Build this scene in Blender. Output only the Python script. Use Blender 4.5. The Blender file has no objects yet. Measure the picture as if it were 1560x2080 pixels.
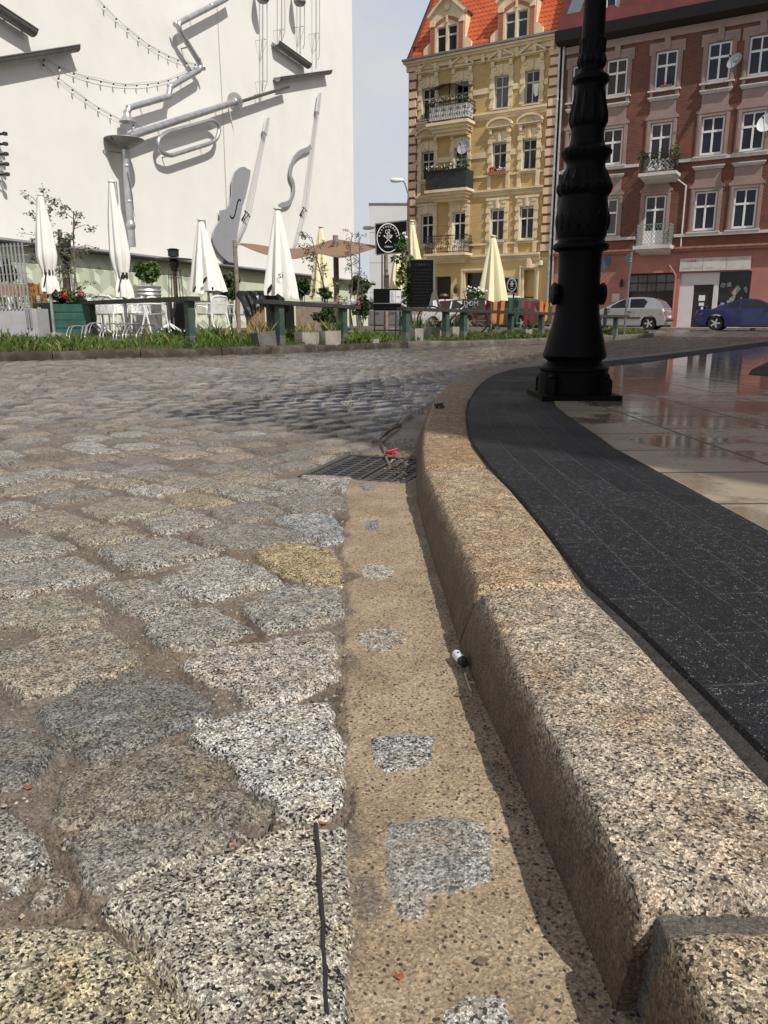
import bpy, bmesh, math, random
import numpy as np
from mathutils import Vector, Matrix
R = math.radians
SC = bpy.context.scene
COL = SC.collection
random.seed(7)

# ---------------------------------------------------------------- camera
CAM_H, PITCH, FPX = 0.54, R(14.04), 1560.0
cd = bpy.data.cameras.new('camera'); cam = bpy.data.objects.new('camera', cd); COL.objects.link(cam)
cam.location = (0, 0, CAM_H); cam.rotation_euler = (R(90) - PITCH, 0, 0)
cd.sensor_fit = 'VERTICAL'; cd.sensor_height = 36.0; cd.lens = 27.0
cd.clip_start = 0.02; cd.clip_end = 3000
SC.camera = cam

# ---------------------------------------------------------------- sky, sun, exposure
SUN_AZ = Vector((0.64, -0.77)).normalized(); SUN_EL = R(48)
SC.view_settings.view_transform = 'Standard'; SC.view_settings.look = 'None'
SC.view_settings.exposure = -0.2; SC.view_settings.gamma = 1.0
world = bpy.data.worlds.new('World'); SC.world = world; world.use_nodes = True
wn = world.node_tree.nodes; wl = world.node_tree.links; wn.clear()
sky = wn.new('ShaderNodeTexSky'); sky.sky_type = 'NISHITA'; sky.sun_disc = False
sky.sun_elevation = SUN_EL; sky.sun_rotation = math.atan2(SUN_AZ.x, SUN_AZ.y)
sky.air_density = 1.0; sky.dust_density = 1.5
wtc = wn.new('ShaderNodeTexCoord')
wmap = wn.new('ShaderNodeMapping'); wmap.inputs['Scale'].default_value = (1.6, 1.6, 3.4); wmap.inputs['Location'].default_value = (0.35, 0.2, 0.1)
wns = wn.new('ShaderNodeTexNoise'); wns.inputs['Scale'].default_value = 2.3; wns.inputs['Detail'].default_value = 7; wns.inputs['Roughness'].default_value = 0.55
wrp = wn.new('ShaderNodeValToRGB'); wrp.color_ramp.elements[0].position = 0.36; wrp.color_ramp.elements[1].position = 0.62
wmx = wn.new('ShaderNodeMixRGB'); wmx.inputs[2].default_value = (9.4, 9.6, 10.0, 1)
wpl = wn.new('ShaderNodeMixRGB'); wpl.inputs[2].default_value = (9.8, 10.5, 11.9, 1)   # thin veil, thicker towards the horizon
wsx = wn.new('ShaderNodeSeparateXYZ'); wmr = wn.new('ShaderNodeMapRange'); wmr.inputs[1].default_value = 0.34; wmr.inputs[2].default_value = 0.68; wmr.inputs[3].default_value = 0.78; wmr.inputs[4].default_value = 0.10
wmr2 = wn.new('ShaderNodeMapRange'); wmr2.inputs[1].default_value = 0.25; wmr2.inputs[2].default_value = 0.75; wmr2.inputs[3].default_value = 1.0; wmr2.inputs[4].default_value = 0.2
wmu = wn.new('ShaderNodeMath'); wmu.operation = 'MULTIPLY'
bg = wn.new('ShaderNodeBackground'); bg.inputs['Strength'].default_value = 0.08
wo = wn.new('ShaderNodeOutputWorld')
wl.new(wtc.outputs['Generated'], wmap.inputs[0]); wl.new(wmap.outputs[0], wns.inputs['Vector']); wl.new(wns.outputs['Fac'], wrp.inputs[0])
wl.new(sky.outputs[0], wpl.inputs[1]); wl.new(wpl.outputs[0], wmx.inputs[1]); wl.new(wrp.outputs[0], wmu.inputs[0]); wl.new(wmu.outputs[0], wmx.inputs[0])
wl.new(wtc.outputs['Generated'], wsx.inputs[0]); wl.new(wsx.outputs[2], wmr.inputs[0]); wl.new(wmr.outputs[0], wpl.inputs[0]); wl.new(wsx.outputs[2], wmr2.inputs[0]); wl.new(wmr2.outputs[0], wmu.inputs[1]); wl.new(wmx.outputs[0], bg.inputs[0]); wl.new(bg.outputs[0], wo.inputs[0])
sd = bpy.data.lights.new('sun', 'SUN'); sd.energy = 4.9; sd.angle = R(0.5); sd.color = (1.0, 0.955, 0.89)
sun = bpy.data.objects.new('sun', sd); COL.objects.link(sun)
SUN_DIR = Vector((SUN_AZ.x * math.cos(SUN_EL), SUN_AZ.y * math.cos(SUN_EL), math.sin(SUN_EL)))
sun.rotation_euler = SUN_DIR.to_track_quat('Z', 'Y').to_euler(); sun.location = (20, -20, 40)
SC.cycles.max_bounces = 6; SC.cycles.diffuse_bounces = 3; SC.cycles.glossy_bounces = 3; SC.cycles.transparent_max_bounces = 6

# ---------------------------------------------------------------- measuring helpers (a pixel of the survey photo -> a place in the world)
def ray(u, v):
    dx = (u - 780) / FPX; dy = (v - 1040) / FPX
    return Vector((dx, math.cos(PITCH) - dy * math.sin(PITCH), -math.sin(PITCH) - dy * math.cos(PITCH)))
def G(u, v, z=0.0):
    d = ray(u, v); t = (z - CAM_H) / d.z
    return Vector((d.x * t, d.y * t, z))
def D(u, v, Y):
    d = ray(u, v); t = Y / d.y
    return Vector((d.x * t, Y, CAM_H + d.z * t))
def XA(u, Y, z=0.3):           # x of the column u at ground distance Y
    dep = Y * math.cos(PITCH) - (z - CAM_H) * math.sin(PITCH)
    return (u - 780) / FPX * dep
class Frame:                    # an upright plane: local x along it, -y out of it, z up
    def __init__(s, o, th): s.o = Vector((o[0], o[1], 0)); s.th = th; s.X = Vector((math.cos(th), math.sin(th), 0)); s.N = Vector((math.sin(th), -math.cos(th), 0))
    def at(s, u, v, off=0.0):
        d = ray(u, v); c = Vector((0, 0, CAM_H)); O = s.o + s.N * off
        t = (O - c).dot(s.N) / d.dot(s.N); P = c + d * t
        return Vector(((P - O).dot(s.X), -off, P.z))
    def world(s, p): return s.o + s.X * p[0] - s.N * p[1] + Vector((0, 0, p[2]))

# ---------------------------------------------------------------- objects
def thing(name, label, cat, loc=(0, 0, 0), rz=0.0, group=None):
    o = bpy.data.objects.new(name, None); COL.objects.link(o); o.empty_display_size = 0.1
    o.location = loc; o.rotation_euler = (0, 0, rz)
    if label: o['label'] = label
    if cat: o['category'] = cat
    if group: o['group'] = group
    return o
def tag(o, label, cat, group=None):
    o['label'] = label; o['category'] = cat
    if group: o['group'] = group
    return o
def struct(o): o['kind'] = 'structure'; return o
def stuff(o): o['kind'] = 'stuff'; return o
def dup(root, loc, rz=None, label=None, group=None, scale=None):
    def cp(o, par):
        c = o.copy(); COL.objects.link(c)
        if par is not None: c.parent = par
        for k in o.children: cp(k, c)
        return c
    r = cp(root, None); r.location = loc
    if rz is not None: r.rotation_euler = (0, 0, rz)
    if label: r['label'] = label
    if group: r['group'] = group
    if scale: r.scale = scale if hasattr(scale, '__len__') else (scale,) * 3
    return r
def nrm(a):
    return a / max(1e-9, np.linalg.norm(a))
class MB:
    def __init__(s): s.v = []; s.f = []; s.m = []; s.mi = 0
    def add(s, vs, fs, mi=None):
        b = len(s.v); s.v.extend([tuple(p) for p in vs]); s.f.extend([tuple(i + b for i in f) for f in fs])
        s.m.extend([s.mi if mi is None else mi] * len(fs)); return s
    def box(s, x0, x1, y0, y1, z0, z1, mi=None):
        return s.add([(x0, y0, z0), (x1, y0, z0), (x1, y1, z0), (x0, y1, z0), (x0, y0, z1), (x1, y0, z1), (x1, y1, z1), (x0, y1, z1)],
                     [(0, 3, 2, 1), (4, 5, 6, 7), (0, 1, 5, 4), (1, 2, 6, 5), (2, 3, 7, 6), (3, 0, 4, 7)], mi)
    def hexa(s, bot, top, mi=None):
        return s.add(list(bot) + list(top), [(0, 3, 2, 1), (4, 5, 6, 7), (0, 1, 5, 4), (1, 2, 6, 5), (2, 3, 7, 6), (3, 0, 4, 7)], mi)
    def obox(s, c, size, M=None, mi=None):
        hx, hy, hz = [q / 2 for q in size]; M = M or Matrix.Identity(3); c = Vector(c)
        P = [c + M @ Vector(p) for p in ((-hx, -hy, -hz), (hx, -hy, -hz), (hx, hy, -hz), (-hx, hy, -hz), (-hx, -hy, hz), (hx, -hy, hz), (hx, hy, hz), (-hx, hy, hz))]
        return s.hexa(P[:4], P[4:], mi)
    def bar(s, a, b, w, h=None, mi=None, up=(0, 0, 1)):
        a, b = Vector(a), Vector(b); d = (b - a); L = d.length; d.normalize(); up = Vector(up)
        if abs(d.dot(up)) > 0.98: up = Vector((0, 1, 0))
        sx = d.cross(up).normalized(); uz = sx.cross(d)
        M = Matrix((sx, d, uz)).transposed()
        return s.obox((a + b) / 2, (w, L, h or w), M, mi)
    def tube(s, pts, r, n=8, cap=True, mi=None):
        P = [np.array(p, float) for p in pts]; k = len(P); rs = list(r) if hasattr(r, '__len__') else [r] * k
        T = [nrm(P[min(i + 1, k - 1)] - P[max(i - 1, 0)]) for i in range(k)]
        u = np.cross(T[0], (0, 0, 1)); u = nrm(u) if np.linalg.norm(u) > 1e-3 else np.array((1., 0, 0))
        vs, fs = [], []
        for i in range(k):
            u = nrm(u - T[i] * np.dot(u, T[i])); w = np.cross(T[i], u)
            for j in range(n):
                a = 2 * math.pi * j / n; vs.append(P[i] + (u * math.cos(a) + w * math.sin(a)) * rs[i])
        for i in range(k - 1):
            for j in range(n): a = i * n + j; b = i * n + (j + 1) % n; fs.append((a, b, b + n, a + n))
        if cap: fs.append(tuple(range(n))[::-1]); fs.append(tuple(range((k - 1) * n, k * n)))
        return s.add(vs, fs, mi)
    def lathe(s, prof, n=20, o=(0, 0, 0), M=None, mi=None, fold=None, cap=True):
        o = Vector(o); vs, fs = [], []
        for i, (r, z) in enumerate(prof):
            for j in range(n):
                a = 2 * math.pi * j / n; q = r * (fold(a, i) if fold else 1.0)
                p = Vector((q * math.cos(a), q * math.sin(a), z)); vs.append(o + (M @ p if M else p))
        for i in range(len(prof) - 1):
            for j in range(n): a = i * n + j; b = i * n + (j + 1) % n; fs.append((a, b, b + n, a + n))
        if cap: fs.append(tuple(range(n))[::-1]); fs.append(tuple(range((len(prof) - 1) * n, len(prof) * n)))
        return s.add(vs, fs, mi)
    def prism(s, poly, y0, y1, mi=None):     # polygon in x,z pulled along y
        n = len(poly); A = sum(poly[i][0] * poly[(i + 1) % n][1] - poly[(i + 1) % n][0] * poly[i][1] for i in range(n))
        if A < 0: poly = poly[::-1]
        vs = [(x, y0, z) for x, z in poly] + [(x, y1, z) for x, z in poly]
        fs = [tuple(range(n)), tuple(range(n, 2 * n))[::-1]] + [((i + 1) % n, i, i + n, (i + 1) % n + n) for i in range(n)]
        return s.add(vs, fs, mi)
    def slab(s, poly, z0, z1, mi=None):      # polygon in x,y pulled up
        n = len(poly); A = sum(poly[i][0] * poly[(i + 1) % n][1] - poly[(i + 1) % n][0] * poly[i][1] for i in range(n))
        if A < 0: poly = poly[::-1]
        vs = [(x, y, z0) for x, y in poly] + [(x, y, z1) for x, y in poly]
        fs = [tuple(range(n))[::-1], tuple(range(n, 2 * n))] + [(i, (i + 1) % n, (i + 1) % n + n, i + n) for i in range(n)]
        return s.add(vs, fs, mi)
    def ribbon(s, pts, w, y0, y1, mi=None):  # a band of width w along a line in x,z, pulled along y
        P = [np.array(p, float) for p in pts]; k = len(P); L, Rr = [], []
        for i in range(k):
            t = nrm(P[min(i + 1, k - 1)] - P[max(i - 1, 0)]); nn = np.array((-t[1], t[0])) * w / 2
            L.append(P[i] + nn); Rr.append(P[i] - nn)
        for i in range(k - 1):
            q = [L[i], Rr[i], Rr[i + 1], L[i + 1]]
            s.hexa([(p[0], y0, p[1]) for p in q], [(p[0], y1, p[1]) for p in q], mi)
        return s
    def build(s, name, mats, parent=None, w=False, smooth=None, loc=None):
        me = bpy.data.meshes.new(name); vs = s.v
        off = Vector(parent.location) if (w and parent is not None) else (Vector(loc) if loc is not None else None)
        if off is not None: vs = [(p[0] - off.x, p[1] - off.y, p[2] - off.z) for p in vs]
        me.from_pydata(vs, [], s.f)
        ms = mats if isinstance(mats, (list, tuple)) else [mats]
        for m in ms: me.materials.append(m)
        if len(ms) > 1: me.polygons.foreach_set('material_index', s.m)
        if smooth is not None:
            me.shade_smooth()
            if smooth < 180: me.set_sharp_from_angle(angle=R(smooth))
        me.update()
        o = bpy.data.objects.new(name, me); COL.objects.link(o)
        if parent is not None: o.parent = parent
        if loc is not None: o.location = loc
        return o
def text_geo(txt, size):         # letters as flat faces in x,y; origin at the left of the base line
    cu = bpy.data.curves.new('letters', 'FONT'); cu.body = txt; cu.size = size; cu.resolution_u = 3
    o = bpy.data.objects.new('letters', cu); COL.objects.link(o)
    me = bpy.data.meshes.new_from_object(o.evaluated_get(bpy.context.evaluated_depsgraph_get()))
    vs = [tuple(v.co) for v in me.vertices]; fs = [tuple(p.vertices) for p in me.polygons]
    bpy.data.objects.remove(o); bpy.data.curves.remove(cu); bpy.data.meshes.remove(me)
    return vs, fs
def add_text(mb, txt, size, fn, mi=None, center=True):   # fn maps (x,y) of a letter to a 3-D point
    vs, fs = text_geo(txt, size)
    if not vs: return
    cx = (max(v[0] for v in vs) + min(v[0] for v in vs)) / 2 if center else 0
    mb.add([fn(v[0] - cx, v[1]) for v in vs], fs, mi)

# ---------------------------------------------------------------- materials
class NT:
    def __init__(s, name):
        s.m = bpy.data.materials.new(name); s.m.use_nodes = True; s.n = s.m.node_tree.nodes; s.l = s.m.node_tree.links
        s.b = s.n['Principled BSDF']
    def new(s, t, **k):
        n = s.n.new(t)
        for a, v in k.items():
            if hasattr(n, a): setattr(n, a, v)
        return n
    def lk(s, a, b): s.l.new(a, b)
    def val(s, sock, v):
        if hasattr(v, 'is_output') or isinstance(v, bpy.types.NodeSocket): s.l.new(v, sock)
        else: sock.default_value = v if not (isinstance(v, tuple) and len(v) == 3) else (*v, 1)
    def coord(s, kind='Object', scale=None):
        tc = s.new('ShaderNodeTexCoord'); o = tc.outputs[kind]
        if scale is not None:
            mp = s.new('ShaderNodeMapping'); mp.inputs['Scale'].default_value = scale if hasattr(scale, '__len__') else (scale,) * 3
            s.lk(o, mp.inputs[0]); o = mp.outputs[0]
        return o
    def pos(s, scale=1.0):
        g = s.new('ShaderNodeNewGeometry'); mp = s.new('ShaderNodeMapping'); mp.inputs['Scale'].default_value = scale if hasattr(scale, '__len__') else (scale,) * 3
        s.lk(g.outputs['Position'], mp.inputs[0]); return mp.outputs[0]
    def noise(s, vec, scale, detail=4, rough=0.55, dist=0.0, col=False):
        n = s.new('ShaderNodeTexNoise'); n.inputs['Scale'].default_value = scale; n.inputs['Detail'].default_value = detail
        n.inputs['Roughness'].default_value = rough; n.inputs['Distortion'].default_value = dist
        if vec is not None: s.lk(vec, n.inputs['Vector'])
        return n.outputs['Color' if col else 'Fac']
    def voro(s, vec, scale, feat='F1', out='Distance', rnd=1.0):
        n = s.new('ShaderNodeTexVoronoi'); n.feature = feat; n.inputs['Scale'].default_value = scale; n.inputs['Randomness'].default_value = rnd
        if vec is not None: s.lk(vec, n.inputs['Vector'])
        return n.outputs[out]
    def ramp(s, fac, stops, const=False):
        r = s.new('ShaderNodeValToRGB'); e = r.color_ramp.elements
        if const: r.color_ramp.interpolation = 'CONSTANT'
        while len(e) > 1: e.remove(e[-1])
        for i, (p, c) in enumerate(stops):
            c = (c, c, c, 1) if not isinstance(c, tuple) else (*c[:3], 1)
            if i == 0: e[0].position = p; e[0].color = c
            else: q = e.new(p); q.color = c
        s.lk(fac, r.inputs[0]); return r.outputs[0]
    def mix(s, fac, a, b, mode='MIX'):
        n = s.new('ShaderNodeMixRGB', blend_type=mode); s.val(n.inputs[0], fac); s.val(n.inputs[1], a); s.val(n.inputs[2], b); return n.outputs[0]
    def math(s, op, a, b=0.0):
        n = s.new('ShaderNodeMath', operation=op); s.val(n.inputs[0], a); s.val(n.inputs[1], b); return n.outputs[0]
    def bump(s, h, strength=0.3, dist=0.01, base=None):
        n = s.new('ShaderNodeBump'); n.inputs['Strength'].default_value = strength; n.inputs['Distance'].default_value = dist
        s.lk(h, n.inputs['Height'])
        if base is not None: s.lk(base, n.inputs['Normal'])
        return n.outputs[0]
    def attr(s, name, out='Color'):
        a = s.new('ShaderNodeAttribute'); a.attribute_name = name; return a.outputs[out]
    def set(s, **k):
        for a, v in k.items(): s.val(s.b.inputs[{'color': 'Base Color', 'rough': 'Roughness', 'metal': 'Metallic', 'normal': 'Normal', 'spec': 'Specular IOR Level', 'coat': 'Coat Weight', 'emit': 'Emission Color', 'es': 'Emission Strength', 'coatr': 'Coat Roughness'}[a]], v)
        return s.m
def mk(name, col, rough=0.6, metal=0.0, var=0.18, scale=6.0, bump=0.0, bscale=60.0, dirt=None, spec=None, coord='Object'):
    t = NT(name); c = t.coord(coord)
    n = t.noise(c, scale, 6, 0.6)
    lo = tuple(x * (1 - var) for x in col); hi = tuple(min(1, x * (1 + var)) for x in col)
    o = t.ramp(n, [(0.3, lo), (0.7, hi)])
    if dirt:
        d = t.noise(c, scale * 0.35, 8, 0.7, 0.6); o = t.mix(t.ramp(d, [(0.5, 0.0), (0.72, dirt[1])]), o, dirt[0])
    t.set(color=o, rough=rough, metal=metal)
    if spec is not None: t.set(spec=spec)
    if bump: t.set(normal=t.bump(t.noise(c, bscale, 5, 0.6), bump, 0.02))
    return t.m
M = {}
M['plaster'] = mk('white_plaster', (0.80, 0.78, 0.735), 0.85, var=0.03, scale=0.9, bump=0.15, bscale=40, dirt=((0.70, 0.675, 0.62), 0.5))
M['mural_base'] = mk('pale_green_paint', (0.56, 0.62, 0.44), 0.8, var=0.05, scale=2)
M['mural_light'] = mk('mural_light_green', (0.66, 0.73, 0.54), 0.8, var=0.04, scale=3)
M['mural_mid'] = mk('mural_mid_green', (0.50, 0.55, 0.40), 0.8, var=0.04, scale=3)
M['mural_grey'] = mk('mural_grey_green', (0.40, 0.42, 0.33), 0.8, var=0.04, scale=3)
M['zinc'] = mk('galvanised_steel', (0.50, 0.51, 0.52), 0.42, 0.75, 0.22, 5, 0.05, 30)
M['zinc_dull'] = mk('weathered_zinc', (0.22, 0.22, 0.215), 0.55, 0.6, 0.25, 4)
M['zinc_paint'] = mk('grey_painted_panel', (0.34, 0.35, 0.37), 0.55, 0.2, 0.06, 3)
M['wire'] = mk('steel_wire', (0.55, 0.55, 0.55), 0.35, 0.8, 0.05)
M['iron'] = mk('black_iron_paint', (0.002, 0.002, 0.0022), 0.55, 0.0, 0.3, 8, 0.12, 50, spec=0.12)
M['dark_metal'] = mk('dark_metal', (0.03, 0.03, 0.032), 0.5, 0.3, 0.2)
M['grate'] = mk('cast_iron_grate', (0.085, 0.085, 0.088), 0.45, 0.6, 0.3, 30, 0.3, 200, dirt=((0.16, 0.13, 0.10), 0.6))
M['hole'] = mk('drain_dark', (0.008, 0.008, 0.008), 0.9)
M['fabric_white'] = mk('white_canvas', (0.80, 0.78, 0.73), 0.9, var=0.03, scale=4, bump=0.1, bscale=25)
M['fabric_cream'] = mk('cream_canvas', (0.78, 0.72, 0.47), 0.9, var=0.04, scale=4, bump=0.1, bscale=25)
M['sail'] = mk('tan_sail_cloth', (0.22, 0.135, 0.08), 0.9, var=0.08, scale=3)
M['tarp'] = mk('black_tarpaulin', (0.012, 0.014, 0.012), 0.35, var=0.4, scale=6, bump=0.6, bscale=9)
M['black'] = mk('black_board', (0.004, 0.004, 0.0045), 0.6, var=0.2, spec=0.12)
M['strap'] = mk('black_strap', (0.02, 0.02, 0.02), 0.7)
M['white_ink'] = mk('white_lettering', (0.82, 0.82, 0.80), 0.6, var=0.02)
M['black_ink'] = mk('black_lettering', (0.012, 0.012, 0.012), 0.7, var=0.02)
M['grey_ink'] = mk('grey_lettering', (0.10, 0.10, 0.11), 0.7, var=0.02)
M['red_ink'] = mk('red_lettering', (0.45, 0.06, 0.05), 0.7, var=0.02)
M['chalk'] = mk('chalk', (0.05, 0.05, 0.048), 0.9, var=0.2)
M['paper'] = mk('white_paper', (0.72, 0.72, 0.74), 0.8, var=0.03)
M['tan_board'] = mk('tan_notice', (0.68, 0.55, 0.42), 0.8, var=0.04)
M['plastic'] = mk('white_plastic', (0.80, 0.80, 0.79), 0.4, var=0.03)
M['plastic_shade'] = mk('grey_plastic', (0.42, 0.42, 0.40), 0.45, var=0.08)
M['wood'] = mk('weathered_wood', (0.26, 0.20, 0.155), 0.85, var=0.3, scale=9, bump=0.3, bscale=30)
M['wood_orange'] = mk('varnished_wood', (0.36, 0.17, 0.055), 0.6, var=0.3, scale=9)
M['rail_top'] = mk('dark_rail_board', (0.035, 0.034, 0.032), 0.6, var=0.35, scale=8, bump=0.2, bscale=40, dirt=((0.08, 0.09, 0.06), 0.5))
M['green_wood'] = mk('green_painted_wood', (0.035, 0.075, 0.052), 0.6, var=0.3, scale=7, bump=0.2, bscale=40, dirt=((0.11, 0.11, 0.09), 0.7))
M['green_bright'] = mk('green_picket_paint', (0.012, 0.10, 0.05), 0.55, var=0.2)
M['red_picket'] = mk('red_picket_paint', (0.55, 0.018, 0.018), 0.5, var=0.15)
M['darkred_picket'] = mk('dark_red_picket_paint', (0.22, 0.010, 0.014), 0.5, var=0.15)
M['orange_picket'] = mk('orange_picket_paint', (0.72, 0.20, 0.03), 0.5, var=0.15)
M['concrete'] = mk('concrete', (0.34, 0.31, 0.27), 0.9, var=0.2, scale=8, bump=0.5, bscale=50, dirt=((0.16, 0.14, 0.11), 0.8))
M['concrete_dark'] = mk('stained_concrete', (0.14, 0.13, 0.12), 0.9, var=0.3, scale=7, bump=0.5, bscale=50)
M['kerb_far'] = mk('mossy_kerb', (0.042, 0.031, 0.022), 0.9, var=0.5, scale=5, bump=0.4, bscale=30, dirt=((0.24, 0.22, 0.19), 0.5))
M['kerb_grey'] = mk('grey_kerb', (0.10, 0.088, 0.076), 0.9, var=0.35, scale=5, bump=0.4, bscale=30, dirt=((0.34, 0.31, 0.28), 0.5))
M['soil'] = mk('soil', (0.09, 0.07, 0.045), 0.95, var=0.4, scale=5, bump=0.6, bscale=30)
def foliage(name, a, b, sc=2.5):
    t = NT(name); g = t.new('ShaderNodeNewGeometry')
    n = t.math('ADD', t.math('MULTIPLY', g.outputs['Random Per Island'], 0.6), t.math('MULTIPLY', t.noise(t.coord(), sc, 3), 0.4))
    t.set(color=t.ramp(n, [(0.15, a), (0.85, b)]), rough=0.5, spec=0.3)
    t.b.inputs['Transmission Weight'].default_value = 0.0
    return t.m
M['leaf_birch'] = foliage('birch_leaves', (0.06, 0.085, 0.03), (0.19, 0.21, 0.10))
M['leaf_dark'] = foliage('dark_leaves', (0.018, 0.035, 0.014), (0.06, 0.10, 0.035))
M['leaf_mid'] = foliage('green_leaves', (0.03, 0.07, 0.015), (0.10, 0.18, 0.045))
M['leaf_ivy'] = foliage('variegated_leaves', (0.05, 0.08, 0.03), (0.32, 0.30, 0.10))
M['leaf_olive'] = foliage('olive_leaves', (0.06, 0.06, 0.02), (0.16, 0.16, 0.06))
M['grass'] = foliage('grass_blades', (0.018, 0.045, 0.008), (0.15, 0.22, 0.045), 0.9)
M['grass_dry'] = foliage('dry_grass', (0.12, 0.12, 0.03), (0.34, 0.30, 0.10))
M['flower_white'] = mk('white_petals', (0.75, 0.75, 0.74), 0.7)
M['flower_pink'] = mk('pink_petals', (0.70, 0.05, 0.20), 0.6)
M['flower_red'] = mk('red_petals', (0.62, 0.02, 0.03), 0.6)
M['bark'] = mk('bark', (0.16, 0.14, 0.12), 0.9, var=0.4, scale=20)
M['terracotta'] = mk('terracotta', (0.33, 0.13, 0.07), 0.8)
def glass(name, a, b, sc=0.8):
    t = NT(name); n = t.noise(t.coord('Object', (1, 1, 1)), sc, 2)
    t.set(color=t.ramp(n, [(0.35, a), (0.65, b)]), rough=0.04, spec=0.35, coat=0.0, normal=t.bump(t.noise(t.coord(), 1.4, 2), 0.06, 0.05)); return t.m
M['glass'] = glass('window_glass', (0.004, 0.0045, 0.005), (0.022, 0.022, 0.024))
M['glass_blue'] = glass('window_glass_blue', (0.006, 0.007, 0.015), (0.022, 0.025, 0.048))
M['glass_grey'] = glass('net_curtained_glass', (0.045, 0.045, 0.048), (0.11, 0.11, 0.115))
M['car_glass'] = glass('car_glass', (0.012, 0.014, 0.015), (0.03, 0.03, 0.032))
M['frame_white'] = mk('white_window_paint', (0.74, 0.74, 0.74), 0.45, var=0.05)
M['frame_old'] = mk('old_window_paint', (0.46, 0.46, 0.45), 0.6, var=0.25, scale=8)
M['dark_wood'] = mk('dark_door', (0.022, 0.016, 0.013), 0.5, var=0.3)
M['brown_door'] = mk('brown_door', (0.10, 0.035, 0.014), 0.5, var=0.3)
def brick_mat(name, c1, c2, mortar, bw, bh, ms=0.012, rough=0.85, bump=0.35, dirt=None, sq=0.5):
    t = NT(name); o = t.coord('Object'); sx = t.new('ShaderNodeSeparateXYZ'); t.lk(o, sx.inputs[0]); cb = t.new('ShaderNodeCombineXYZ')
    t.lk(t.math('ADD', sx.outputs[0], sx.outputs[1]), cb.inputs[0]); t.lk(sx.outputs[2], cb.inputs[1])
    b = t.new('ShaderNodeTexBrick'); b.inputs['Scale'].default_value = 1.0; b.inputs['Brick Width'].default_value = bw; b.inputs['Row Height'].default_value = bh
    b.inputs['Mortar Size'].default_value = ms; b.inputs['Mortar Smooth'].default_value = 0.2; b.inputs['Bias'].default_value = 0.0
    b.inputs['Color1'].default_value = (*c1, 1); b.inputs['Color2'].default_value = (*c2, 1); b.inputs['Mortar'].default_value = (*mortar, 1)
    t.lk(cb.outputs[0], b.inputs['Vector'])
    col = t.mix(t.ramp(t.noise(o, 1.1, 8, 0.65), [(0.35, 0.0), (0.75, 0.55)]), b.outputs['Color'], tuple(x * 0.6 for x in c1), 'MIX')
    if dirt: col = t.mix(t.ramp(t.noise(o, 0.7, 9, 0.7, 0.8), [(0.48, 0.0), (0.66, dirt[1])]), col, dirt[0])
    t.set(color=col, rough=rough, normal=t.bump(t.math('SUBTRACT', 1.0, b.outputs['Fac']), bump, 0.02)); return t.m
M['brick_yellow'] = brick_mat('yellow_brick', (0.62, 0.44, 0.19), (0.54, 0.365, 0.145), (0.40, 0.27, 0.12), 0.27, 0.085, 0.010)
M['brick_red'] = brick_mat('red_brick', (0.168, 0.054, 0.032), (0.10, 0.035, 0.024), (0.17, 0.11, 0.085), 0.26, 0.085, 0.011, dirt=((0.215, 0.072, 0.042), 0.75))
M['brick_trim'] = brick_mat('red_brick_trim', (0.42, 0.10, 0.045), (0.33, 0.07, 0.035), (0.40, 0.28, 0.2), 0.24, 0.08)
M['brick_dark'] = brick_mat('dark_brick', (0.20, 0.09, 0.06), (0.15, 0.06, 0.045), (0.2, 0.16, 0.13), 0.26, 0.085)
M['stucco'] = mk('cream_stucco', (0.70, 0.575, 0.375), 0.85, var=0.10, scale=2.2, bump=0.2, bscale=30, dirt=((0.40, 0.28, 0.13), 0.5))
M['stucco_pink'] = mk('pinkish_quoin', (0.68, 0.50, 0.34), 0.85, var=0.08, scale=2.5)
M['quoin_gap'] = mk('red_brown_quoin_joint', (0.26, 0.11, 0.06), 0.9, var=0.2)
M['stucco_yellow'] = mk('yellow_stucco', (0.63, 0.46, 0.21), 0.85, var=0.08, scale=1.5, dirt=((0.42, 0.28, 0.11), 0.4))
M['trim_mauve'] = mk('mauve_stucco', (0.30, 0.215, 0.19), 0.9, var=0.12, scale=2.5, bump=0.2, bscale=30, dirt=((0.20, 0.13, 0.10), 0.6))
M['pink'] = mk('salmon_stucco', (0.40, 0.170, 0.138), 0.85, var=0.14, scale=1.2, bump=0.15, bscale=30, dirt=((0.30, 0.12, 0.09), 0.55))
M['eave'] = mk('black_eave', (0.006, 0.005, 0.005), 0.7, var=0.3)
M['white_wall'] = mk('white_shopfront', (0.62, 0.58, 0.60), 0.7, var=0.05, scale=2)
M['ledge'] = mk('white_ledge', (0.55, 0.52, 0.49), 0.75, var=0.12, scale=4, dirt=((0.22, 0.18, 0.15), 0.5))
M['roof_dark'] = mk('dark_red_metal_roof', (0.10, 0.020, 0.016), 0.6, 0.0, 0.3, 1.5)
M['roof_grey'] = mk('grey_zinc_roof', (0.22, 0.25, 0.27), 0.4, 0.5, 0.15)
M['far_wall'] = mk('far_pale_wall', (0.60, 0.61, 0.60), 0.85, var=0.04, scale=0.5)
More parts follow.
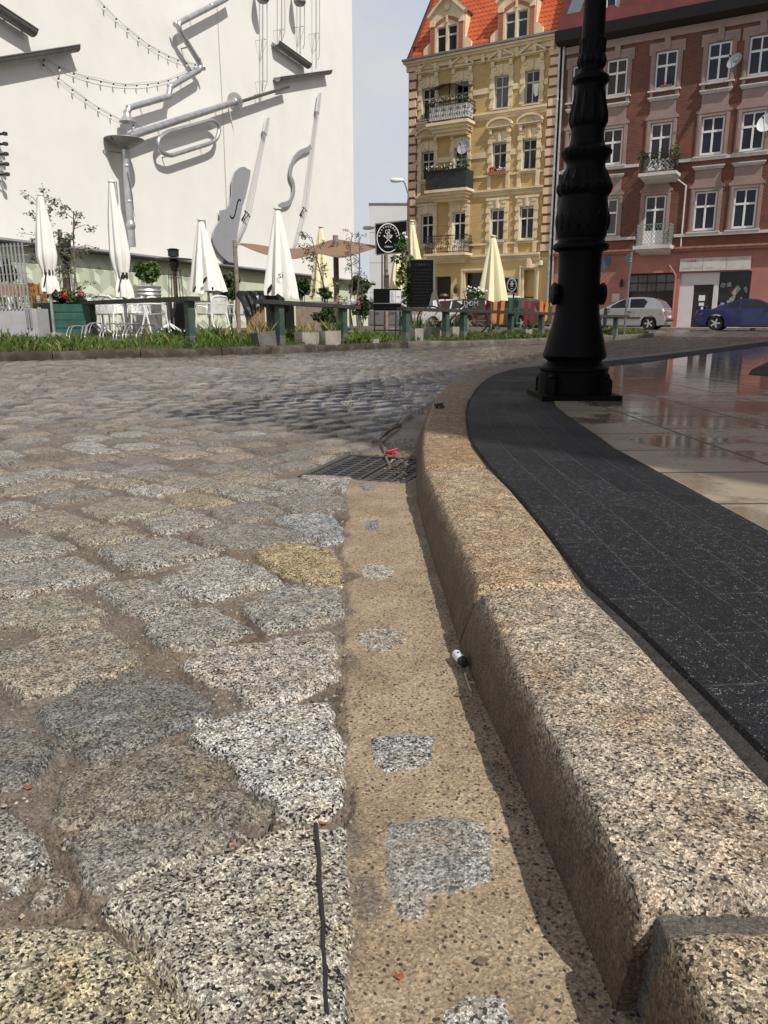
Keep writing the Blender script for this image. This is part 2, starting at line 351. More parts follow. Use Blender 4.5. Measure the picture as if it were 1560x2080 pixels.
def tile_mat():
    t = NT('orange_roof_tiles'); o = t.coord('Object'); sx = t.new('ShaderNodeSeparateXYZ'); t.lk(o, sx.inputs[0])
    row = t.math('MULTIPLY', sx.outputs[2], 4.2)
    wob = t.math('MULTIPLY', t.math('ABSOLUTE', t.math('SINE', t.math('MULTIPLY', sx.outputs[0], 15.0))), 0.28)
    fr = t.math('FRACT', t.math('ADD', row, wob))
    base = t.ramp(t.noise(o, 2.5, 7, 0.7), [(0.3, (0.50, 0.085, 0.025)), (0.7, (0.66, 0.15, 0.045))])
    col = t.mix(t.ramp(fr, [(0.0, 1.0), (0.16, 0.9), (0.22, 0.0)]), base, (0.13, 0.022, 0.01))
    t.set(color=col, rough=0.6, normal=t.bump(fr, 0.6, 0.04)); return t.m
M['tiles'] = tile_mat()
def car_paint(name, c, flake=0.0, rough=0.3):
    t = NT(name); n = t.noise(t.coord('Object'), 5, 5, 0.6)
    t.set(color=t.ramp(n, [(0.3, tuple(x * 0.88 for x in c)), (0.7, c)]), metal=flake, rough=rough, coat=0.8, coatr=0.06); return t.m
M['car_silver'] = car_paint('silver_car_paint', (0.42, 0.42, 0.42), 0.55)
M['car_blue'] = car_paint('blue_car_paint', (0.012, 0.020, 0.105), 0.2)
M['car_white'] = car_paint('white_car_paint', (0.74, 0.75, 0.76))
M['car_dark'] = car_paint('dark_car_paint', (0.03, 0.034, 0.036))
M['tyre'] = mk('tyre_rubber', (0.014, 0.014, 0.014), 0.8)
M['rim'] = mk('alloy_rim', (0.55, 0.55, 0.55), 0.3, 0.7)
M['tail'] = mk('red_tail_lamp', (0.5, 0.01, 0.03), 0.12)
M['head'] = mk('clear_head_lamp', (0.5, 0.5, 0.5), 0.1, 0.3)
M['trim'] = mk('black_plastic_trim', (0.02, 0.02, 0.02), 0.6)
M['red_plastic'] = mk('red_plastic', (0.55, 0.012, 0.015), 0.35)
M['twig'] = mk('twig_bark', (0.16, 0.115, 0.075), 0.9, var=0.4, scale=40)
M['dead_leaf'] = mk('dead_leaf', (0.30, 0.085, 0.03), 0.8, var=0.3, scale=60)
M['straw'] = mk('straw', (0.48, 0.40, 0.28), 0.8, var=0.2, scale=60)

# ---- granite speckle: crystals of black mica, grey quartz and pale feldspar
def speckle(t, P, sc, hi=1.0, blacks=0.17):
    c1 = t.voro(P, sc, 'F1', 'Color'); s1 = t.new('ShaderNodeSeparateColor'); t.lk(c1, s1.inputs[0])
    clump = t.noise(P, sc * 0.16, 3, 0.6)
    v = t.math('ADD', s1.outputs[0], t.math('MULTIPLY', t.math('SUBTRACT', clump, 0.5), 0.9))
    a = t.ramp(v, [(0.0, 0.02), (blacks, 0.04), (blacks + 0.03, 0.36), (0.42, 0.58), (0.56, 0.84), (0.76, 1.15 * hi), (1.0, 1.75 * hi)])
    patch = t.ramp(t.noise(P, 22, 6, 0.68), [(0.30, 0.55), (0.48, 0.92), (0.68, 1.22)])
    a = t.mix(1.0, a, patch, 'MULTIPLY')
    c2 = t.voro(P, sc * 2.6, 'F1', 'Color'); s2 = t.new('ShaderNodeSeparateColor'); t.lk(c2, s2.inputs[0])
    b = t.ramp(s2.outputs[1], [(0.0, 0.22), (0.14, 0.45), (0.3, 0.85), (0.7, 1.08), (0.9, 1.45), (1.0, 1.8)])
    return t.mix(0.9, a, b, 'MULTIPLY'), v
def road_mat():
    t = NT('granite_setts'); P = t.pos(1.0)
    # warp the crystals a little so that they are not round
    wv = t.new('ShaderNodeVectorMath', operation='MULTIPLY_ADD'); t.lk(t.noise(P, 180, 2, 0.5, col=True), wv.inputs[0]); wv.inputs[1].default_value = (0.0028,) * 3; t.lk(P, wv.inputs[2])
    W = wv.outputs[0]
    sp, v = speckle(t, W, 390)
    sp = t.mix(t.attr('con', 'Fac'), (0.72, 0.72, 0.72), sp)
    tint = t.attr('tint'); jm = t.attr('jm', 'Fac'); gm = t.attr('gm', 'Fac')
    stain = t.ramp(t.noise(P, 16, 5, 0.65), [(0.44, 0.0), (0.72, 0.6)])
    stone = t.mix(1.0, t.mix(stain, tint, t.mix(1.0, tint, (0.95, 0.78, 0.52), 'MULTIPLY')), sp, 'MULTIPLY')
    # sand of the joints and the concrete of the gutter: fine grains, scattered black and white bits
    gr = t.voro(W, 420, 'F1', 'Color'); g1 = t.new('ShaderNodeSeparateColor'); t.lk(gr, g1.inputs[0])
    grain = t.ramp(g1.outputs[0], [(0.0, 0.42), (0.18, 0.72), (0.6, 1.0), (0.9, 1.25), (1.0, 1.6)])
    bits = t.voro(W, 165, 'F1', 'Distance'); bc = t.voro(W, 165, 'F1', 'Color'); b1 = t.new('ShaderNodeSeparateColor'); t.lk(bc, b1.inputs[0])
    dots = t.math('MULTIPLY', t.math('LESS_THAN', bits, 0.34), t.math('GREATER_THAN', t.math('ADD', b1.outputs[1], t.math('MULTIPLY', t.noise(P, 7, 3), 0.7)), 1.05))
    sandc = t.ramp(t.noise(P, 5.5, 6, 0.65), [(0.3, (0.095, 0.070, 0.053)), (0.7, (0.225, 0.170, 0.120))])
    gutc = t.ramp(t.noise(P, 7.5, 7, 0.68), [(0.28, (0.225, 0.165, 0.105)), (0.5, (0.335, 0.252, 0.163)), (0.72, (0.43, 0.34, 0.235))])
    base = t.mix(1.0, t.mix(gm, sandc, gutc), grain, 'MULTIPLY')
    base = t.mix(t.math('MULTIPLY', dots, 0.9), base, (0.03, 0.026, 0.022))
    mud = t.ramp(t.noise(P, 2.6, 7, 0.7), [(0.40, 0.0), (0.60, 1.0)])
    base = t.mix(t.math('MULTIPLY', t.attr('wet', 'Fac'), 0.75), base, (0.066, 0.056, 0.048))
    base = t.mix(t.math('MULTIPLY', mud, t.math('SUBTRACT', 0.75, t.math('MULTIPLY', gm, 0.72))), base, t.mix(1.0, (0.185, 0.155, 0.128), grain, 'MULTIPLY'))
    # dust of the joints trodden over the flanks of the stones
    edge = t.math('MULTIPLY', t.math('ADD', jm, t.math('MULTIPLY', t.math('SUBTRACT', t.noise(P, 55, 4, 0.7), 0.5), 0.55)), 1.0)
    m = t.ramp(edge, [(0.36, 0.0), (0.56, 1.0)])
    film = t.math('MULTIPLY', t.ramp(t.noise(P, 11, 7, 0.72), [(0.52, 0.0), (0.66, 1.0)]), t.ramp(t.noise(P, 75, 4, 0.7), [(0.38, 0.15), (0.62, 0.95)]))
    m = t.math('MULTIPLY', m, t.math('SUBTRACT', 1.0, t.math('MULTIPLY', film, 0.72)))
    col = t.mix(m, base, stone)
    wet = t.ramp(t.noise(P, 1.3, 6, 0.65), [(0.34, 0.25), (0.62, 1.0)])
    rough = t.math('SUBTRACT', 0.78, t.math('MULTIPLY', t.math('MULTIPLY', wet, t.attr('wet', 'Fac')), 0.52))
    col = t.mix(t.math('MULTIPLY', t.attr('wet', 'Fac'), 0.9), col, t.mix(1.0, col, (0.50, 0.49, 0.49), 'MULTIPLY'))
    h = t.math('ADD', t.math('MULTIPLY', v, 0.25), t.math('MULTIPLY', t.noise(P, 95, 5, 0.65), 1.3))
    h = t.math('MULTIPLY', h, t.math('SUBTRACT', 1.0, t.math('MULTIPLY', t.attr('wet', 'Fac'), 0.8)))
    n = t.bump(h, 0.8, 0.0040)
    t.set(color=col, rough=rough, normal=n, spec=0.45, coat=t.math('MULTIPLY', t.attr('wet', 'Fac'), t.math('MULTIPLY', wet, 1.15)), coatr=0.22); return t.m
M['road'] = road_mat()
def kerb_mat():
    t = NT('kerb_granite'); P = t.pos(1.0); wv = t.new('ShaderNodeVectorMath', operation='MULTIPLY_ADD'); t.lk(t.noise(P, 200, 2, 0.5, col=True), wv.inputs[0]); wv.inputs[1].default_value = (0.0028,) * 3; t.lk(P, wv.inputs[2])
    sp, v = speckle(t, wv.outputs[0], 390, 1.0, 0.13)
    sp = t.mix(0.06, sp, (0.72, 0.72, 0.72))
    tint = t.attr('tint'); face = t.attr('jm', 'Fac')
    c = t.mix(1.0, tint, sp, 'MULTIPLY')
    # the sawn street face: fine-grained brown stain, with its shade darkened into the colour
    stain_shade = t.ramp(t.noise(P, 9, 6, 0.7), [(0.3, (0.050, 0.031, 0.017)), (0.7, (0.115, 0.075, 0.042))])
    g = t.voro(wv.outputs[0], 420, 'F1', 'Color'); g1 = t.new('ShaderNodeSeparateColor'); t.lk(g, g1.inputs[0])
    stain_shade = t.mix(1.0, stain_shade, t.ramp(g1.outputs[0], [(0.0, 0.3), (0.2, 0.8), (0.8, 1.1), (1.0, 1.7)]), 'MULTIPLY')
    c = t.mix(t.math('MULTIPLY', face, 0.88), c, stain_shade)
    st = t.ramp(t.noise(P, 8, 6, 0.7), [(0.45, 0.0), (0.7, 0.6)])
    c = t.mix(st, c, t.mix(1.0, c, (0.80, 0.56, 0.34), 'MULTIPLY'))
    h = t.math('ADD', t.math('MULTIPLY', v, 0.4), t.math('MULTIPLY', t.noise(P, 80, 5, 0.7), 1.5))
    t.set(color=c, rough=0.75, normal=t.bump(h, 0.8, 0.004)); return t.m
M['kerb'] = kerb_mat()
def mortar_mat():
    t = NT('grey_mortar'); P = t.pos(1.0)
    c = t.mix(1.0, t.ramp(t.noise(P, 320, 6, 0.8), [(0.36, (0.08, 0.072, 0.06)), (0.5, (0.27, 0.245, 0.205)), (0.66, (0.46, 0.42, 0.36))]), t.ramp(t.noise(P, 40, 5, 0.7), [(0.3, 0.55), (0.7, 1.15)]), 'MULTIPLY')
    t.set(color=c, rough=0.9, normal=t.bump(t.noise(P, 190, 7, 0.75), 1.0, 0.010)); return t.m
M['mortar'] = mortar_mat()
M['joint_dirt'] = mk('dark_joint_grit', (0.05, 0.045, 0.04), 0.95, var=0.5, scale=60, bump=0.8, bscale=200, coord='Object')
def paver_mat():
    t = NT('anthracite_pavers'); P = t.pos(1.0); st = t.attr('st', 'Vector')
    b = t.new('ShaderNodeTexBrick'); b.inputs['Scale'].default_value = 1.0; b.inputs['Brick Width'].default_value = 0.31; b.inputs['Row Height'].default_value = 0.0925
    b.inputs['Mortar Size'].default_value = 0.0022; b.inputs['Mortar Smooth'].default_value = 0.3; b.offset = 0.5
    b.inputs['Color1'].default_value = (1, 1, 1, 1); b.inputs['Color2'].default_value = (0.50, 0.50, 0.53, 1); b.inputs['Mortar'].default_value = (1, 1, 1, 1)
    wob = t.new('ShaderNodeVectorMath', operation='MULTIPLY_ADD'); t.lk(t.noise(P, 22, 3, 0.6, col=True), wob.inputs[0]); wob.inputs[1].default_value = (0.006,) * 3; t.lk(st, wob.inputs[2])
    t.lk(wob.outputs[0], b.inputs['Vector'])
    g = t.voro(P, 700, 'F1', 'Color'); g1 = t.new('ShaderNodeSeparateColor'); t.lk(g, g1.inputs[0])
    grain = t.ramp(t.math('ADD', g1.outputs[0], t.math('MULTIPLY', t.math('SUBTRACT', t.noise(P, 60, 3), 0.5), 0.5)), [(0.0, (0.002, 0.002, 0.0025)), (0.40, (0.006, 0.006, 0.007)), (0.75, (0.016, 0.016, 0.018)), (0.92, (0.042, 0.043, 0.048)), (0.994, (0.075, 0.08, 0.085)), (1.0, (0.30, 0.31, 0.33))])
    col = t.mix(1.0, grain, b.outputs['Color'], 'MULTIPLY')
    jn = t.math('MULTIPLY', b.outputs['Fac'], t.ramp(t.noise(P, 90, 4, 0.75), [(0.42, 0.12), (0.64, 1.0)]))
    col = t.mix(t.math('MULTIPLY', jn, 0.55), col, (0.13, 0.125, 0.118))
    dust = t.ramp(t.noise(P, 3, 6, 0.7), [(0.45, 0.0), (0.75, 0.25)]); col = t.mix(dust, col, (0.028, 0.026, 0.024)); t.set(spec=0.3)
    h = t.math('SUBTRACT', t.math('MULTIPLY', g1.outputs[0], 0.5), t.math('MULTIPLY', b.outputs['Fac'], 1.5))
    t.set(color=col, rough=t.ramp(t.noise(P, 2.2, 4), [(0.35, 0.55), (0.65, 0.8)]), normal=t.bump(h, 0.7, 0.003)); return t.m
M['paver'] = paver_mat()
def slab_mat():
    t = NT('wet_stone_slabs'); P = t.pos(1.0)
    mp = t.new('ShaderNodeMapping'); mp.inputs['Location'].default_value = (-0.815, -0.36, 0); mp.inputs['Rotation'].default_value = (0, 0, R(-2)); t.lk(P, mp.inputs[0])
    b = t.new('ShaderNodeTexBrick'); b.offset = 0.37; b.inputs['Scale'].default_value = 1.0
    sw = t.new('ShaderNodeSeparateXYZ'); t.lk(mp.outputs[0], sw.inputs[0]); cb = t.new('ShaderNodeCombineXYZ'); t.lk(sw.outputs[1], cb.inputs[0]); t.lk(sw.outputs[0], cb.inputs[1])
    b.inputs['Brick Width'].default_value = 0.40; b.inputs['Row Height'].default_value = 0.47; b.inputs['Mortar Size'].default_value = 0.0075; b.inputs['Mortar Smooth'].default_value = 0.1
    b.inputs['Color1'].default_value = (1, 1, 1, 1); b.inputs['Color2'].default_value = (0.80, 0.79, 0.77, 1); b.inputs['Mortar'].default_value = (0.12, 0.11, 0.10, 1)
    t.lk(cb.outputs[0], b.inputs['Vector'])
    c = t.ramp(t.noise(P, 2.4, 8, 0.65), [(0.3, (0.34, 0.285, 0.205)), (0.7, (0.50, 0.42, 0.31))])
    c = t.mix(t.ramp(t.noise(P, 210, 3), [(0.4, 0.0), (0.7, 0.35)]), c, (0.09, 0.075, 0.06))
    sy = t.new('ShaderNodeSeparateXYZ'); t.lk(P, sy.inputs[0]); far = t.new('ShaderNodeMapRange'); far.inputs[1].default_value = 2.0; far.inputs[2].default_value = 7.0; far.inputs[3].default_value = -0.05; far.inputs[4].default_value = 0.22; t.lk(sy.outputs[1], far.inputs[0])
    puddle = t.ramp(t.math('ADD', t.noise(P, 1.9, 6, 0.62), far.outputs[0]), [(0.50, 0.0), (0.56, 1.0)])
    c = t.mix(t.math('MULTIPLY', puddle, 0.5), c, t.mix(1.0, c, (0.30, 0.28, 0.27), 'MULTIPLY'))
    c = t.mix(1.0, c, b.outputs['Color'], 'MULTIPLY')
    rough = t.math('SUBTRACT', 0.30, t.math('MULTIPLY', puddle, 0.265))
    rough = t.math('ADD', rough, t.math('MULTIPLY', b.outputs['Fac'], 0.4))
    rip = t.noise(t.pos((1, 2.5, 1)), 7.0, 2, 0.5)
    n = t.bump(t.math('SUBTRACT', t.math('MULTIPLY', rip, 1.0), t.math('MULTIPLY', b.outputs['Fac'], 1.2)), 0.10, 0.006)
    n = t.bump(t.noise(P, 260, 3), 0.03, 0.002, n)
    t.set(color=c, rough=rough, normal=n, spec=0.9); return t.m
M['slab'] = slab_mat()
def ground_mat():
    t = NT('setts_far'); P = t.pos(1.0)
    mp = t.new('ShaderNodeMapping'); mp.inputs['Rotation'].default_value = (0, 0, R(40)); t.lk(P, mp.inputs[0])
    b = t.new('ShaderNodeTexBrick'); b.inputs['Scale'].default_value = 1.0; b.inputs['Brick Width'].default_value = 0.2; b.inputs['Row Height'].default_value = 0.17; b.inputs['Mortar Size'].default_value = 0.02
    b.inputs['Color1'].default_value = (0.30, 0.26, 0.23, 1); b.inputs['Color2'].default_value = (0.20, 0.175, 0.16, 1); b.inputs['Mortar'].default_value = (0.13, 0.10, 0.08, 1); t.lk(mp.outputs[0], b.inputs['Vector'])
    t.set(color=b.outputs['Color'], rough=0.45, normal=t.bump(t.math('SUBTRACT', 1.0, b.outputs['Fac']), 0.5, 0.02)); return t.m
M['ground'] = ground_mat()
# ================================================================ GROUND
def hsh(a, b, k=0.0):
    q = np.sin(np.asarray(a) * 127.1 + np.asarray(b) * 311.7 + k * 74.7) * 43758.5453
    return q - np.floor(q)
def vnoise(x, y, k=0.0):
    xi = np.floor(x); yi = np.floor(y); fx = x - xi; fy = y - yi; fx = fx * fx * (3 - 2 * fx); fy = fy * fy * (3 - 2 * fy)
    a = hsh(xi, yi, k); b = hsh(xi + 1, yi, k); c = hsh(xi, yi + 1, k); d = hsh(xi + 1, yi + 1, k)
    return (a + (b - a) * fx) + ((c - a) + (a - b - c + d) * fx) * fy
def fbm(x, y, k=0.0, o=4):
    s = 0; a = 0.5
    for i in range(o): s = s + a * vnoise(x, y, k + i * 3.1); x = x * 2.03 + 5.2; y = y * 2.03 + 1.3; a *= 0.5
    return s
def sstep(a, b, x): t = np.clip((x - a) / (b - a), 0, 1); return t * t * (3 - 2 * t)
def rise(y): return 0.10 * sstep(24.0, 35.0, y)

KERB = [  # street-side foot, front edge of the top, back edge of the top
    ((.205, .12), (.222, .12), (.42, .12)), ((.190, .40), (.207, .40), (.40, .40)), ((.189, .51), (.204, .51), (.396, .51)), ((.174, .70), (.192, .70), (.374, .70)), ((.158, .90), (.176, .90), (.364, .90)),
    ((.143, 1.05), (.170, 1.05), (.356, 1.05)), ((.131, 1.23), (.163, 1.23), (.338, 1.23)), ((.124, 1.47), (.158, 1.47), (.346, 1.47)), ((.115, 1.70), (.153, 1.70), (.346, 1.70)),
    ((.107, 2.04), (.138, 2.04), (.338, 2.04)), ((.103, 2.34), (.126, 2.34), (.318, 2.34)), ((.117, 2.75), (.142, 2.75), (.315, 2.75)), ((.132, 3.07), (.164, 3.07), (.335, 3.05)), ((.16, 3.55), (.202, 3.53), (.372, 3.48)),
    ((.19, 3.86), (.232, 3.84), (.40, 3.78)), ((.25, 4.45), (.296, 4.43), (.47, 4.34)), ((.39, 5.42), (.44, 5.40), (.635, 5.28)), ((.50, 6.08), (.555, 6.05), (.77, 5.92)), ((.67, 6.95), (.73, 6.91), (.98, 6.72)),
    ((.98, 7.75), (1.04, 7.70), (1.26, 7.42)), ((1.50, 8.32), (1.55, 8.26), (1.73, 8.0)), ((2.26, 8.98), (2.31, 8.93), (2.46, 8.68)), ((3.15, 10.0), (3.2, 9.97), (3.36, 9.86)), ((4.93, 12.53), (4.98, 12.50), (5.16, 12.38)), ((8.2, 17.3), (8.25, 17.27), (8.42, 17.15)), ((12.0, 23.0), (12.05, 22.97), (12.25, 22.85))]
KF = np.array([k[0] for k in KERB])
XE = np.array([(.0, -.02), (.72, -.035), (1.05, -.058), (1.35, -.078), (2.06, -.108), (2.6, -.125), (3.3, -.06), (3.66, -.02), (4.5, .17), (5.2, .34), (5.9, .462), (6.3, .545)])   # where the setts end and the gutter begins

T1 = lambda p: G(p[0] / 2.1667, 960 + p[1] / 2.1667).xy
T2 = lambda p: G(p[0] / 2.1667, 1260 + p[1] / 2.1667).xy
T3 = lambda p: G(p[0] / 2.0526, 1620 + p[1] / 2.0526).xy
T4 = lambda p: G(660 + p[0] / 4.588, 960 + p[1] / 4.588).xy
T5 = lambda p: G(640 + p[0] / 2.6, 1380 + p[1] / 2.6).xy
LG = (.43, .41, .365); TN = (.43, .385, .305); DG = (.255, .245, .225); WH = (.51, .49, .445); YL = (.42, .39, .31); OR = (.45, .38, .265); MG = (.36, .34, .30); BR = (.315, .28, .225)
STONES = [(T1, TN, [(370, 38), (500, 20), (640, 42), (560, 62), (430, 56)]), (T1, LG, [(190, 4), (330, -14), (520, 4), (430, 20), (280, 19)]), (T1, MG, [(540, 4), (680, -10), (800, 7), (700, 24), (600, 22)]),
    (T1, LG, [(0, 140), (90, 122), (185, 148), (120, 175), (0, 198), (-90, 170)]), (T1, TN, [(0, 70), (200, 25), (330, 48), (230, 80), (60, 98)]), (T1, LG, [(-60, 20), (60, 0), (180, 18), (60, 45), (0, 55)]),
    (T1, MG, [(145, 105), (330, 70), (490, 82), (430, 105), (230, 132)]), (T1, YL, [(350, 155), (520, 100), (660, 115), (820, 155), (700, 180), (500, 208), (430, 185)]), (T1, WH, [(555, 68), (690, 48), (815, 75), (700, 98), (600, 90)]),
    (T1, TN, [(705, 35), (850, 10), (1045, 50), (930, 75), (790, 62)]), (T1, TN, [(925, 18), (1060, -10), (1215, 15), (1110, 45), (1010, 38)]), (T1, TN, [(45, 205), (230, 162), (430, 215), (330, 240), (200, 255), (110, 238)]),
    (T1, TN, [(300, 265), (500, 222), (650, 280), (560, 300), (380, 312)]), (T1, LG, [(625, 210), (850, 168), (970, 212), (850, 245), (720, 262), (660, 240)]), (T1, OR, [(735, 98), (850, 80), (1040, 125), (900, 150), (780, 135)]),
    (T1, LG, [(945, 82), (1080, 55), (1270, 95), (1130, 118), (1060, 115)]), (T1, MG, [(920, 165), (1150, 125), (1270, 175), (1150, 200), (1050, 222), (960, 190)]), (T1, LG, [(1140, 45), (1300, 20), (1480, 62), (1400, 88), (1310, 90), (1200, 62)]),
    (T1, MG, [(1170, 115), (1440, 80), (1520, 110), (1515, 155), (1330, 175), (1250, 150)]), (T1, WH, [(1330, 12), (1500, -2), (1600, 2), (1600, 80), (1560, 98), (1440, 55)]), (T1, (.46, .48, .48), [(1205, 205), (1330, 180), (1470, 190), (1515, 290), (1420, 318), (1330, 262)]),
    (T1, MG, [(840, 265), (1000, 225), (1200, 235), (1390, 295), (1180, 322), (950, 330), (880, 300)]), (T1, LG, [(-130, 330), (0, 300), (180, 270), (340, 325), (200, 365), (0, 390), (-100, 385)]), (T1, LG, [(430, 340), (560, 300), (750, 280), (955, 350), (800, 392), (610, 425), (480, 380)]),
    (T1, LG, [(-60, 430), (0, 405), (350, 365), (500, 450), (240, 505), (90, 535), (0, 545), (-80, 540)]), (T1, WH, [(710, 465), (860, 400), (1010, 368), (1160, 420), (1240, 475), (1080, 520), (930, 550), (840, 535), (740, 495)]), (T1, (.54, .43, .25), [(1115, 350), (1250, 315), (1450, 330), (1500, 420), (1490, 480), (1360, 488), (1200, 415)]),
    (T1, LG, [(420, 490), (640, 465), (830, 560), (800, 600), (640, 635), (560, 600), (480, 545)]), (T1, LG, [(640, 660), (780, 600), (920, 585), (1100, 690), (980, 735), (870, 775), (720, 760), (660, 700)]), (T1, YL, [(-80, 600), (0, 570), (280, 525), (450, 600), (430, 660), (250, 705), (100, 660), (0, 660), (-80, 680)]),
    (T1, LG, [(1060, 580), (1250, 490), (1480, 500), (1530, 610), (1400, 660), (1180, 690), (1110, 640)]),
    (T2, TN, [(-90, 180), (0, 140), (300, 45), (480, 50), (620, 170), (560, 240), (330, 300), (100, 325), (40, 270), (0, 240)]), (T2, (.55, .50, .45), [(800, 185), (900, 130), (1180, 90), (1450, 45), (1490, 240), (1400, 300), (1150, 375), (1080, 350), (1040, 275), (930, 270)]),
    (T2, DG, [(170, 390), (400, 290), (620, 235), (780, 270), (940, 370), (930, 430), (720, 490), (500, 570), (390, 605), (280, 530)]), (T2, (.62, .60, .55), [(820, 520), (900, 455), (1150, 390), (1440, 365), (1490, 560), (1500, 790), (1450, 850), (1290, 860), (1180, 810), (1120, 720), (900, 600)]),
    (T2, BR, [(280, 690), (480, 600), (740, 540), (900, 610), (1010, 720), (1150, 810), (1130, 865), (900, 862), (600, 890), (300, 895), (225, 880), (290, 780)]), (T2, DG, [(-140, 500), (0, 470), (100, 490), (260, 550), (200, 620), (140, 700), (0, 735), (-120, 740)]),
    (T3, MG, [(260, 165), (600, 125), (900, 112), (1010, 140), (900, 190), (700, 290), (520, 350), (440, 365), (350, 290)]), (T3, (.55, .51, .42), [(440, 450), (600, 340), (900, 240), (1200, 120), (1400, 125), (1465, 200), (1480, 500), (1450, 700), (1430, 944), (1400, 1150), (1100, 1300), (900, 1200), (740, 880), (660, 700), (560, 560)]),
    (T3, (.55, .49, .34), [(-260, 620), (0, 560), (200, 535), (430, 565), (560, 710), (700, 860), (760, 960), (760, 1200), (500, 1400), (-300, 1300)]), (T3, LG, [(-120, 60), (0, 40), (60, 70), (150, 180), (200, 250), (190, 290), (60, 310), (0, 300), (-120, 280)]), (T3, MG, [(120, 420), (200, 320), (260, 340), (220, 420)])]
FLUSH = [(T5, (.46, .46, .455), [(275, 285), (420, 265), (640, 285), (620, 420), (560, 460), (350, 470), (310, 430)]), (T5, (.45, .435, .40), [(360, 790), (380, 740), (700, 700), (880, 720), (930, 880), (940, 1050), (750, 1130), (600, 1140), (580, 1260), (470, 1280), (370, 1100)]),
    (T5, (.56, .54, .49), [(660, 1740), (850, 1620), (980, 1650), (1080, 1760), (1080, 1900), (660, 1950)]), (T4, (.58, .55, .46), [(310, 860), (500, 810), (640, 840), (670, 940), (500, 990), (340, 960)]), (T4, (.52, .47, .40), [(290, 1480), (450, 1395), (770, 1440), (780, 1560), (560, 1640), (300, 1600)]),
    (T4, (.36, .36, .37), [(330, 85), (460, 70), (500, 150), (330, 160)]), (T4, (.36, .36, .37), [(360, 430), (500, 420), (510, 520), (380, 530)])]
GR_O = G(611, 961).xy; GR_X = (G(820, 975).xy - GR_O); GR_W = GR_X.length; GR_X.normalize(); GR_Y = Vector((-GR_X.y, GR_X.x)); GR_L = 0.47   # the drain grate
def sdf_poly(px, py, poly):
    d = np.full(px.shape, 1e9); ins = np.zeros(px.shape, bool); n = len(poly)
    for i in range(n):
        ax, ay = poly[i]; bx, by = poly[(i + 1) % n]; ex, ey = bx - ax, by - ay
        t = np.clip(((px - ax) * ex + (py - ay) * ey) / (ex * ex + ey * ey), 0, 1)
        d = np.minimum(d, np.hypot(px - ax - t * ex, py - ay - t * ey))
        c = ((ay > py) != (by > py)) & (px < ex * (py - ay) / (ey if abs(ey) > 1e-9 else 1e-9) + ax); ins ^= c
    return np.where(ins, d, -d)
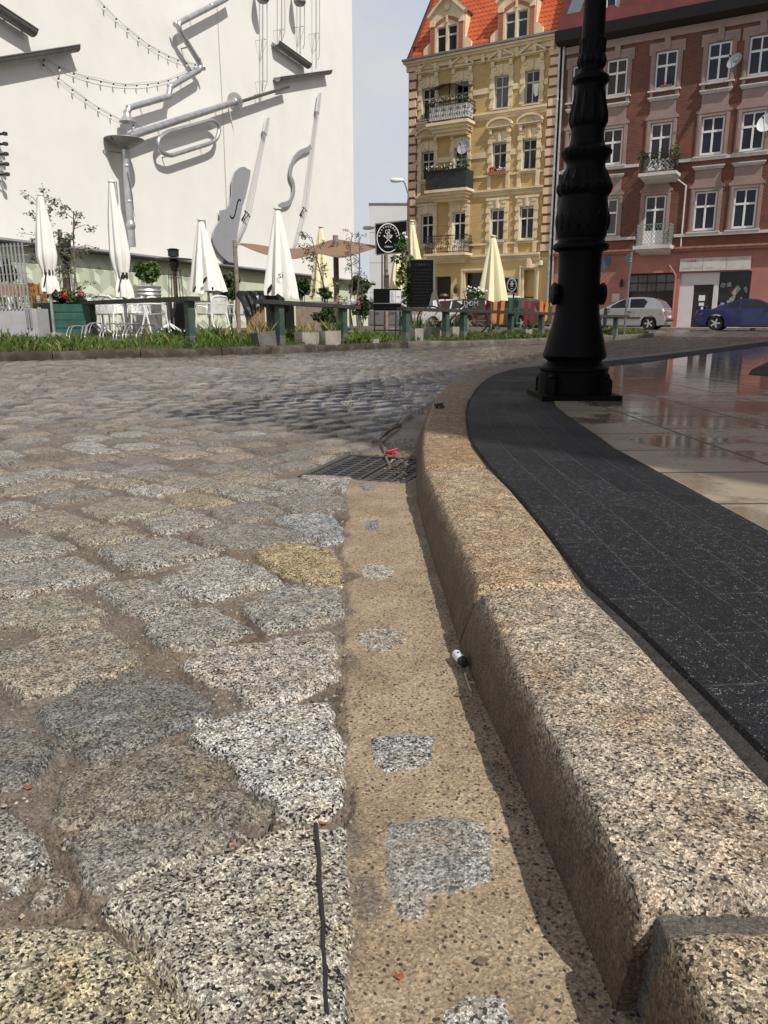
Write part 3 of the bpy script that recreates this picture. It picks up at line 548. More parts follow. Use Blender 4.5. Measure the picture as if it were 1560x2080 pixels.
def build_road():
    ys = [0.30]
    while ys[-1] < 36.0: ys.append(ys[-1] + max(0.0032, 0.0047 * ys[-1] ** 1.03))
    ys = np.array(ys); ncol = 420
    c = np.linspace(-1, 1, ncol); c = np.sign(c) * np.abs(c) ** 1.3
    half = 0.64 * ys + 1.0
    xc = np.where(ys < 3, -0.04 - 0.066 * ys, -0.24)
    X = xc[:, None] + c[None, :] * half[:, None]; Y = np.repeat(ys[:, None], ncol, 1)
    x = X.ravel(); y = Y.ravel()
    z = np.full(x.shape, -0.012); jm = np.zeros(x.shape); tint = np.tile(np.array((.3, .3, .3)), (len(x), 1)); con = np.full(x.shape, .8); gm = np.zeros(x.shape)
    xe = np.interp(y, XE[:, 0], XE[:, 1]); xe = np.where(y > 6.2, 99, xe) + (fbm(x * 30, y * 30, 2) - .5) * .014 + (fbm(x * 9, y * 9, 3) - .5) * .035
    kx = np.interp(y, KF[:, 1], KF[:, 0])
    gut = sstep(-.008, .012, x - xe); gut = np.where(y > 6.2, 0, gut)
    z += (fbm(x * 25, y * 25, 5) - .5) * .007
    # ---- setts laid on the diagonal
    wx = x + (fbm(x * 1.3, y * 1.3, 9) - .5) * .10; wy = y + (fbm(x * 1.3, y * 1.3, 19) - .5) * .10
    a = (wx + wy) / math.sqrt(2); b = (wy - wx) / math.sqrt(2)
    RW, SL = .172, .192
    bb = b / RW; r = np.floor(bb); s = a / SL + hsh(r, 0, 3) * 1.0; cl = np.floor(s)
    e0 = cl + (hsh(r, cl, 1) - .5) * .30; e1 = cl + 1 + (hsh(r, cl + 1, 1) - .5) * .30
    low = s < e0; up = s > e1; cl2 = np.where(low, cl - 1, np.where(up, cl + 1, cl))
    e0 = cl2 + (hsh(r, cl2, 1) - .5) * .30; e1 = cl2 + 1 + (hsh(r, cl2 + 1, 1) - .5) * .30
    dl = np.minimum(s - e0, e1 - s) * SL; fb = bb - r
    jit = (hsh(r, cl2, 7) - .5) * .012
    db = np.minimum(fb, 1 - fb) * RW + jit
    k = .022; hh = np.clip(.5 + .5 * (dl - db) / k, 0, 1); d = dl * (1 - hh) + db * hh - k * hh * (1 - hh)
    joint = .010 + .006 * hsh(r, cl2, 8) + .004 * sstep(3, 6, y)
    d = d - joint + (fbm(x * 42, y * 42, 4) - .5) * .012
    cs = (e0 + e1) / 2; lx = (s - cs) * SL; ly = (fb - .5) * RW
    hgt = (.011 + .006 * hsh(r, cl2, 2)) * (1 + .8 * sstep(3.0, 6, y))
    zs = -.013 + .82 * hgt * sstep(-.001, .016, d) + lx * (hsh(r, cl2, 5) - .5) * .10 + ly * (hsh(r, cl2, 6) - .5) * .10 + .003 * np.clip(d / .06, 0, 1)
    ca = (cs - hsh(r, 0, 3)) * SL; cb_ = (r + .5) * RW; ccx = (ca - cb_) / math.sqrt(2); ccy = (ca + cb_) / math.sqrt(2)
    # which stones lie where the near, surveyed ones are
    dep = ccy * math.cos(PITCH) + CAM_H * math.sin(PITCH); vv = 1040 + FPX * ((CAM_H * math.cos(PITCH) - ccy * math.sin(PITCH)) / dep); uu = 780 + FPX * ccx / dep
    near = (vv > 962) & (uu > -40) & (uu < 760)
    on = (d > -.004) & (~near)
    pal = np.array([(.40, .38, .345), (.34, .32, .29), (.42, .365, .29), (.29, .265, .235), (.46, .445, .41), (.37, .315, .245), (.40, .33, .27)])
    pick = np.floor(hsh(r, cl2, 11) * 7).astype(int) % 7; val = .62 + .66 * hsh(r, cl2, 12)
    tcol = pal[pick] * val[:, None]
    con = .6 + .4 * hsh(r, cl2, 15)
    m = sstep(-.006, .006, d) * (~near)
    z = np.where(~near, np.maximum(z, zs), z); jm = np.where(~near, m, jm); tint = np.where(near[:, None], tint, tcol)
    # ---- the near stones
    def lay(fn, col, poly, top, rnd, sink, seed):
        P = [fn(p) for p in poly]; P = [(p.x, p.y) for p in P]
        xs = [p[0] for p in P]; yy = [p[1] for p in P]
        sel = np.where((x > min(xs) - .05) & (x < max(xs) + .05) & (y > min(yy) - .05) & (y < max(yy) + .05))[0]
        if len(sel) == 0: return
        qx = x[sel] + (fbm(x[sel] * 28, y[sel] * 28, seed) - .5) * .022; qy = y[sel] + (fbm(x[sel] * 28, y[sel] * 28, seed + 50) - .5) * .022
        q = sdf_poly(qx, qy, P) + .0050 + (fbm(x[sel] * 80, y[sel] * 80, seed + 7) - .5) * .006
        mm = sstep(-.005, .005, q)
        cx_, cy_ = np.mean(xs), np.mean(yy); tx, ty = (hsh(seed, 1) - .5) * .07, (hsh(seed, 2) - .5) * .07
        dome = np.clip(q / .05, 0, 1)
        zz = sink + (top - sink) * sstep(-.003, rnd, q) + .003 * dome * (2 - dome) + ((x[sel] - cx_) * tx + (y[sel] - cy_) * ty) * sstep(0, .02, q) + (fbm(x[sel] * 34, y[sel] * 34, seed + 3) - .5) * .008 * sstep(0, .012, q) + (fbm(x[sel] * 70, y[sel] * 70, seed + 5) - .5) * .0022 * sstep(0, .01, q)
        better = q > -.006
        groove = -.010 * np.exp(-((q + .0055) / .0055) ** 2); z[sel] = z[sel] + np.where(q < -.001, groove, 0)
        z[sel] = np.where(better, np.maximum(z[sel], zz), z[sel]); jm[sel] = np.maximum(jm[sel], mm)
        tint[sel] = np.where((q > -.012)[:, None], np.array(col), tint[sel]); lum = sum(col) / 3; con[sel] = np.where(q > -.012, min(1.0, max(.82, (lum - .10) * 3.2)) if len(poly) < 14 else 1.0, con[sel])
    for i, (fn, col, poly) in enumerate(STONES):
        lay(fn, col, poly, .0 + .003 * float(hsh(i, 3)), .0075, -.010, 100 + i * 3.7)
    # ---- gutter: a smooth concrete channel, a little below the setts, with old stones showing flush in it
    zg = -.006 + (fbm(x * 6, y * 6, 33) - .5) * .005 + (fbm(x * 60, y * 60, 35) - .5) * .002 - .012 * sstep(3.2, 4.5, y)
    keep = 1 - gut
    z = z * keep + zg * gut; jm = jm * keep; gm = gut * (1 - .75 * sstep(2.9, 3.4, y))
    for i, (fn, col, poly) in enumerate(FLUSH):
        P = [fn(p) for p in poly]; P = [(p.x, p.y) for p in P]
        q = sdf_poly(x + (fbm(x * 40, y * 40, i) - .5) * .02, y + (fbm(x * 40, y * 40, i + 40) - .5) * .02, P)
        mm = sstep(-.004, .006, q) * np.clip(.80 + (fbm(x * 80, y * 80, i + 9) - .5) * .9, .45, 1.0); s2 = q > -.006
        jm = np.where(s2, np.maximum(jm, mm), jm); tint = np.where(s2[:, None], np.array(col), tint); z = z + .003 * sstep(-.004, .012, q)
    for (mu_, mv_, mr_, me_) in ((706, 1166, .034, 1.3), (748, 1812, .022, 1.9), (700, 1335, .03, 1.5), (690, 1235, .03, 1.5), (718, 1700, .02, 1.4), (690, 1080, .035, 1.2)):    # silt lying along the edge of the setts
        c_ = G(mu_, mv_); dd_ = np.hypot(x - c_.x, (y - c_.y) / me_) + (fbm(x * 50, y * 50, mu_) - .5) * .02; gm = gm * (1 - .9 * sstep(mr_, mr_ * .55, dd_)) if False else gm * (1 - .9 * (1 - sstep(mr_ * .55, mr_, dd_)))
    # ---- hollow under the grate
    gx = (x - GR_O.x) * GR_X.x + (y - GR_O.y) * GR_X.y; gy = (x - GR_O.x) * GR_Y.x + (y - GR_O.y) * GR_Y.y
    ing = (gx > -.012) & (gx < GR_W + .012) & (gy > -.012) & (gy < GR_L + .012)
    z = np.where(ing, -.10, z); jm = np.where(ing, 0, jm)
    # towards the far side the road dips no further than its crown lets it, and rises to the house fronts
    z = z + rise(y) + (fbm(x * .5, y * .5, 77) - .5) * .035 * sstep(3.5, 7, y)
    wet = sstep(2.6, 5.0, y) * (.55 + .45 * sstep(-4.0, -.5, x + (y - 6) * .35))
    V = np.stack([x, y, z], 1); nr = len(ys)
    i = np.arange(nr - 1)[:, None] * ncol + np.arange(ncol - 1)[None, :]; i = i.ravel()
    F = np.stack([i, i + 1, i + 1 + ncol, i + ncol], 1)
    # nothing of the road lies under the pavement
    bxk = np.interp(y, np.array([k[2][1] for k in KERB]), np.array([k[2][0] for k in KERB]))
    deep = (x > bxk + .02) & (y < 23); kf = ~(deep[F].all(1)); F = F[kf]
    me = bpy.data.meshes.new('road'); me.vertices.add(len(V)); me.vertices.foreach_set('co', V.ravel())
    me.loops.add(len(F) * 4); me.loops.foreach_set('vertex_index', F.ravel().astype(np.int32)); me.polygons.add(len(F))
    me.polygons.foreach_set('loop_start', np.arange(0, len(F) * 4, 4, dtype=np.int32)); me.polygons.foreach_set('loop_total', np.full(len(F), 4, dtype=np.int32))
    me.update(calc_edges=True); me.validate()
    ca_ = me.attributes.new('tint', 'FLOAT_COLOR', 'POINT'); ca_.data.foreach_set('color', np.concatenate([tint * .80, np.ones((len(V), 1))], 1).astype(np.float32).ravel())
    for nme, arr in (('jm', jm), ('gm', gm), ('wet', wet), ('con', con)):
        q = me.attributes.new(nme, 'FLOAT', 'POINT'); q.data.foreach_set('value', arr.astype(np.float32))
    global ROADV, ROADJ; ROADV = V; ROADJ = jm + gm
    me.materials.append(M['road']); me.shade_smooth()
    o = bpy.data.objects.new('road', me); COL.objects.link(o); struct(o); return o
build_road()
def road_z(x, y): i = np.argmin((ROADV[:, 0] - x) ** 2 + (ROADV[:, 1] - y) ** 2); return float(ROADV[i, 2])
gmb = MB()
gys = [-60, -5, 24, 27, 30, 33, 35, 60, 120, 300]; gxs = [-300, -60, 60, 300]
gv = [(xx, yy, float(rise(yy)) - 0.13) for yy in gys for xx in gxs]
gmb.add(gv, [(j * 4 + i, j * 4 + i + 1, (j + 1) * 4 + i + 1, (j + 1) * 4 + i) for j in range(len(gys) - 1) for i in range(3)])
struct(gmb.build('ground', M['ground']))

# ---------------------------------------------------------------- kerb, stone by stone
kerb = struct(thing('kerb', None, None, (0.2, 1.2, 0)))
def resample(P, step0):
    out = []
    for i in range(len(P) - 1):
        a = np.array(P[i]); b = np.array(P[i + 1]); L = np.linalg.norm(a[0] - b[0]); dist = max(.3, np.linalg.norm(a[0])); n = max(1, int(L / (step0 * dist)))
        for j in range(n): out.append(a + (b - a) * j / n)
    out.append(np.array(P[-1])); return np.array(out)
KP = resample(KERB, .012)
KS = np.concatenate([[0], np.cumsum(np.linalg.norm(np.diff(KP[:, 0], axis=0), axis=1))])
def k_at(s): return np.array([[np.interp(s, KS, KP[:, i, j]) for j in range(2)] for i in range(3)])
PROF = [(-.004, -.10), (0, .0), (.18, .03), (.42, .055), (.72, .078), (.90, .089), (1.0, .096)]     # batter of the face: share of foot->edge, height
def kerb_stone(s0, s1, seed, tint, gap=.004, h=.100, shift=0.0):
    dist = max(.4, s0); st = max(.006, .008 * dist); n = max(3, int((s1 - s0 - 2 * gap) / st)); vs, tn, fc = [], [], []
    rows = []
    topn = 9
    for i in range(n + 1):
        s = s0 + gap + (s1 - s0 - 2 * gap) * i / n; f, e, bk = k_at(s); f = f + np.array((shift, 0)); e = e + np.array((shift, 0))
        en = min(s - s0, s1 - s); rr = .026; dr = 0 if en > rr else (rr - math.sqrt(max(0, rr * rr - (rr - en) ** 2)))   # rounded ends
        row = []
        for q, zz in PROF: p = f + (e - f) * q; row.append((p[0], p[1], zz * h / .1, 1 - sstep(.55, 1.0, q)))
        for q in (.05, .11, .22, .35, .5, .65, .8, .93, 1.0):
            p = e + (bk - e) * q; zz = h + .003 * math.sin(q * math.pi) + (.0 if q > .05 else -.001) - (.006 if q == 1.0 else 0); row.append((p[0], p[1], zz, 0))
        p = bk; row.append((p[0], p[1], h - .06, 0))
        rows.append([(a, b, c - (dr if c > 0 else 0), d) for a, b, c, d in row])
    A = np.array(rows); m = A.shape[1]; fl = A.reshape(-1, 4).copy()
    amp = np.where(fl[:, 2] > .02, 1.0, .35); edge = np.exp(-((fl[:, 2] / h - .92) / .12) ** 2) * (fl[:, 3] > -.1)
    fx, fy, fz = fl[:, 0], fl[:, 1], fl[:, 2]
    dn = (fbm(fx * 22 + fz * 40, fy * 22, seed) - .5) * .008 + (fbm(fx * 70 + fz * 70, fy * 70, seed + 3) - .5) * .003
    onface = fl[:, 3] > .4
    fl[:, 2] += np.where(onface, 0, dn * .9) * np.where(fz > .05, 1, 0); fl[:, 0] -= np.where(fz < h * .99, dn * .8 * amp, 0)
    F = []
    for i in range(n):
        for j in range(m - 1): a = i * m + j; F.append((a, a + 1, a + 1 + m, a + m))
    F.append(tuple(range(m))[::-1]); F.append(tuple(range(n * m, (n + 1) * m)))
    mb = MB(); mb.add(fl[:, :3], [f[::-1] for f in F]); o = mb.build('kerb_stone', M['kerb'], kerb, w=True, smooth=60)
    me = o.data; c = me.attributes.new('tint', 'FLOAT_COLOR', 'POINT'); c.data.foreach_set('color', np.tile(np.array((*tint, 1), np.float32), len(me.vertices)))
    q = me.attributes.new('jm', 'FLOAT', 'POINT'); q.data.foreach_set('value', fl[:, 3].astype(np.float32))
    return o
sY = lambda Y: float(np.interp(Y, KP[:20 * 60, 0, 1][:], KS[:len(KP[:20 * 60])]))
jn = [0.13, .497, 1.232, 2.34, 2.945, 3.78, 4.6, 5.4, 6.2, 7.0]
js = [sY(q) for q in jn]; last = js[-1]
while last < KS[-1] - 1.0: last += .9; js.append(last)
KT = [(.46, .375, .26), (.46, .385, .295), (.45, .34, .22), (.40, .275, .15), (.40, .28, .16), (.38, .27, .16), (.42, .31, .20), (.40, .31, .22), (.33, .28, .23)]
for i in range(len(js) - 1):
    kerb_stone(js[i] + (.008 if i == 1 else 0), js[i + 1] - (.008 if i == 0 else 0), 11 + i * 5.3, KT[min(i, 8)], shift=.010 if i == 0 else 0)
mj = MB()
def mortar(s0, s1, h):
    f, e, bk = k_at(s0); f2, e2, bk2 = k_at(s1)
    n1, n2 = 14, 44; vs = []
    for i in range(n1 + 1):
        ss = s0 + (s1 - s0) * i / n1; f, e, bk = k_at(ss)
        for j in range(n2 + 1):
            q = j / n2
            if q < .4: p = f + (e - f) * (q / .4); zz = h * (q / .4) ** .8
            else: p = e + (bk - e) * (q - .4) / .6; zz = h
            vs.append((p[0] + .014 * (1 - q) + .003 + (fbm(np.array(ss * 50), np.array(q * 30), 3) - .5) * .008, p[1], zz + (fbm(np.array(ss * 60), np.array(q * 40), 8) - .5) * .010 - .004))
    mj.add(vs, [((i) * (n2 + 1) + j, (i) * (n2 + 1) + j + 1, (i + 1) * (n2 + 1) + j + 1, (i + 1) * (n2 + 1) + j)[::-1] for i in range(n1) for j in range(n2)])
mortar(js[1] - .045, js[1] + .03, .090); mortar(js[2] - .02, js[2] + .028, .094); mortar(js[3] - .01, js[3] + .01, .094)
mj.build('mortar', M['mortar'], kerb, w=True, smooth=60)

# ---------------------------------------------------------------- pavement: dark pavers along the kerb, wet slabs behind
pave = struct(thing('pavement', None, None, (0.8, 3.0, 0.1)))
BAND = [((.425, .12), (.84, .12)), ((.412, .60), (.835, .60)), ((.395, .86), (.83, .90)), ((.380, 1.05), (.826, 1.1)), ((.357, 1.25), (.824, 1.3)), ((.356, 1.6), (.822, 1.6)), ((.352, 1.9), (.82, 1.9)), ((.332, 2.4), (.815, 2.36)), ((.330, 2.75), (.812, 2.7)), ((.350, 3.15), (.83, 2.95)),
        ((.418, 3.85), (.86, 3.55)), ((.50, 4.42), (.90, 4.05)), ((.655, 5.28), (1.03, 4.8)), ((.79, 5.92), (1.17, 5.35)), ((1.0, 6.70), (1.42, 6.05)), ((1.28, 7.39), (1.78, 6.85)), ((1.75, 7.97), (2.16, 7.53)), ((2.47, 8.66), (2.88, 8.44)), ((3.37, 9.84), (3.78, 9.72)), ((5.17, 12.36), (5.6, 12.16)), ((8.44, 17.13), (8.9, 16.95)), ((12.27, 22.83), (12.7, 22.6))]
bp = resample(BAND, .02); nb = 14; vs, stv = [], []; sl = 0
for i in range(len(bp)):
    if i: sl += np.linalg.norm((bp[i][0] + bp[i][1]) / 2 - (bp[i - 1][0] + bp[i - 1][1]) / 2)
    for j in range(nb):
        q = j / (nb - 1); p = bp[i][0] + (bp[i][1] - bp[i][0]) * q
        vs.append((p[0], p[1], .1 + float(fbm(np.array(p[0] * 3), np.array(p[1] * 3), 4) - .5) * .004)); stv.append((sl, q * .4625, 0))
pb = MB(); pb.add(vs, [(i * nb + j, i * nb + j + 1, (i + 1) * nb + j + 1, (i + 1) * nb + j) for i in range(len(bp) - 1) for j in range(nb - 1)])
nv = len(pb.v)   # worn outer lip
for i in range(len(bp)): p = bp[i][0]; d = bp[i][0] - bp[i][1]; d = d / np.linalg.norm(d) * .003; pb.v.append((p[0] + d[0] * 2, p[1] + d[1] * 2, .085)); stv.append((0, 0, 0))
for i in range(len(bp) - 1): pb.f.append((nv + i, i * nb, (i + 1) * nb, nv + i + 1)[::-1]); pb.m.append(0)
ob = pb.build('paver_band', M['paver'], pave, w=True, smooth=40)
at = ob.data.attributes.new('st', 'FLOAT_VECTOR', 'POINT'); at.data.foreach_set('vector', np.array(stv, np.float32).ravel())
sb = MB(); inner = [tuple(b[1]) for b in bp]
sv = []; cols = 2
for p in inner: sv.append((p[0] + .004, p[1], .1)); sv.append((max(p[0] + 20, 26), p[1] - 4.0, .1))
sb.add(sv, [(2 * i, 2 * i + 1, 2 * i + 3, 2 * i + 2) for i in range(len(inner) - 1)])
sb.build('slab_field', M['slab'], pave, w=True)
# a lens of the dark pavers set into the slabs
lens = [(3.02, 6.45), (3.35, 7.1), (3.95, 8.1), (4.75, 9.3), (6.2, 10.9), (6.6, 10.6), (6.3, 9.4), (5.5, 8.0), (4.6, 6.9), (3.7, 6.3), (3.2, 6.2)]
lb = MB(); lb.slab(lens, .101, .104); lo = lb.build('paver_inlay', M['paver'], pave, w=True)
at = lo.data.attributes.new('st', 'FLOAT_VECTOR', 'POINT'); at.data.foreach_set('vector', np.array([(v[0], v[1], 0) for v in lb.v], np.float32).ravel())
# grit and mortar in the slot between kerb and pavers
mb = MB(); gk = resample([(k[2],) for k in KERB], .03)[:, 0]
vs = []
for i, p in enumerate(gk): vs.append((p[0] - .012, p[1], .088)); vs.append((p[0] + .05, p[1] - .02, .094))
mb.add(vs, [(2 * i, 2 * i + 1, 2 * i + 3, 2 * i + 2) for i in range(len(gk) - 1)]); mb.build('joint_filling', M['joint_dirt'], pave, w=True)

# ---------------------------------------------------------------- far side: the terrace and its kerb
TK = [(-9.2, 7.6), (-6.8, 8.8), (-5.15, 10.15), (-4.05, 11.05), (-2.92, 11.8), (-2.3, 12.4), (-1.26, 13.5), (.4, 15.3), (1.0, 15.8), (2.35, 17.35), (3.75, 18.6), (6.35, 22.3), (8.35, 24.9), (8.9, 26.0)]
def smoothline(P, n=6):
    P = [np.array(p, float) for p in P]; out = []
    for i in range(len(P) - 1):
        p0 = P[max(i - 1, 0)]; p1 = P[i]; p2 = P[i + 1]; p3 = P[min(i + 2, len(P) - 1)]
        for k in range(n):
            t = k / n; out.append(.5 * ((2 * p1) + (-p0 + p2) * t + (2 * p0 - 5 * p1 + 4 * p2 - p3) * t * t + (-p0 + 3 * p1 - 3 * p2 + p3) * t ** 3))
    out.append(P[-1]); return np.array(out)
TKs = smoothline(TK, 8)
tkS = np.concatenate([[0], np.cumsum(np.linalg.norm(np.diff(TKs, axis=0), axis=1))])
def tk_at(s): return np.array([np.interp(s, tkS, TKs[:, 0]), np.interp(s, tkS, TKs[:, 1])])
TZ = .12
tk = struct(thing('terrace_kerb', None, None, (-3.15, 13.3, 0)))
s = 0; i = 0
while s < tkS[-1] - .5:
    L = .95 + .35 * random.random(); s1 = min(tkS[-1], s + L); n = 5; mb = MB(); vs = []
    dz = random.uniform(-.012, .010)
    for k in range(n + 1):
        q = s + .006 + (s1 - s - .012) * k / n; p = tk_at(q); t = tk_at(min(q + .05, tkS[-1])) - tk_at(max(q - .05, 0)); t = nrm(t); nn = np.array((-t[1], t[0]))
        zb = float(rise(p[1]))
        for (o_, z_) in ((0, -.1), (.0, .06), (.008, .105), (.03, .12), (.15, .122), (.16, .05)):
            pp = p + nn * (o_ + (0.006 * (random.random() - .5))); vs.append((pp[0], pp[1], zb + z_ + dz + .006 * (random.random() - .5)))
    mb.add(vs, [(k * 6 + j, (k + 1) * 6 + j, (k + 1) * 6 + j + 1, k * 6 + j + 1) for k in range(n) for j in range(5)] + [tuple(range(6)), tuple(range(n * 6, n * 6 + 6))[::-1]])
    mb.build('kerb_stone', M['kerb_far'] if tk_at(s)[0] < .3 else M['kerb_grey'], tk, w=True, smooth=50); s = s1; i += 1
tb = MB(); front = []
for q in np.linspace(0, tkS[-1], 80):
    p = tk_at(q); t = nrm(tk_at(min(q + .05, tkS[-1])) - tk_at(max(q - .05, 0))); front.append((p[0] - t[1] * .14, p[1] + t[0] * .14))
vs = []
for p in front: vs.append((p[0], p[1], TZ - .01 + float(rise(p[1])))); vs.append((p[0] - 2.2 * .55, p[1] + 2.2 * .83, TZ + .10)); vs.append((p[0] - 7, p[1] + 14, TZ + .15))
tb.add(vs, [(3 * i + j, 3 * i + 3 + j, 3 * i + 4 + j, 3 * i + 1 + j) for i in range(len(front) - 1) for j in range(2)])
struct(tb.build('terrace_ground', M['soil'], smooth=60))
# ================================================================ HOUSES
FY = Frame((1.62, 45.9), math.atan2(-.517, .856)); TH = FY.th
def holes_wall(mb, x0, x1, z0, z1, holes, y=0.0, depth=.16, mi=0, rmi=None):
    xs = sorted({x0, x1, *[min(max(h[i], x0), x1) for h in holes for i in (0, 1)]}); zs = sorted({z0, z1, *[min(max(h[i], z0), z1) for h in holes for i in (2, 3)]})
    for i in range(len(xs) - 1):
        for j in range(len(zs) - 1):
            cx, cz = (xs[i] + xs[i + 1]) / 2, (zs[j] + zs[j + 1]) / 2
            if any(h[0] < cx < h[1] and h[2] < cz < h[3] for h in holes): continue
            mb.add([(xs[i], y, zs[j]), (xs[i + 1], y, zs[j]), (xs[i + 1], y, zs[j + 1]), (xs[i], y, zs[j + 1])], [(0, 1, 2, 3)], mi)
    for a, b, c, d in [h[:4] for h in holes]:
        r = mi if rmi is None else rmi
        mb.add([(a, y, c), (a, y + depth, c), (a, y + depth, d), (a, y, d)], [(0, 1, 2, 3)], r)
        mb.add([(b, y, c), (b, y, d), (b, y + depth, d), (b, y + depth, c)], [(0, 1, 2, 3)], r)
        mb.add([(a, y, d), (a, y + depth, d), (b, y + depth, d), (b, y, d)], [(0, 1, 2, 3)], r)
        mb.add([(a, y, c), (b, y, c), (b, y + depth, c), (a, y + depth, c)], [(0, 1, 2, 3)], r)
def window(parent, x0, x1, z0, z1, fm, gm, y=.10, bar=.06, trans=.66, mull=True, name='window', panes=2, lower_panel=0.0, open_leaf=False):
    """casement: frame, transom, mullion; the panes lie behind the frame"""
    mb = MB(); b = bar; yb = y + .05
    mb.box(x0, x0 + b, y, yb, z0, z1); mb.box(x1 - b, x1, y, yb, z0, z1); mb.box(x0 + b, x1 - b, y, yb, z1 - b, z1); mb.box(x0 + b, x1 - b, y, yb, z0, z0 + b * 1.3)
    zt = z0 + (z1 - z0) * trans
    mb.box(x0 + b, x1 - b, y - .015, yb, zt - b * .6, zt + b * .6)
    for k in range(1, panes):
        xm = x0 + (x1 - x0) * k / panes
        mb.box(xm - b * .55, xm + b * .55, y - .008, yb, z0 + b * 1.3, zt - b * .6); mb.box(xm - b * .4, xm + b * .4, y - .006, yb, zt + b * .6, z1 - b)
    if lower_panel: mb.box(x0 + b, x1 - b, y + .012, yb, z0 + b * 1.3, z0 + lower_panel)
    f = mb.build(name, fm, parent)
    g = MB(); q = y + .035
    ztop = z0 + b + lower_panel
    xsplit = [x0 + b + (x1 - x0 - 2 * b) * k / panes for k in range(panes + 1)]
    for k in range(panes):
        for (za, zb) in ((ztop, zt - b * .6), (zt + b * .6, z1 - b)):
            t = random.uniform(-.006, .006)      # old panes lie a little out of true
            g.add([(xsplit[k], q + t, za), (xsplit[k + 1], q - t, za), (xsplit[k + 1], q - t * .5, zb), (xsplit[k], q + t * .7, zb)], [(0, 1, 2, 3)])
    g.build('pane', gm, f)
    return f
def mould(mb, x0, x1, z0, z1, d, steps=3, mi=None):   # stepped horizontal moulding, growing outwards to the top
    for k in range(steps):
        dd = d * (k + 1) / steps; e = .02 * k
        mb.box(x0 - e, x1 + e, -dd, .04 - .002 * k, z0 + (z1 - z0) * k / steps, z0 + (z1 - z0) * (k + 1) / steps, mi)

# ---------------------------------------------------------------- the yellow house
yh = thing('tenement_house', 'ornate yellow brick tenement with cream window surrounds and steep orange tiled roof', 'house', FY.o, TH)
YC = [(.53, 1.31), (2.52, 3.28), (4.73, 5.52), (6.38, 7.15)]
YR = [(11.06, 12.60), (8.0, 9.45), (4.62, 6.22)]
holes = []
for ri, (za, zb) in enumerate(YR):
    for ci, (xa, xb) in enumerate(YC): holes.append((xa, xb, (za if ci != 1 else (10.62, 7.32, 4.07)[ri]), zb))
wm = MB(); holes_wall(wm, -.25, 8.1, 3.72, 14.0, holes, mi=0, rmi=1)
wm.box(-.25, 8.1, .18, 9.0, 3.72, 14.0, 0)
gh = [(1.47, 2.46, .14, 2.9), (3.33, 5.35, .75, 3.05), (6.74, 7.36, .14, 3.1)]
holes_wall(wm, -.25, 8.1, 0, 3.72, gh, depth=.35, mi=2, rmi=2); wm.box(-.25, 8.1, .36, 9.0, 0, 3.72, 2)
wm.build('wall', [M['brick_yellow'], M['stucco'], M['stucco_yellow']], yh)
for ri, (za, zb) in enumerate(YR):
    for ci, (xa, xb) in enumerate(YC):
        z0 = za if ci != 1 else (10.62, 7.32, 4.07)[ri]
        f = window(yh, xa + .01, xb - .01, z0 + .01, zb - .01, M['frame_white'] if ri == 2 else M['frame_old'], M['glass_grey'] if (ri, ci) in ((0, 2),) else M['glass'], trans=.66 if ci != 1 else .74, lower_panel=.72 if (ci == 1 and ri == 2) else 0)
        if ci == 1: f.name = 'balcony_door'
        if ri == 0 and ci == 3: # a bit of curtain blown out of the open leaf
            c = MB(); c.add([(6.80, .09, 12.0), (7.08, .09, 12.0), (7.06, .06, 11.45), (6.93, .05, 11.38), (6.82, .07, 11.6)], [(0, 1, 2, 3, 4)]); c.build('curtain', M['fabric_white'], f)
t = MB()   # window surrounds
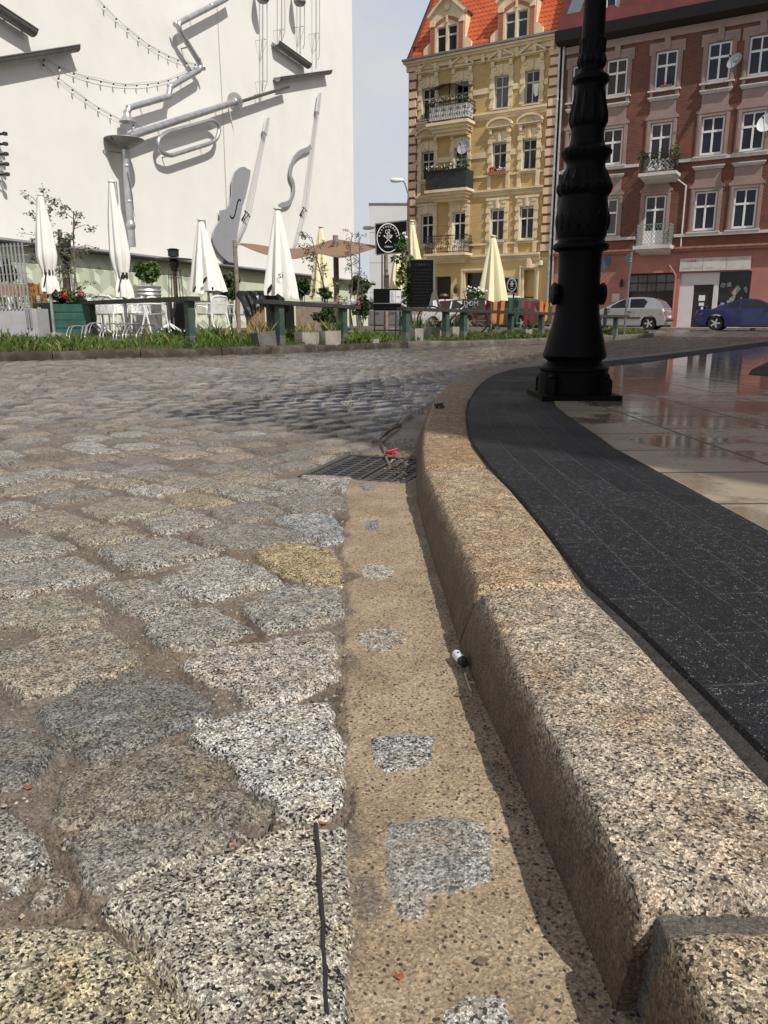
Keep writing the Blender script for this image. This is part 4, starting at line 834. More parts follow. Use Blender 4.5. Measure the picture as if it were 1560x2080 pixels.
for ri, (za, zb) in enumerate(YR):
    for ci, (xa, xb) in enumerate(YC):
        lo = za - .05 if ci != 1 else (10.62, 7.32, 4.07)[ri]
        for (p, q, sgn) in ((xa - .20, xa - .002, -1), (xb + .002, xb + .20, 1)):
            t.box(p, q, -.06, .03, lo, zb + .42)
            zz = lo + .10
            while zz < zb + .05: t.box(p - (.05 if sgn < 0 else 0), q + (.05 if sgn > 0 else 0), -.09, -.055, zz, zz + .22); zz += .46
        t.box(xa - .002, xb + .002, -.045, .03, zb + .002, zb + .50)
        cx = (xa + xb) / 2
        for k, (w_, h_) in enumerate(((.16, .44), (.11, .50))): t.box(cx - w_ / 2, cx + w_ / 2, -.10 - .03 * k, -.04, zb + .04, zb + .04 + h_ * .9)
        for sx in (-1, 1): t.box(cx + sx * .34 - .14, cx + sx * .34 + .14, -.085, -.044, zb + .07, zb + .16); t.box(cx + sx * .40 - .10, cx + sx * .40 + .10, -.10, -.044, zb + .26, zb + .38)
        if ri == 2:
            t.box(xa - .26, xb + .26, -.10, -.03, zb + .44, zb + .56)
        if ri < 2:
            for sx in (-1, 1):
                bx = cx + sx * (xb - xa + .2) / 2; t.box(bx - .09, bx + .09, -.16, -.02, zb + .40, zb + .66)
                t.lathe([(.0, 0), (.05, .01), (.06, .05), (.0, .09)], 8, (bx, -.16, zb + .44))
            mould(t, xa - .26, xb + .26, zb + .66, zb + .76, .22, 2)
            if ri == 0:   # pediment
                zt = zb + .76; w_ = (xb - xa) / 2 + .30; hgt = .42
                t.prism([(cx - w_ + .06, zt), (cx + w_ - .06, zt), (cx, zt + hgt - .06)], -.08, .03)
                for sx in (-1, 1): t.bar((cx + sx * (w_ + .02), -.12, zt + .02), (cx - sx * .02, -.12, zt + hgt + .02), .26, .09)
                for k in range(9): t.lathe([(0, -.05), (.05, 0), (0, .05)], 6, (cx + (k - 4) * .075, -.095, zt + .10 + .10 * (1 - abs(k - 4) / 4) * random.random()))
            else:         # segmental pediment
                zt = zb + .76; w_ = (xb - xa) / 2 + .28; pts = []
                for k in range(13): a = math.pi * k / 12; pts.append((cx - w_ * math.cos(a), zt + .34 * math.sin(a)))
                t.prism(pts, -.08, .03); t.ribbon([(p[0], p[1] + .03) for p in pts], .09, -.24, -.02)
                for k in range(8): a = math.pi * (k + .5) / 8; t.bar((cx, -.10, zt + .03), (cx - .26 * math.cos(a), -.10, zt + .03 + .22 * math.sin(a)), .035)
t.build('window_surround', M['stucco'], yh)
c = MB()   # belts, sill courses, panels and main cornice
for (za, zb, d) in ((13.32, 13.42, .10), (10.72, 10.95, .16), (10.60, 10.70, .08), (7.02, 7.20, .16), (6.88, 7.0, .07), (3.74, 3.95, .22), (3.56, 3.72, .08)): mould(c, .22, 7.60, za, zb, d, 2)
for ri, zz in enumerate((11.86, 8.80)): 
    for (a, b) in ((-.0, .30), (1.53, 2.28), (3.52, 4.50), (5.74, 6.15), (7.38, 7.6)): c.box(a, b, -.05, .02, zz, zz + .26)
for (zb, hh) in ((7.22, .72), (3.98, .56)):
    c.box(.22, 7.6, -.055, .02, zb + hh - .10, zb + hh)
    for xa, xb in YC:
        for q in (xa - .22, xb + .02): c.box(q, q + .20, -.075, .02, zb, zb + hh)
for xa, xb in YC:
    for ri, (za, zb) in enumerate(YR): c.box(xa - .06, xb + .06, -.16, .08, za - .07, za - .01) if not (xa > 2 and xa < 3) else None
c.box(-.36, 8.2, -.30, .02, 13.72, 13.82); c.box(-.44, 8.26, -.46, .02, 13.82, 13.92); c.box(-.40, 8.22, -.14, .02, 13.50, 13.72)
for k in range(9):
    bx = .45 + k * .92; c.box(bx - .09, bx + .09, -.24, -.1, 13.30, 13.70); c.lathe([(0, 0), (.07, .02), (.07, .09), (0, .12)], 8, (bx, -.22, 13.36))
c.build('cornice', M['stucco'], yh)
gu = MB(); gu.box(-.46, 8.28, -.56, -.30, 13.93, 14.02); gu.build('roof_gutter', M['zinc_dull'], yh)
for (xa, xb) in ((-.262, .235), (7.62, 8.115)):
    q = MB(); q.box(xa + .01, xb - .01, -.05, .06, 3.97, 13.48, 1); k = 0; z = 4.0
    while z < 13.3:
        w_ = .0 if k % 2 == 0 else .06; q.box(xa + (w_ if xa > 1 else 0), xb - (w_ if xa < 1 else 0), -.13, -.04, z, z + .33, 0); z += .455; k += 1
    q.build('quoin', [M['stucco_pink'], M['quoin_gap']], yh)
g = MB()   # ground floor trim
for (a, b, zt) in ((3.33, 5.35, 3.05), (6.74, 7.36, 3.1)):
    for d in (0, .13): g.box(a - .22 + d, a - .12 + d, -.10 + d * .35, .03, .14, zt + .10 - d * .3); g.box(b + .12 - d, b + .22 - d, -.10 + d * .35, .03, .14, zt + .10 - d * .3); g.box(a - .22 + d, b + .22 - d, -.11 + d * .35, .03, zt + .11 - d * .5, zt + .21 - d * .5)
for k, (w_, h_) in enumerate(((.44, .20), (.30, .40), (.18, .50))): g.box(7.05 - w_ / 2, 7.05 + w_ / 2, -.16 - .03 * k, .02, 3.18, 3.18 + h_)
g.build('shopfront_trim', M['stucco'], yh)
d = MB(); d.box(1.49, 2.44, .28, .33, .15, 2.88); d.build('door', M['dark_wood'], yh)
d = MB(); d.box(6.75, 7.35, .30, .33, .15, 1.75); dd = d.build('door', M['brown_door'], yh); d = MB(); d.box(7.02, 7.06, .285, .30, .7, 1.55); d.box(7.2, 7.24, .285, .30, .7, 1.55); d.box(7.06, 7.2, .285, .30, 1.51, 1.55); d.build('door_frame', M['frame_white'], dd)
d = MB(); d.box(3.35, 5.33, .30, .33, .77, 3.03); sw_ = d.build('shop_window', M['glass'], yh)
d = MB(); d.box(2.62, 3.02, -.03, .02, 1.35, 1.78); d.build('plaque', M['paper'], yh)
d = MB(); d.lathe([(.02, 0), (.10, .05), (.12, .3), (.04, .42), (.0, .5)], 8, (2.85, -.2, 1.95)); d.bar((2.85, -.2, 2.45), (2.85, .02, 2.4), .03); d.build('wall_lantern', M['dark_metal'], yh)
d = MB(); d.lathe([(0, 0), (.11, .02), (.11, .22), (.0, .26)], 10, (7.72, -.2, 3.28)); d.box(7.66, 7.78, -.12, .02, 3.36, 3.44); d.build('security_camera', M['white_wall'], yh)
# roof
r = MB(); z0, z1 = 14.0, 18.6; b0, b1 = -.10, 1.85
r.hexa([(-.3, b0, z0), (8.2, b0, z0), (8.2, 9, z0), (-.3, 9, z0)], [(.75, b1, z1), (8.2, b1, z1), (8.2, 7, z1), (.75, 7, z1)])
rf = r.build('roof', M['tiles'], yh)
r = MB(); r.bar((-.33, b0 - .06, z0), (.72, b1 - .06, z1), .22, .12); r.build('ridge_tiles', M['roof_dark'], rf); r = MB(); r.bar((8.12, b0 - .04, z0), (8.12, b1 - .04, z1), .2, .1); r.build('ridge_tiles', M['roof_dark'], rf)
def dormer(x0, x1, zb, apex):
    cx = (x0 + x1) / 2; m = MB(); zw = zb + 1.32
    holes = [(x0 + .40, cx - .06, zb + .12, zw), (cx + .06, x1 - .40, zb + .12, zw)]
    holes_wall(m, x0, x1, zb, zw + .55, holes, y=-.12, depth=.12, mi=0); m.box(x0, x1, .02, 1.6, zb, zw + .55, 0)
    m.prism([(x0 - .02, zw + .55), (x1 + .02, zw + .55), (cx, apex)], -.10, 1.9, 0)
    for s_, xx in ((-1, x0), (1, x1)):     # scrolled cheeks at the foot
        m.prism([(xx, zb), (xx + s_ * .42, zb), (xx + s_ * .40, zb + .42), (xx + s_ * .1, zb + .66), (xx, zb + .66)], -.10, .3, 0)
        m.box(min(xx, xx - s_ * .30), max(xx, xx - s_ * .30), -.2, -.1, zw + .05, zw + .30, 0)
        m.bar((xx + s_ * .08, -.14, zw + .50), (cx, -.14, apex + .02), .34, .12)
        a, b = sorted((xx - s_ * .04, xx - s_ * .28)); m.box(a, b, -.165, -.118, zb + .04, zw + .04, 1)
    arch = [(cx - (x1 - x0) * .34 + (x1 - x0) * .68 * k / 10, zw + .10 + .26 * math.sin(math.pi * k / 10)) for k in range(11)]
    m.ribbon(arch, .16, -.15, -.10, 1)
    m.box(cx - .06, cx + .06, -.17, -.10, zw + .15, zw + .48, 0)
    m.lathe([(0, 0), (.13, .02), (.16, .06), (0, .07)], 12, (cx, -.11, zw + .85), Matrix.Rotation(R(90), 3, 'X'), 0)
    d_ = m.build('dormer', [M['stucco'], M['brick_trim']], yh)
    r_ = MB(); r_.bar((x0 - .12, .95, zw + .56), (cx + .0, .95, apex + .10), 2.0, .08); r_.bar((x1 + .12, .95, zw + .56), (cx, .95, apex + .10), 2.0, .08); r_.build('dormer_roof', M['roof_grey'], d_)
    for a, b, c_, e in holes:
        mb = MB(); y = -.04; mb.box(a, a + .05, y, y + .04, c_, e); mb.box(b - .05, b, y, y + .04, c_, e); mb.box(a + .05, b - .05, y, y + .04, e - .05, e); mb.box(a + .05, b - .05, y, y + .04, c_, c_ + .06); mb.box(a + .05, b - .05, y - .01, y + .04, c_ + .74, c_ + .81)
        mb.build('window', M['frame_old'], d_); mb = MB(); mb.add([(a + .04, y + .03, c_ + .04), (b - .04, y + .03, c_ + .04), (b - .04, y + .03, e - .04), (a + .04, y + .03, e - .04)], [(0, 1, 2, 3)]); mb.build('pane', M['glass'], d_)
dormer(1.02, 2.98, 14.03, 16.75); dormer(4.86, 6.82, 14.03, 16.75)
# balconies
def scroll(mb, cx, z, s, y, r=.018):
    pts = [(cx + s * .10 * (1 - k / 14) * math.cos(k * .55), y, z + .10 * (1 - k / 14) * math.sin(k * .55)) for k in range(13)]; mb.tube(pts, r, 5)
def balcony(x0, x1, zs, zt, ztop, depth):
    m = MB()
    for k in range(4): dd = depth * (.45 + .18 * k) ; a = zs + (zt - zs) * k / 4; b = zs + (zt - zs) * (k + 1) / 4; m.box(x0 + .30 - .10 * k, x1 - .30 + .10 * k, -dd, .02, a, b)
    return m.build('balcony', M['stucco'], yh)
def railing(par, x0, x1, z0, z1, depth, mat, scrolls=True, step=.13):
    m = MB()
    segs = [((x0, 0), (x0, -depth)), ((x0, -depth), (x1, -depth)), ((x1, -depth), (x1, 0))]
    for (a, b) in segs:
        for zz in (z0 + .06, z1): m.bar((a[0], a[1], zz), (b[0], b[1], zz), .035)
        m.bar((a[0], a[1], z1 - .16), (b[0], b[1], z1 - .16), .02)
        L = math.hypot(b[0] - a[0], b[1] - a[1]); n = int(L / step)
        for k in range(n + 1):
            p = (a[0] + (b[0] - a[0]) * k / n, a[1] + (b[1] - a[1]) * k / n); bulge = .07 * (1 if abs(a[1] - b[1]) < 1e-6 else 0)
            m.tube([(p[0], p[1], z1), (p[0], p[1] - bulge * .3, z0 + (z1 - z0) * .6), (p[0], p[1] - bulge, z0 + (z1 - z0) * .3), (p[0], p[1], z0)], .010, 5, False)
            if scrolls and k % 3 == 1: scroll(m, p[0], z0 + .26, 1, p[1] - .05); scroll(m, p[0], z0 + .52, -1, p[1] - .02)
    return m.build('railing', mat, par)
def leafblob(mb, c, rad, n, size, mi=0, flat=1.0, seed=None):
    rg = random if seed is None else random.Random(seed)
    for _ in range(n):
        while True:
            p = Vector((rg.uniform(-1, 1), rg.uniform(-1, 1), rg.uniform(-1, 1)))
            if p.length < 1: break
        p = Vector((p.x * rad[0], p.y * rad[1], p.z * rad[2])); s = size * rg.uniform(.6, 1.3)
        a = Vector((rg.uniform(-1, 1), rg.uniform(-1, 1), rg.uniform(-.6, .9) * flat)).normalized(); b = a.cross(Vector((rg.uniform(-1, 1), rg.uniform(-1, 1), rg.uniform(-1, 1)))).normalized(); q = Vector(c) + p
        mb.add([q - a * s * .5, q + b * s * .28 + a * s * .05, q + a * s * .55, q - b * s * .28 + a * s * .05], [(0, 1, 2, 3)], mi)
b3 = balcony(1.28, 3.72, 10.03, 10.60, 11.6, 1.0); railing(b3, 1.36, 3.66, 10.62, 11.55, .92, M['dark_metal'])
m = MB(); m.box(1.42, 3.60, -.86, -.845, 10.68, 11.38); m.box(3.59, 3.605, -.84, -.1, 10.68, 11.38); m.box(1.40, 1.415, -.84, -.1, 10.68, 11.38); m.build('screen_cloth', M['fabric_white'], b3)
m = MB(); random.seed(3)
for k in range(9): leafblob(m, (1.35 + .28 * k, -.92, 11.60), (.18, .12, .13), 26, .10, 0)
leafblob(m, (2.15, -.9, 11.75), (.12, .12, .25), 30, .10, 0); leafblob(m, (3.3, -.6, 11.75), (.25, .2, .2), 40, .12, 0)
for k in range(24): leafblob(m, (1.35 + random.random() * 2.3, -1.0, 11.62), (.05, .03, .08), 3, .07, 1)
m.build('balcony_flowers', [M['leaf_dark'], M['flower_white']], b3)
m = MB()
for k in range(5): a, b = 1.42 + .42 * k, 1.42 + .42 * (k + 1); za, zb = 12.42 + .20 * math.sin(k * .7), 12.42 + .20 * math.sin((k + 1) * .7); m.hexa([(a, -1.0, za - .28), (b, -1.0, zb - .28), (b, .0, zb), (a, .0, za)], [(a, -1.0, za - .24), (b, -1.0, zb - .24), (b, .0, zb + .04), (a, .0, za + .04)])
m.bar((2.4, -.6, 10.7), (2.4, -.5, 12.5), .03); m.build('awning', M['tarp'], b3)
b2 = balcony(1.24, 3.74, 6.78, 7.30, 8.2, 1.0)
m = MB()
for k in range(18): a = 1.30 + .132 * k; m.box(a, a + .125, -.955 + .004 * (k % 2), -.93, 7.32, 8.20)
for k in range(7): a = -.92 + .13 * k; m.box(3.655, 3.68, a, a + .125, 7.32, 8.20); m.box(1.30, 1.325, a, a + .125, 7.32, 8.20)
m.box(1.26, 3.72, -.98, -.90, 8.20, 8.26); m.build('balcony_boards', mk('dark_green_boards', (.018, .026, .02), .7, var=.4), b2)
m = MB()
for k in range(12): leafblob(m, (1.3 + .21 * k, -.95, 8.36), (.17, .16, .17), 34, .10, 0)
leafblob(m, (3.3, -.6, 8.62), (.35, .3, .36), 120, .13, 2); leafblob(m, (3.55, -.7, 8.35), (.2, .25, .3), 60, .12, 2)
for k in range(50): leafblob(m, (1.3 + random.random() * 2.3, -1.05, 8.42), (.05, .05, .12), 2, .08, 1 if random.random() < .7 else 3)
m.build('balcony_flowers', [M['leaf_dark'], M['flower_white'], M['leaf_mid'], M['flower_pink']], b2)
b1 = balcony(1.24, 3.74, 3.58, 4.05, 4.9, 1.0); railing(b1, 1.34, 3.66, 4.07, 4.95, .92, M['dark_metal'])
m = MB(); m.box(4.62, 5.60, -.24, -.06, 7.88, 8.05, 1); leafblob(m, (4.85, -.17, 8.16), (.22, .12, .13), 40, .09, 0); leafblob(m, (5.3, -.17, 8.14), (.25, .12, .10), 40, .09, 2)
for k in range(34): leafblob(m, (4.70 + random.random() * .32, -.22, 8.2), (.04, .05, .10), 2, .10, 3)
m.build('flower_box', [M['leaf_dark'], M['terracotta'], M['flower_white'], M['flower_red']], yh)
dp = MB(); dp.tube([(8.16, -.16, .3), (8.16, -.16, 13.6), (8.16, -.36, 13.9)], .055, 8)
for z in (1.5, 4.6, 7.8, 11): dp.lathe([(.075, 0), (.075, .10)], 10, (8.16, -.16, z))
dp.build('downpipe', M['zinc'], yh)
dp = MB(); dp.tube([(-.24, -.08, 1.2), (-.24, -.08, 13.5)], .035, 6); dp.build('corner_pipe', mk('rusty_pipe', (.10, .04, .03), .8, var=.3), yh)

# satellite dishes
def dish(name, label, P, r, face, mat=M['zinc_paint'], mark=True):
    d_ = thing(name, label, 'satellite dish', P, TH)
    m = MB(); q = Matrix.Rotation(face[0], 3, 'Z') @ Matrix.Rotation(R(90) - face[1], 3, 'X')
    pr = [(r * k / 7, .28 * r * (k / 7) ** 2) for k in range(8)]
    m.lathe([(max(a, .002), b) for a, b in pr] + [(r * .985, .28 * r - .02), (.02, -.03)], 22, (0, 0, 0), q); m.build('reflector', mat, d_, smooth=40)
    m = MB(); tip = q @ Vector((0, 0, r * 1.05)); foot = q @ Vector((0, -r * .9, .2 * r)); m.tube([foot, tip], .012, 5); m.lathe([(.0, 0), (.035, .01), (.035, .1), (0, .11)], 8, tip, q); m.build('feed_arm', M['dark_metal'], d_)
    m = MB(); m.tube([(0, .05, 0), (0, .3, -.1), (0, .42, -.45)], .02, 6); m.build('bracket', M['zinc_dull'], d_)
    if mark:
        m = MB(); 
        for (x, y, w_, h_) in ((-.28, .30, .16, .14), (.02, .30, .34, .12), (-.1, -.38, .26, .10)):
            f = lambda a, b: q @ Vector((a * r, b * r, .30 * r * (a * a + b * b) + .008)); m.add([f(x, y), f(x + w_, y), f(x + w_, y + h_), f(x, y + h_)], [(0, 1, 2, 3)])
        m.build('maker_mark', M['white_ink'], d_)
    return d_
p = FY.at(943, 301, 1.05); dish('satellite_dish', 'grey satellite dish standing over the flowery balcony of the yellow house', FY.world(p), .36, (R(-8), R(18)))

# ---------------------------------------------------------------- the red house
rh = thing('tenement_house', 'dark red brick tenement with white windows and a salmon pink ground floor', 'house', FY.world((8.3, 0, 0)), TH)
OX = 8.3
RC = [8.80, 10.47, 12.72, 14.98, 16.66, 18.9, 21.2]; RW_ = .98
RR = [(10.88, 12.46), (7.84, 9.46), (4.58, 6.30)]
holes = []
for ri, (za, zb) in enumerate(RR):
    for ci, x in enumerate(RC): holes.append((x - OX + .0, x - OX + RW_, (za if not (ci == 2 and ri > 0) else (0, 7.18, 3.98)[ri]), zb))
W = 16.0
wm = MB(); holes_wall(wm, 0.0, W, 3.70, 13.4, holes, mi=0, rmi=1); wm.box(0, W, .17, 10, 3.70, 13.4, 0)
gh = [(12.19 - OX, 14.40 - OX, .12, 2.75), (14.66 - OX, 17.76 - OX, .16, 2.72), (18.6 - OX, 20.6 - OX, .9, 2.7)]
holes_wall(wm, 0, W, 0, 3.70, gh, depth=.3, mi=2, rmi=2); wm.box(0, W, .31, 10, 0, 3.70, 2)
wm.build('wall', [M['brick_red'], M['trim_mauve'], M['pink']], rh)
for ri, (za, zb) in enumerate(RR):
    for ci, x in enumerate(RC):
        dr = ci == 2 and ri > 0; z0 = za if not dr else (0, 7.18, 3.98)[ri]; a = x - OX
        gm = M['glass_blue'] if ci >= 3 and ri > 0 else (M['glass'] if (ri, ci) in ((0, 1), (0, 0), (1, 1), (2, 2)) else M['glass_grey'] if (ci == 1 and ri == 2) else M['glass_blue'])
        f = window(rh, a + .012, a + RW_ - .012, z0 + .012, zb - .012, M['frame_white'], gm, y=.07, bar=.075, trans=(.62 if not dr else .72), lower_panel=.72 if dr else 0)
        if dr: f.name = 'balcony_door'
        if (ri, ci) == (0, 2):
            m = MB(); m.box(a + .28, a + .80, .01, .06, za + .09, za + .17, 1); leafblob(m, (a + .5, .03, za + .22), (.25, .03, .06), 16, .07, 0); leafblob(m, (a + .38, .03, za + .27), (.08, .03, .04), 6, .07, 2); m.build('flower_box', [M['leaf_dark'], M['terracotta'], M['flower_red']], f)
t = MB(); led = MB()
for ri, (za, zb) in enumerate(RR):
    for ci, x in enumerate(RC):
        dr = ci == 2 and ri > 0; a, b = x - OX, x - OX + RW_; cx = (a + b) / 2; lo = za - .04 if not dr else (0, 7.18, 3.98)[ri]
        t.box(a - .20, a - .002, -.05, .03, lo, zb + .20); t.box(b + .002, b + .20, -.05, .03, lo, zb + .20)
        t.box(a - .13, a - .06, -.075, -.048, lo, zb + .1); t.box(b + .06, b + .13, -.075, -.048, lo, zb + .1)
        if ri == 0:
            t.box(a - .30, b + .30, -.06, .03, zb + .202, zb + .36); t.box(a - .30, a - .201, -.05, .03, zb - .12, zb + .20); t.box(b + .201, b + .30, -.05, .03, zb - .12, zb + .20)
            t.box(cx - .13, cx + .13, -.11, .03, zb + .03, zb + .58); t.box(a - .002, b + .002, -.05, .03, zb + .002, zb + .20)
        else:
            t.box(a - .26, b + .26, -.07, .03, zb + .14, zb + .26); t.box(a - .002, b + .002, -.05, .03, zb + .002, zb + .138)
            t.prism([(a - .20, zb + .262), (b + .20, zb + .262), (b + .08, zb + .42), (b + .08, zb + .92), (a - .08, zb + .92), (a - .08, zb + .42)], -.04, .02)
            for k in range(3): led.box(a - .14 - .03 * k, b + .14 + .03 * k, -.09 - .05 * k, .02, zb + .93 + .05 * k, zb + .98 + .05 * k)
        if not dr: led.box(a - .24, b + .24, -.15, .06, lo - .07, lo - .005)
        if ri == 0:
            for sx in (a - .14, b + .02): t.box(sx, sx + .14, -.09, .02, lo - .26, lo - .08)
t.box(0.05, W, -.10, .02, 12.98, 13.30); t.build('window_surround', M['trim_mauve'], rh)
for (x0, x1, z) in ((14.1 - OX, W, 7.70), (0.1, 12.3 - OX, 7.70), (14.2 - OX, W, 4.42), (.1, 12.4 - OX, 4.42)): led.box(x0, x1, -.12, .02, z - .08, z + .05)
led.build('ledge', M['ledge'], rh)
m = MB(); m.box(.02, W, -.20, .02, 3.70, 3.80); m.box(.02, W, -.28, .02, 3.80, 3.88); m.build('cornice', mk('pink_cornice', (.36, .17, .12), .85, dirt=((.12, .08, .06), .6)), rh)
m = MB(); m.hexa([(-.2, -.75, 13.42), (W + .2, -.75, 13.42), (W + .2, .1, 13.30), (-.2, .1, 13.30)], [(-.2, -.85, 13.86), (W + .2, -.85, 13.86), (W + .2, .1, 13.90), (-.2, .1, 13.90)]); m.build('eave', M['eave'], rh)
m = MB(); m.hexa([(-.1, -.7, 13.9), (W + .1, -.7, 13.9), (W + .1, 10, 13.9), (-.1, 10, 13.9)], [(-.1, 1.2, 18.0), (W + .1, 1.2, 18.0), (W + .1, 8, 18.0), (-.1, 8, 18.0)]); rf = m.build('roof', M['roof_dark'], rh)
def rdormer(x0, x1, zt, mat):
    m = MB(); m.box(x0 - .12, x0, -.42, 1.2, 13.95, zt + .1); m.box(x1, x1 + .12, -.42, 1.2, 13.95, zt + .1); m.box(x0, x1, -.42, 1.2, zt, zt + .1); m.box(x0, x1, -.32, 1.0, 13.95, 14.05); q = m.build('dormer', mat, rh)
    f = window(q, x0 + .01, x1 - .01, 14.06, zt - .01, M['frame_white'], M['glass_blue'], y=-.38, bar=.07, trans=.62)
    for pn in f.children: pn.parent = q
rdormer(9.9 - OX, 10.85 - OX, 15.55, M['roof_grey']); rdormer(13.05 - OX, 14.15 - OX, 15.55, M['roof_grey']); rdormer(15.4 - OX, 16.4 - OX, 15.55, M['roof_grey'])
m = MB(); m.hexa([(.05, -.60, 13.95), (.75, -.60, 13.95), (.75, .9, 13.95), (.05, .9, 13.95)], [(.5, .2, 16.2), (1.05, .2, 16.2), (1.05, .9, 16.2), (.5, .9, 16.2)]); m.build('roof_flashing', M['roof_grey'], rf)
def rbalcony(z0, z1, zt, rmat, plants):
    a, b = 12.58 - OX, 14.22 - OX; m = MB(); m.hexa([(a + .14, -.75, z0), (b - .14, -.75, z0), (b - .14, .02, z0 - .12), (a + .14, .02, z0 - .12)], [(a, -.95, z0 + .10), (b, -.95, z0 + .10), (b, .02, z0 + .10), (a, .02, z0 + .10)]); m.box(a - .03, b + .03, -.98, .02, z0 + .102, z1); s_ = m.build('balcony', M['ledge'], rh)
    m = MB(); x0, x1, d = a + .08, b - .08, .88
    for (p, q) in (((x0, 0), (x0, -d)), ((x0, -d), (x1, -d)), ((x1, -d), (x1, 0))):
        for zz in (z1 + .06, zt): m.bar((p[0], p[1], zz), (q[0], q[1], zz), .03)
        L = math.hypot(q[0] - p[0], q[1] - p[1]); n = max(3, int(L / .15))
        for k in range(-4, n + 1):
            for s2 in (1, -1):
                u0 = k / n; u1 = (k + 4) / n; w0 = max(u0, 0); w1 = min(u1, 1)
                if w1 <= w0: continue
                f = lambda u: (u - u0) / (u1 - u0)
                h0, h1 = f(w0), f(w1)
                if s2 < 0: h0, h1 = 1 - h0, 1 - h1
                P0 = (p[0] + (q[0] - p[0]) * w0, p[1] + (q[1] - p[1]) * w0, z1 + .06 + (zt - z1 - .06) * h0); P1 = (p[0] + (q[0] - p[0]) * w1, p[1] + (q[1] - p[1]) * w1, z1 + .06 + (zt - z1 - .06) * h1); m.bar(P0, P1, .014)
    m.build('railing', rmat, s_)
    if plants:
        m = MB(); random.seed(plants)
        for k in range(7): leafblob(m, (x0 + .1 + .23 * k, -d + .12, z1 + .38 + .25 * random.random()), (.2, .14, .36), 55, .11, 0)
        leafblob(m, (x1 - .05, -d, zt), (.25, .2, .3), 90, .12, 1); leafblob(m, (x0, -d, zt - .1), (.25, .2, .25), 70, .12, 0); m.build('balcony_plants', [M['leaf_dark'], M['leaf_mid']], s_)
rbalcony(6.92, 7.16, 8.02, M['dark_metal'], 5); rbalcony(3.70, 3.96, 4.90, mk('green_grey_railing', (.20, .27, .23), .6), 0)
m = MB(); m.tube([(14.15 - OX, -.06, 6.9), (14.55 - OX, -.06, 6.6), (14.55 - OX, -.06, 3.9)], .04, 6); m.build('drain_pipe', M['ledge'], rh)
m = MB(); m.tube([(14.45 - OX, -.08, .1), (14.45 - OX, -.08, 2.6), (14.1 - OX, -.06, 3.1)], .04, 6); m.build('drain_pipe', M['pink'], rh)
# garage door, shop
m = MB(); a, b = 12.20 - OX, 14.39 - OX; m.box(a, b, .24, .29, .13, 2.74)
for k in range(5): m.box(a + .438 * k - .02, a + .438 * k + .02, .215, .24, .13, 2.74)
m.box(a, b, .215, .24, 1.86, 1.92); m.box(a, b, .215, .24, 2.28, 2.32); gd = m.build('garage_door', M['dark_wood'], rh)
m = MB()
for k in range(5):
    for z in (1.93, 2.33): m.add([(a + .438 * k + .025, .232, z), (a + .438 * k + .41, .232, z), (a + .438 * k + .41, .232, z + .33), (a + .438 * k + .025, .232, z + .33)], [(0, 1, 2, 3)])
m.build('pane', M['glass_grey'], gd)
m = MB(); a = 14.66 - OX; m.box(a, 15.28 - OX, .10, .29, .16, 2.71); m.box(16.17 - OX, 16.38 - OX, .10, .29, .16, 2.71); m.box(15.28 - OX, 16.17 - OX, .10, .29, 2.16, 2.71); m.box(16.38 - OX, 17.75 - OX, .10, .29, .16, .95); m.build('shop_wall', M['white_wall'], rh)
m = MB(); m.box(15.29 - OX, 16.16 - OX, .18, .23, .17, 2.15); dd = m.build('door', M['dark_wood'], rh)
m = MB(); m.box(15.54 - OX, 15.82 - OX, .17, .182, 1.42, 1.68); m.box(15.57 - OX, 15.80 - OX, .17, .182, .94, 1.34); m.build('notice', M['paper'], dd)
m = MB(); m.box(16.39 - OX, 17.74 - OX, .22, .26, .96, 2.70); sw_ = m.build('shop_window', M['glass'], rh)
m = MB(); random.seed(11)
for k in range(26):
    x, z = 16.5 - OX + random.random() * 1.1, 1.05 + random.random() ** 1.6 * 1.1; s_ = random.uniform(.05, .14); an = random.random() * 3
    m.add([(x + s_ * math.cos(an + q) * (.6 if q in (0, math.pi) else 1), .215, z + s_ * math.sin(an + q)) for q in (0, 1.57, 3.14, 4.71)], [(0, 1, 2, 3)], 0 if random.random() < .8 else 1)
m.add([(16.95 - OX, .212, 1.75), (17.12 - OX, .212, 1.62), (17.35 - OX, .212, 1.95), (17.18 - OX, .212, 2.12)], [(0, 1, 2, 3)], 0); m.build('window_display', [mk('display_paper', (.30, .30, .27), .8), mk('display_red', (.25, .05, .05), .8)], sw_)
m = MB()
for k in range(3): a = 14.60 - OX + 1.03 * k; m.box(a, a + 1.015, -.10, .02, 2.78, 3.36)
sg = m.build('shop_sign', M['ledge'], rh)
m = MB(); random.seed(9)
x = 14.93 - OX
for k in range(7): m.box(x, x + .035, -.106, -.101, 3.20, 3.20 + random.uniform(.05, .09)); x += .058
for k in range(3): m.box(14.7 - OX + k * .55, 15.1 - OX + k * .5, -.106, -.101, 2.9, 2.91, 1)
m.build('sign_writing', [M['red_ink'], M['grey_ink']], sg)
m = MB(); m.lathe([(.02, 0), (.09, .05), (.10, .25), (.03, .36), (0, .42)], 8, (11.93 - OX, -.2, 2.1)); m.bar((11.93 - OX, -.2, 2.5), (11.93 - OX, .02, 2.45), .03); m.build('wall_lantern', M['dark_metal'], rh)
m = MB(); m.box(11.46 - OX, 11.84 - OX, -.04, .02, 1.42, 1.82); m.build('plaque', M['ledge'], rh)
m = MB(); m.tube([(.06, -.14, .3), (.06, -.14, 13.4)], .055, 8); m.build('downpipe', M['zinc'], rh)
dish('satellite_dish', 'grey satellite dish between the two top right windows of the red house', FY.world((16.23, -.55, 11.40)), .34, (R(-30), R(25)))
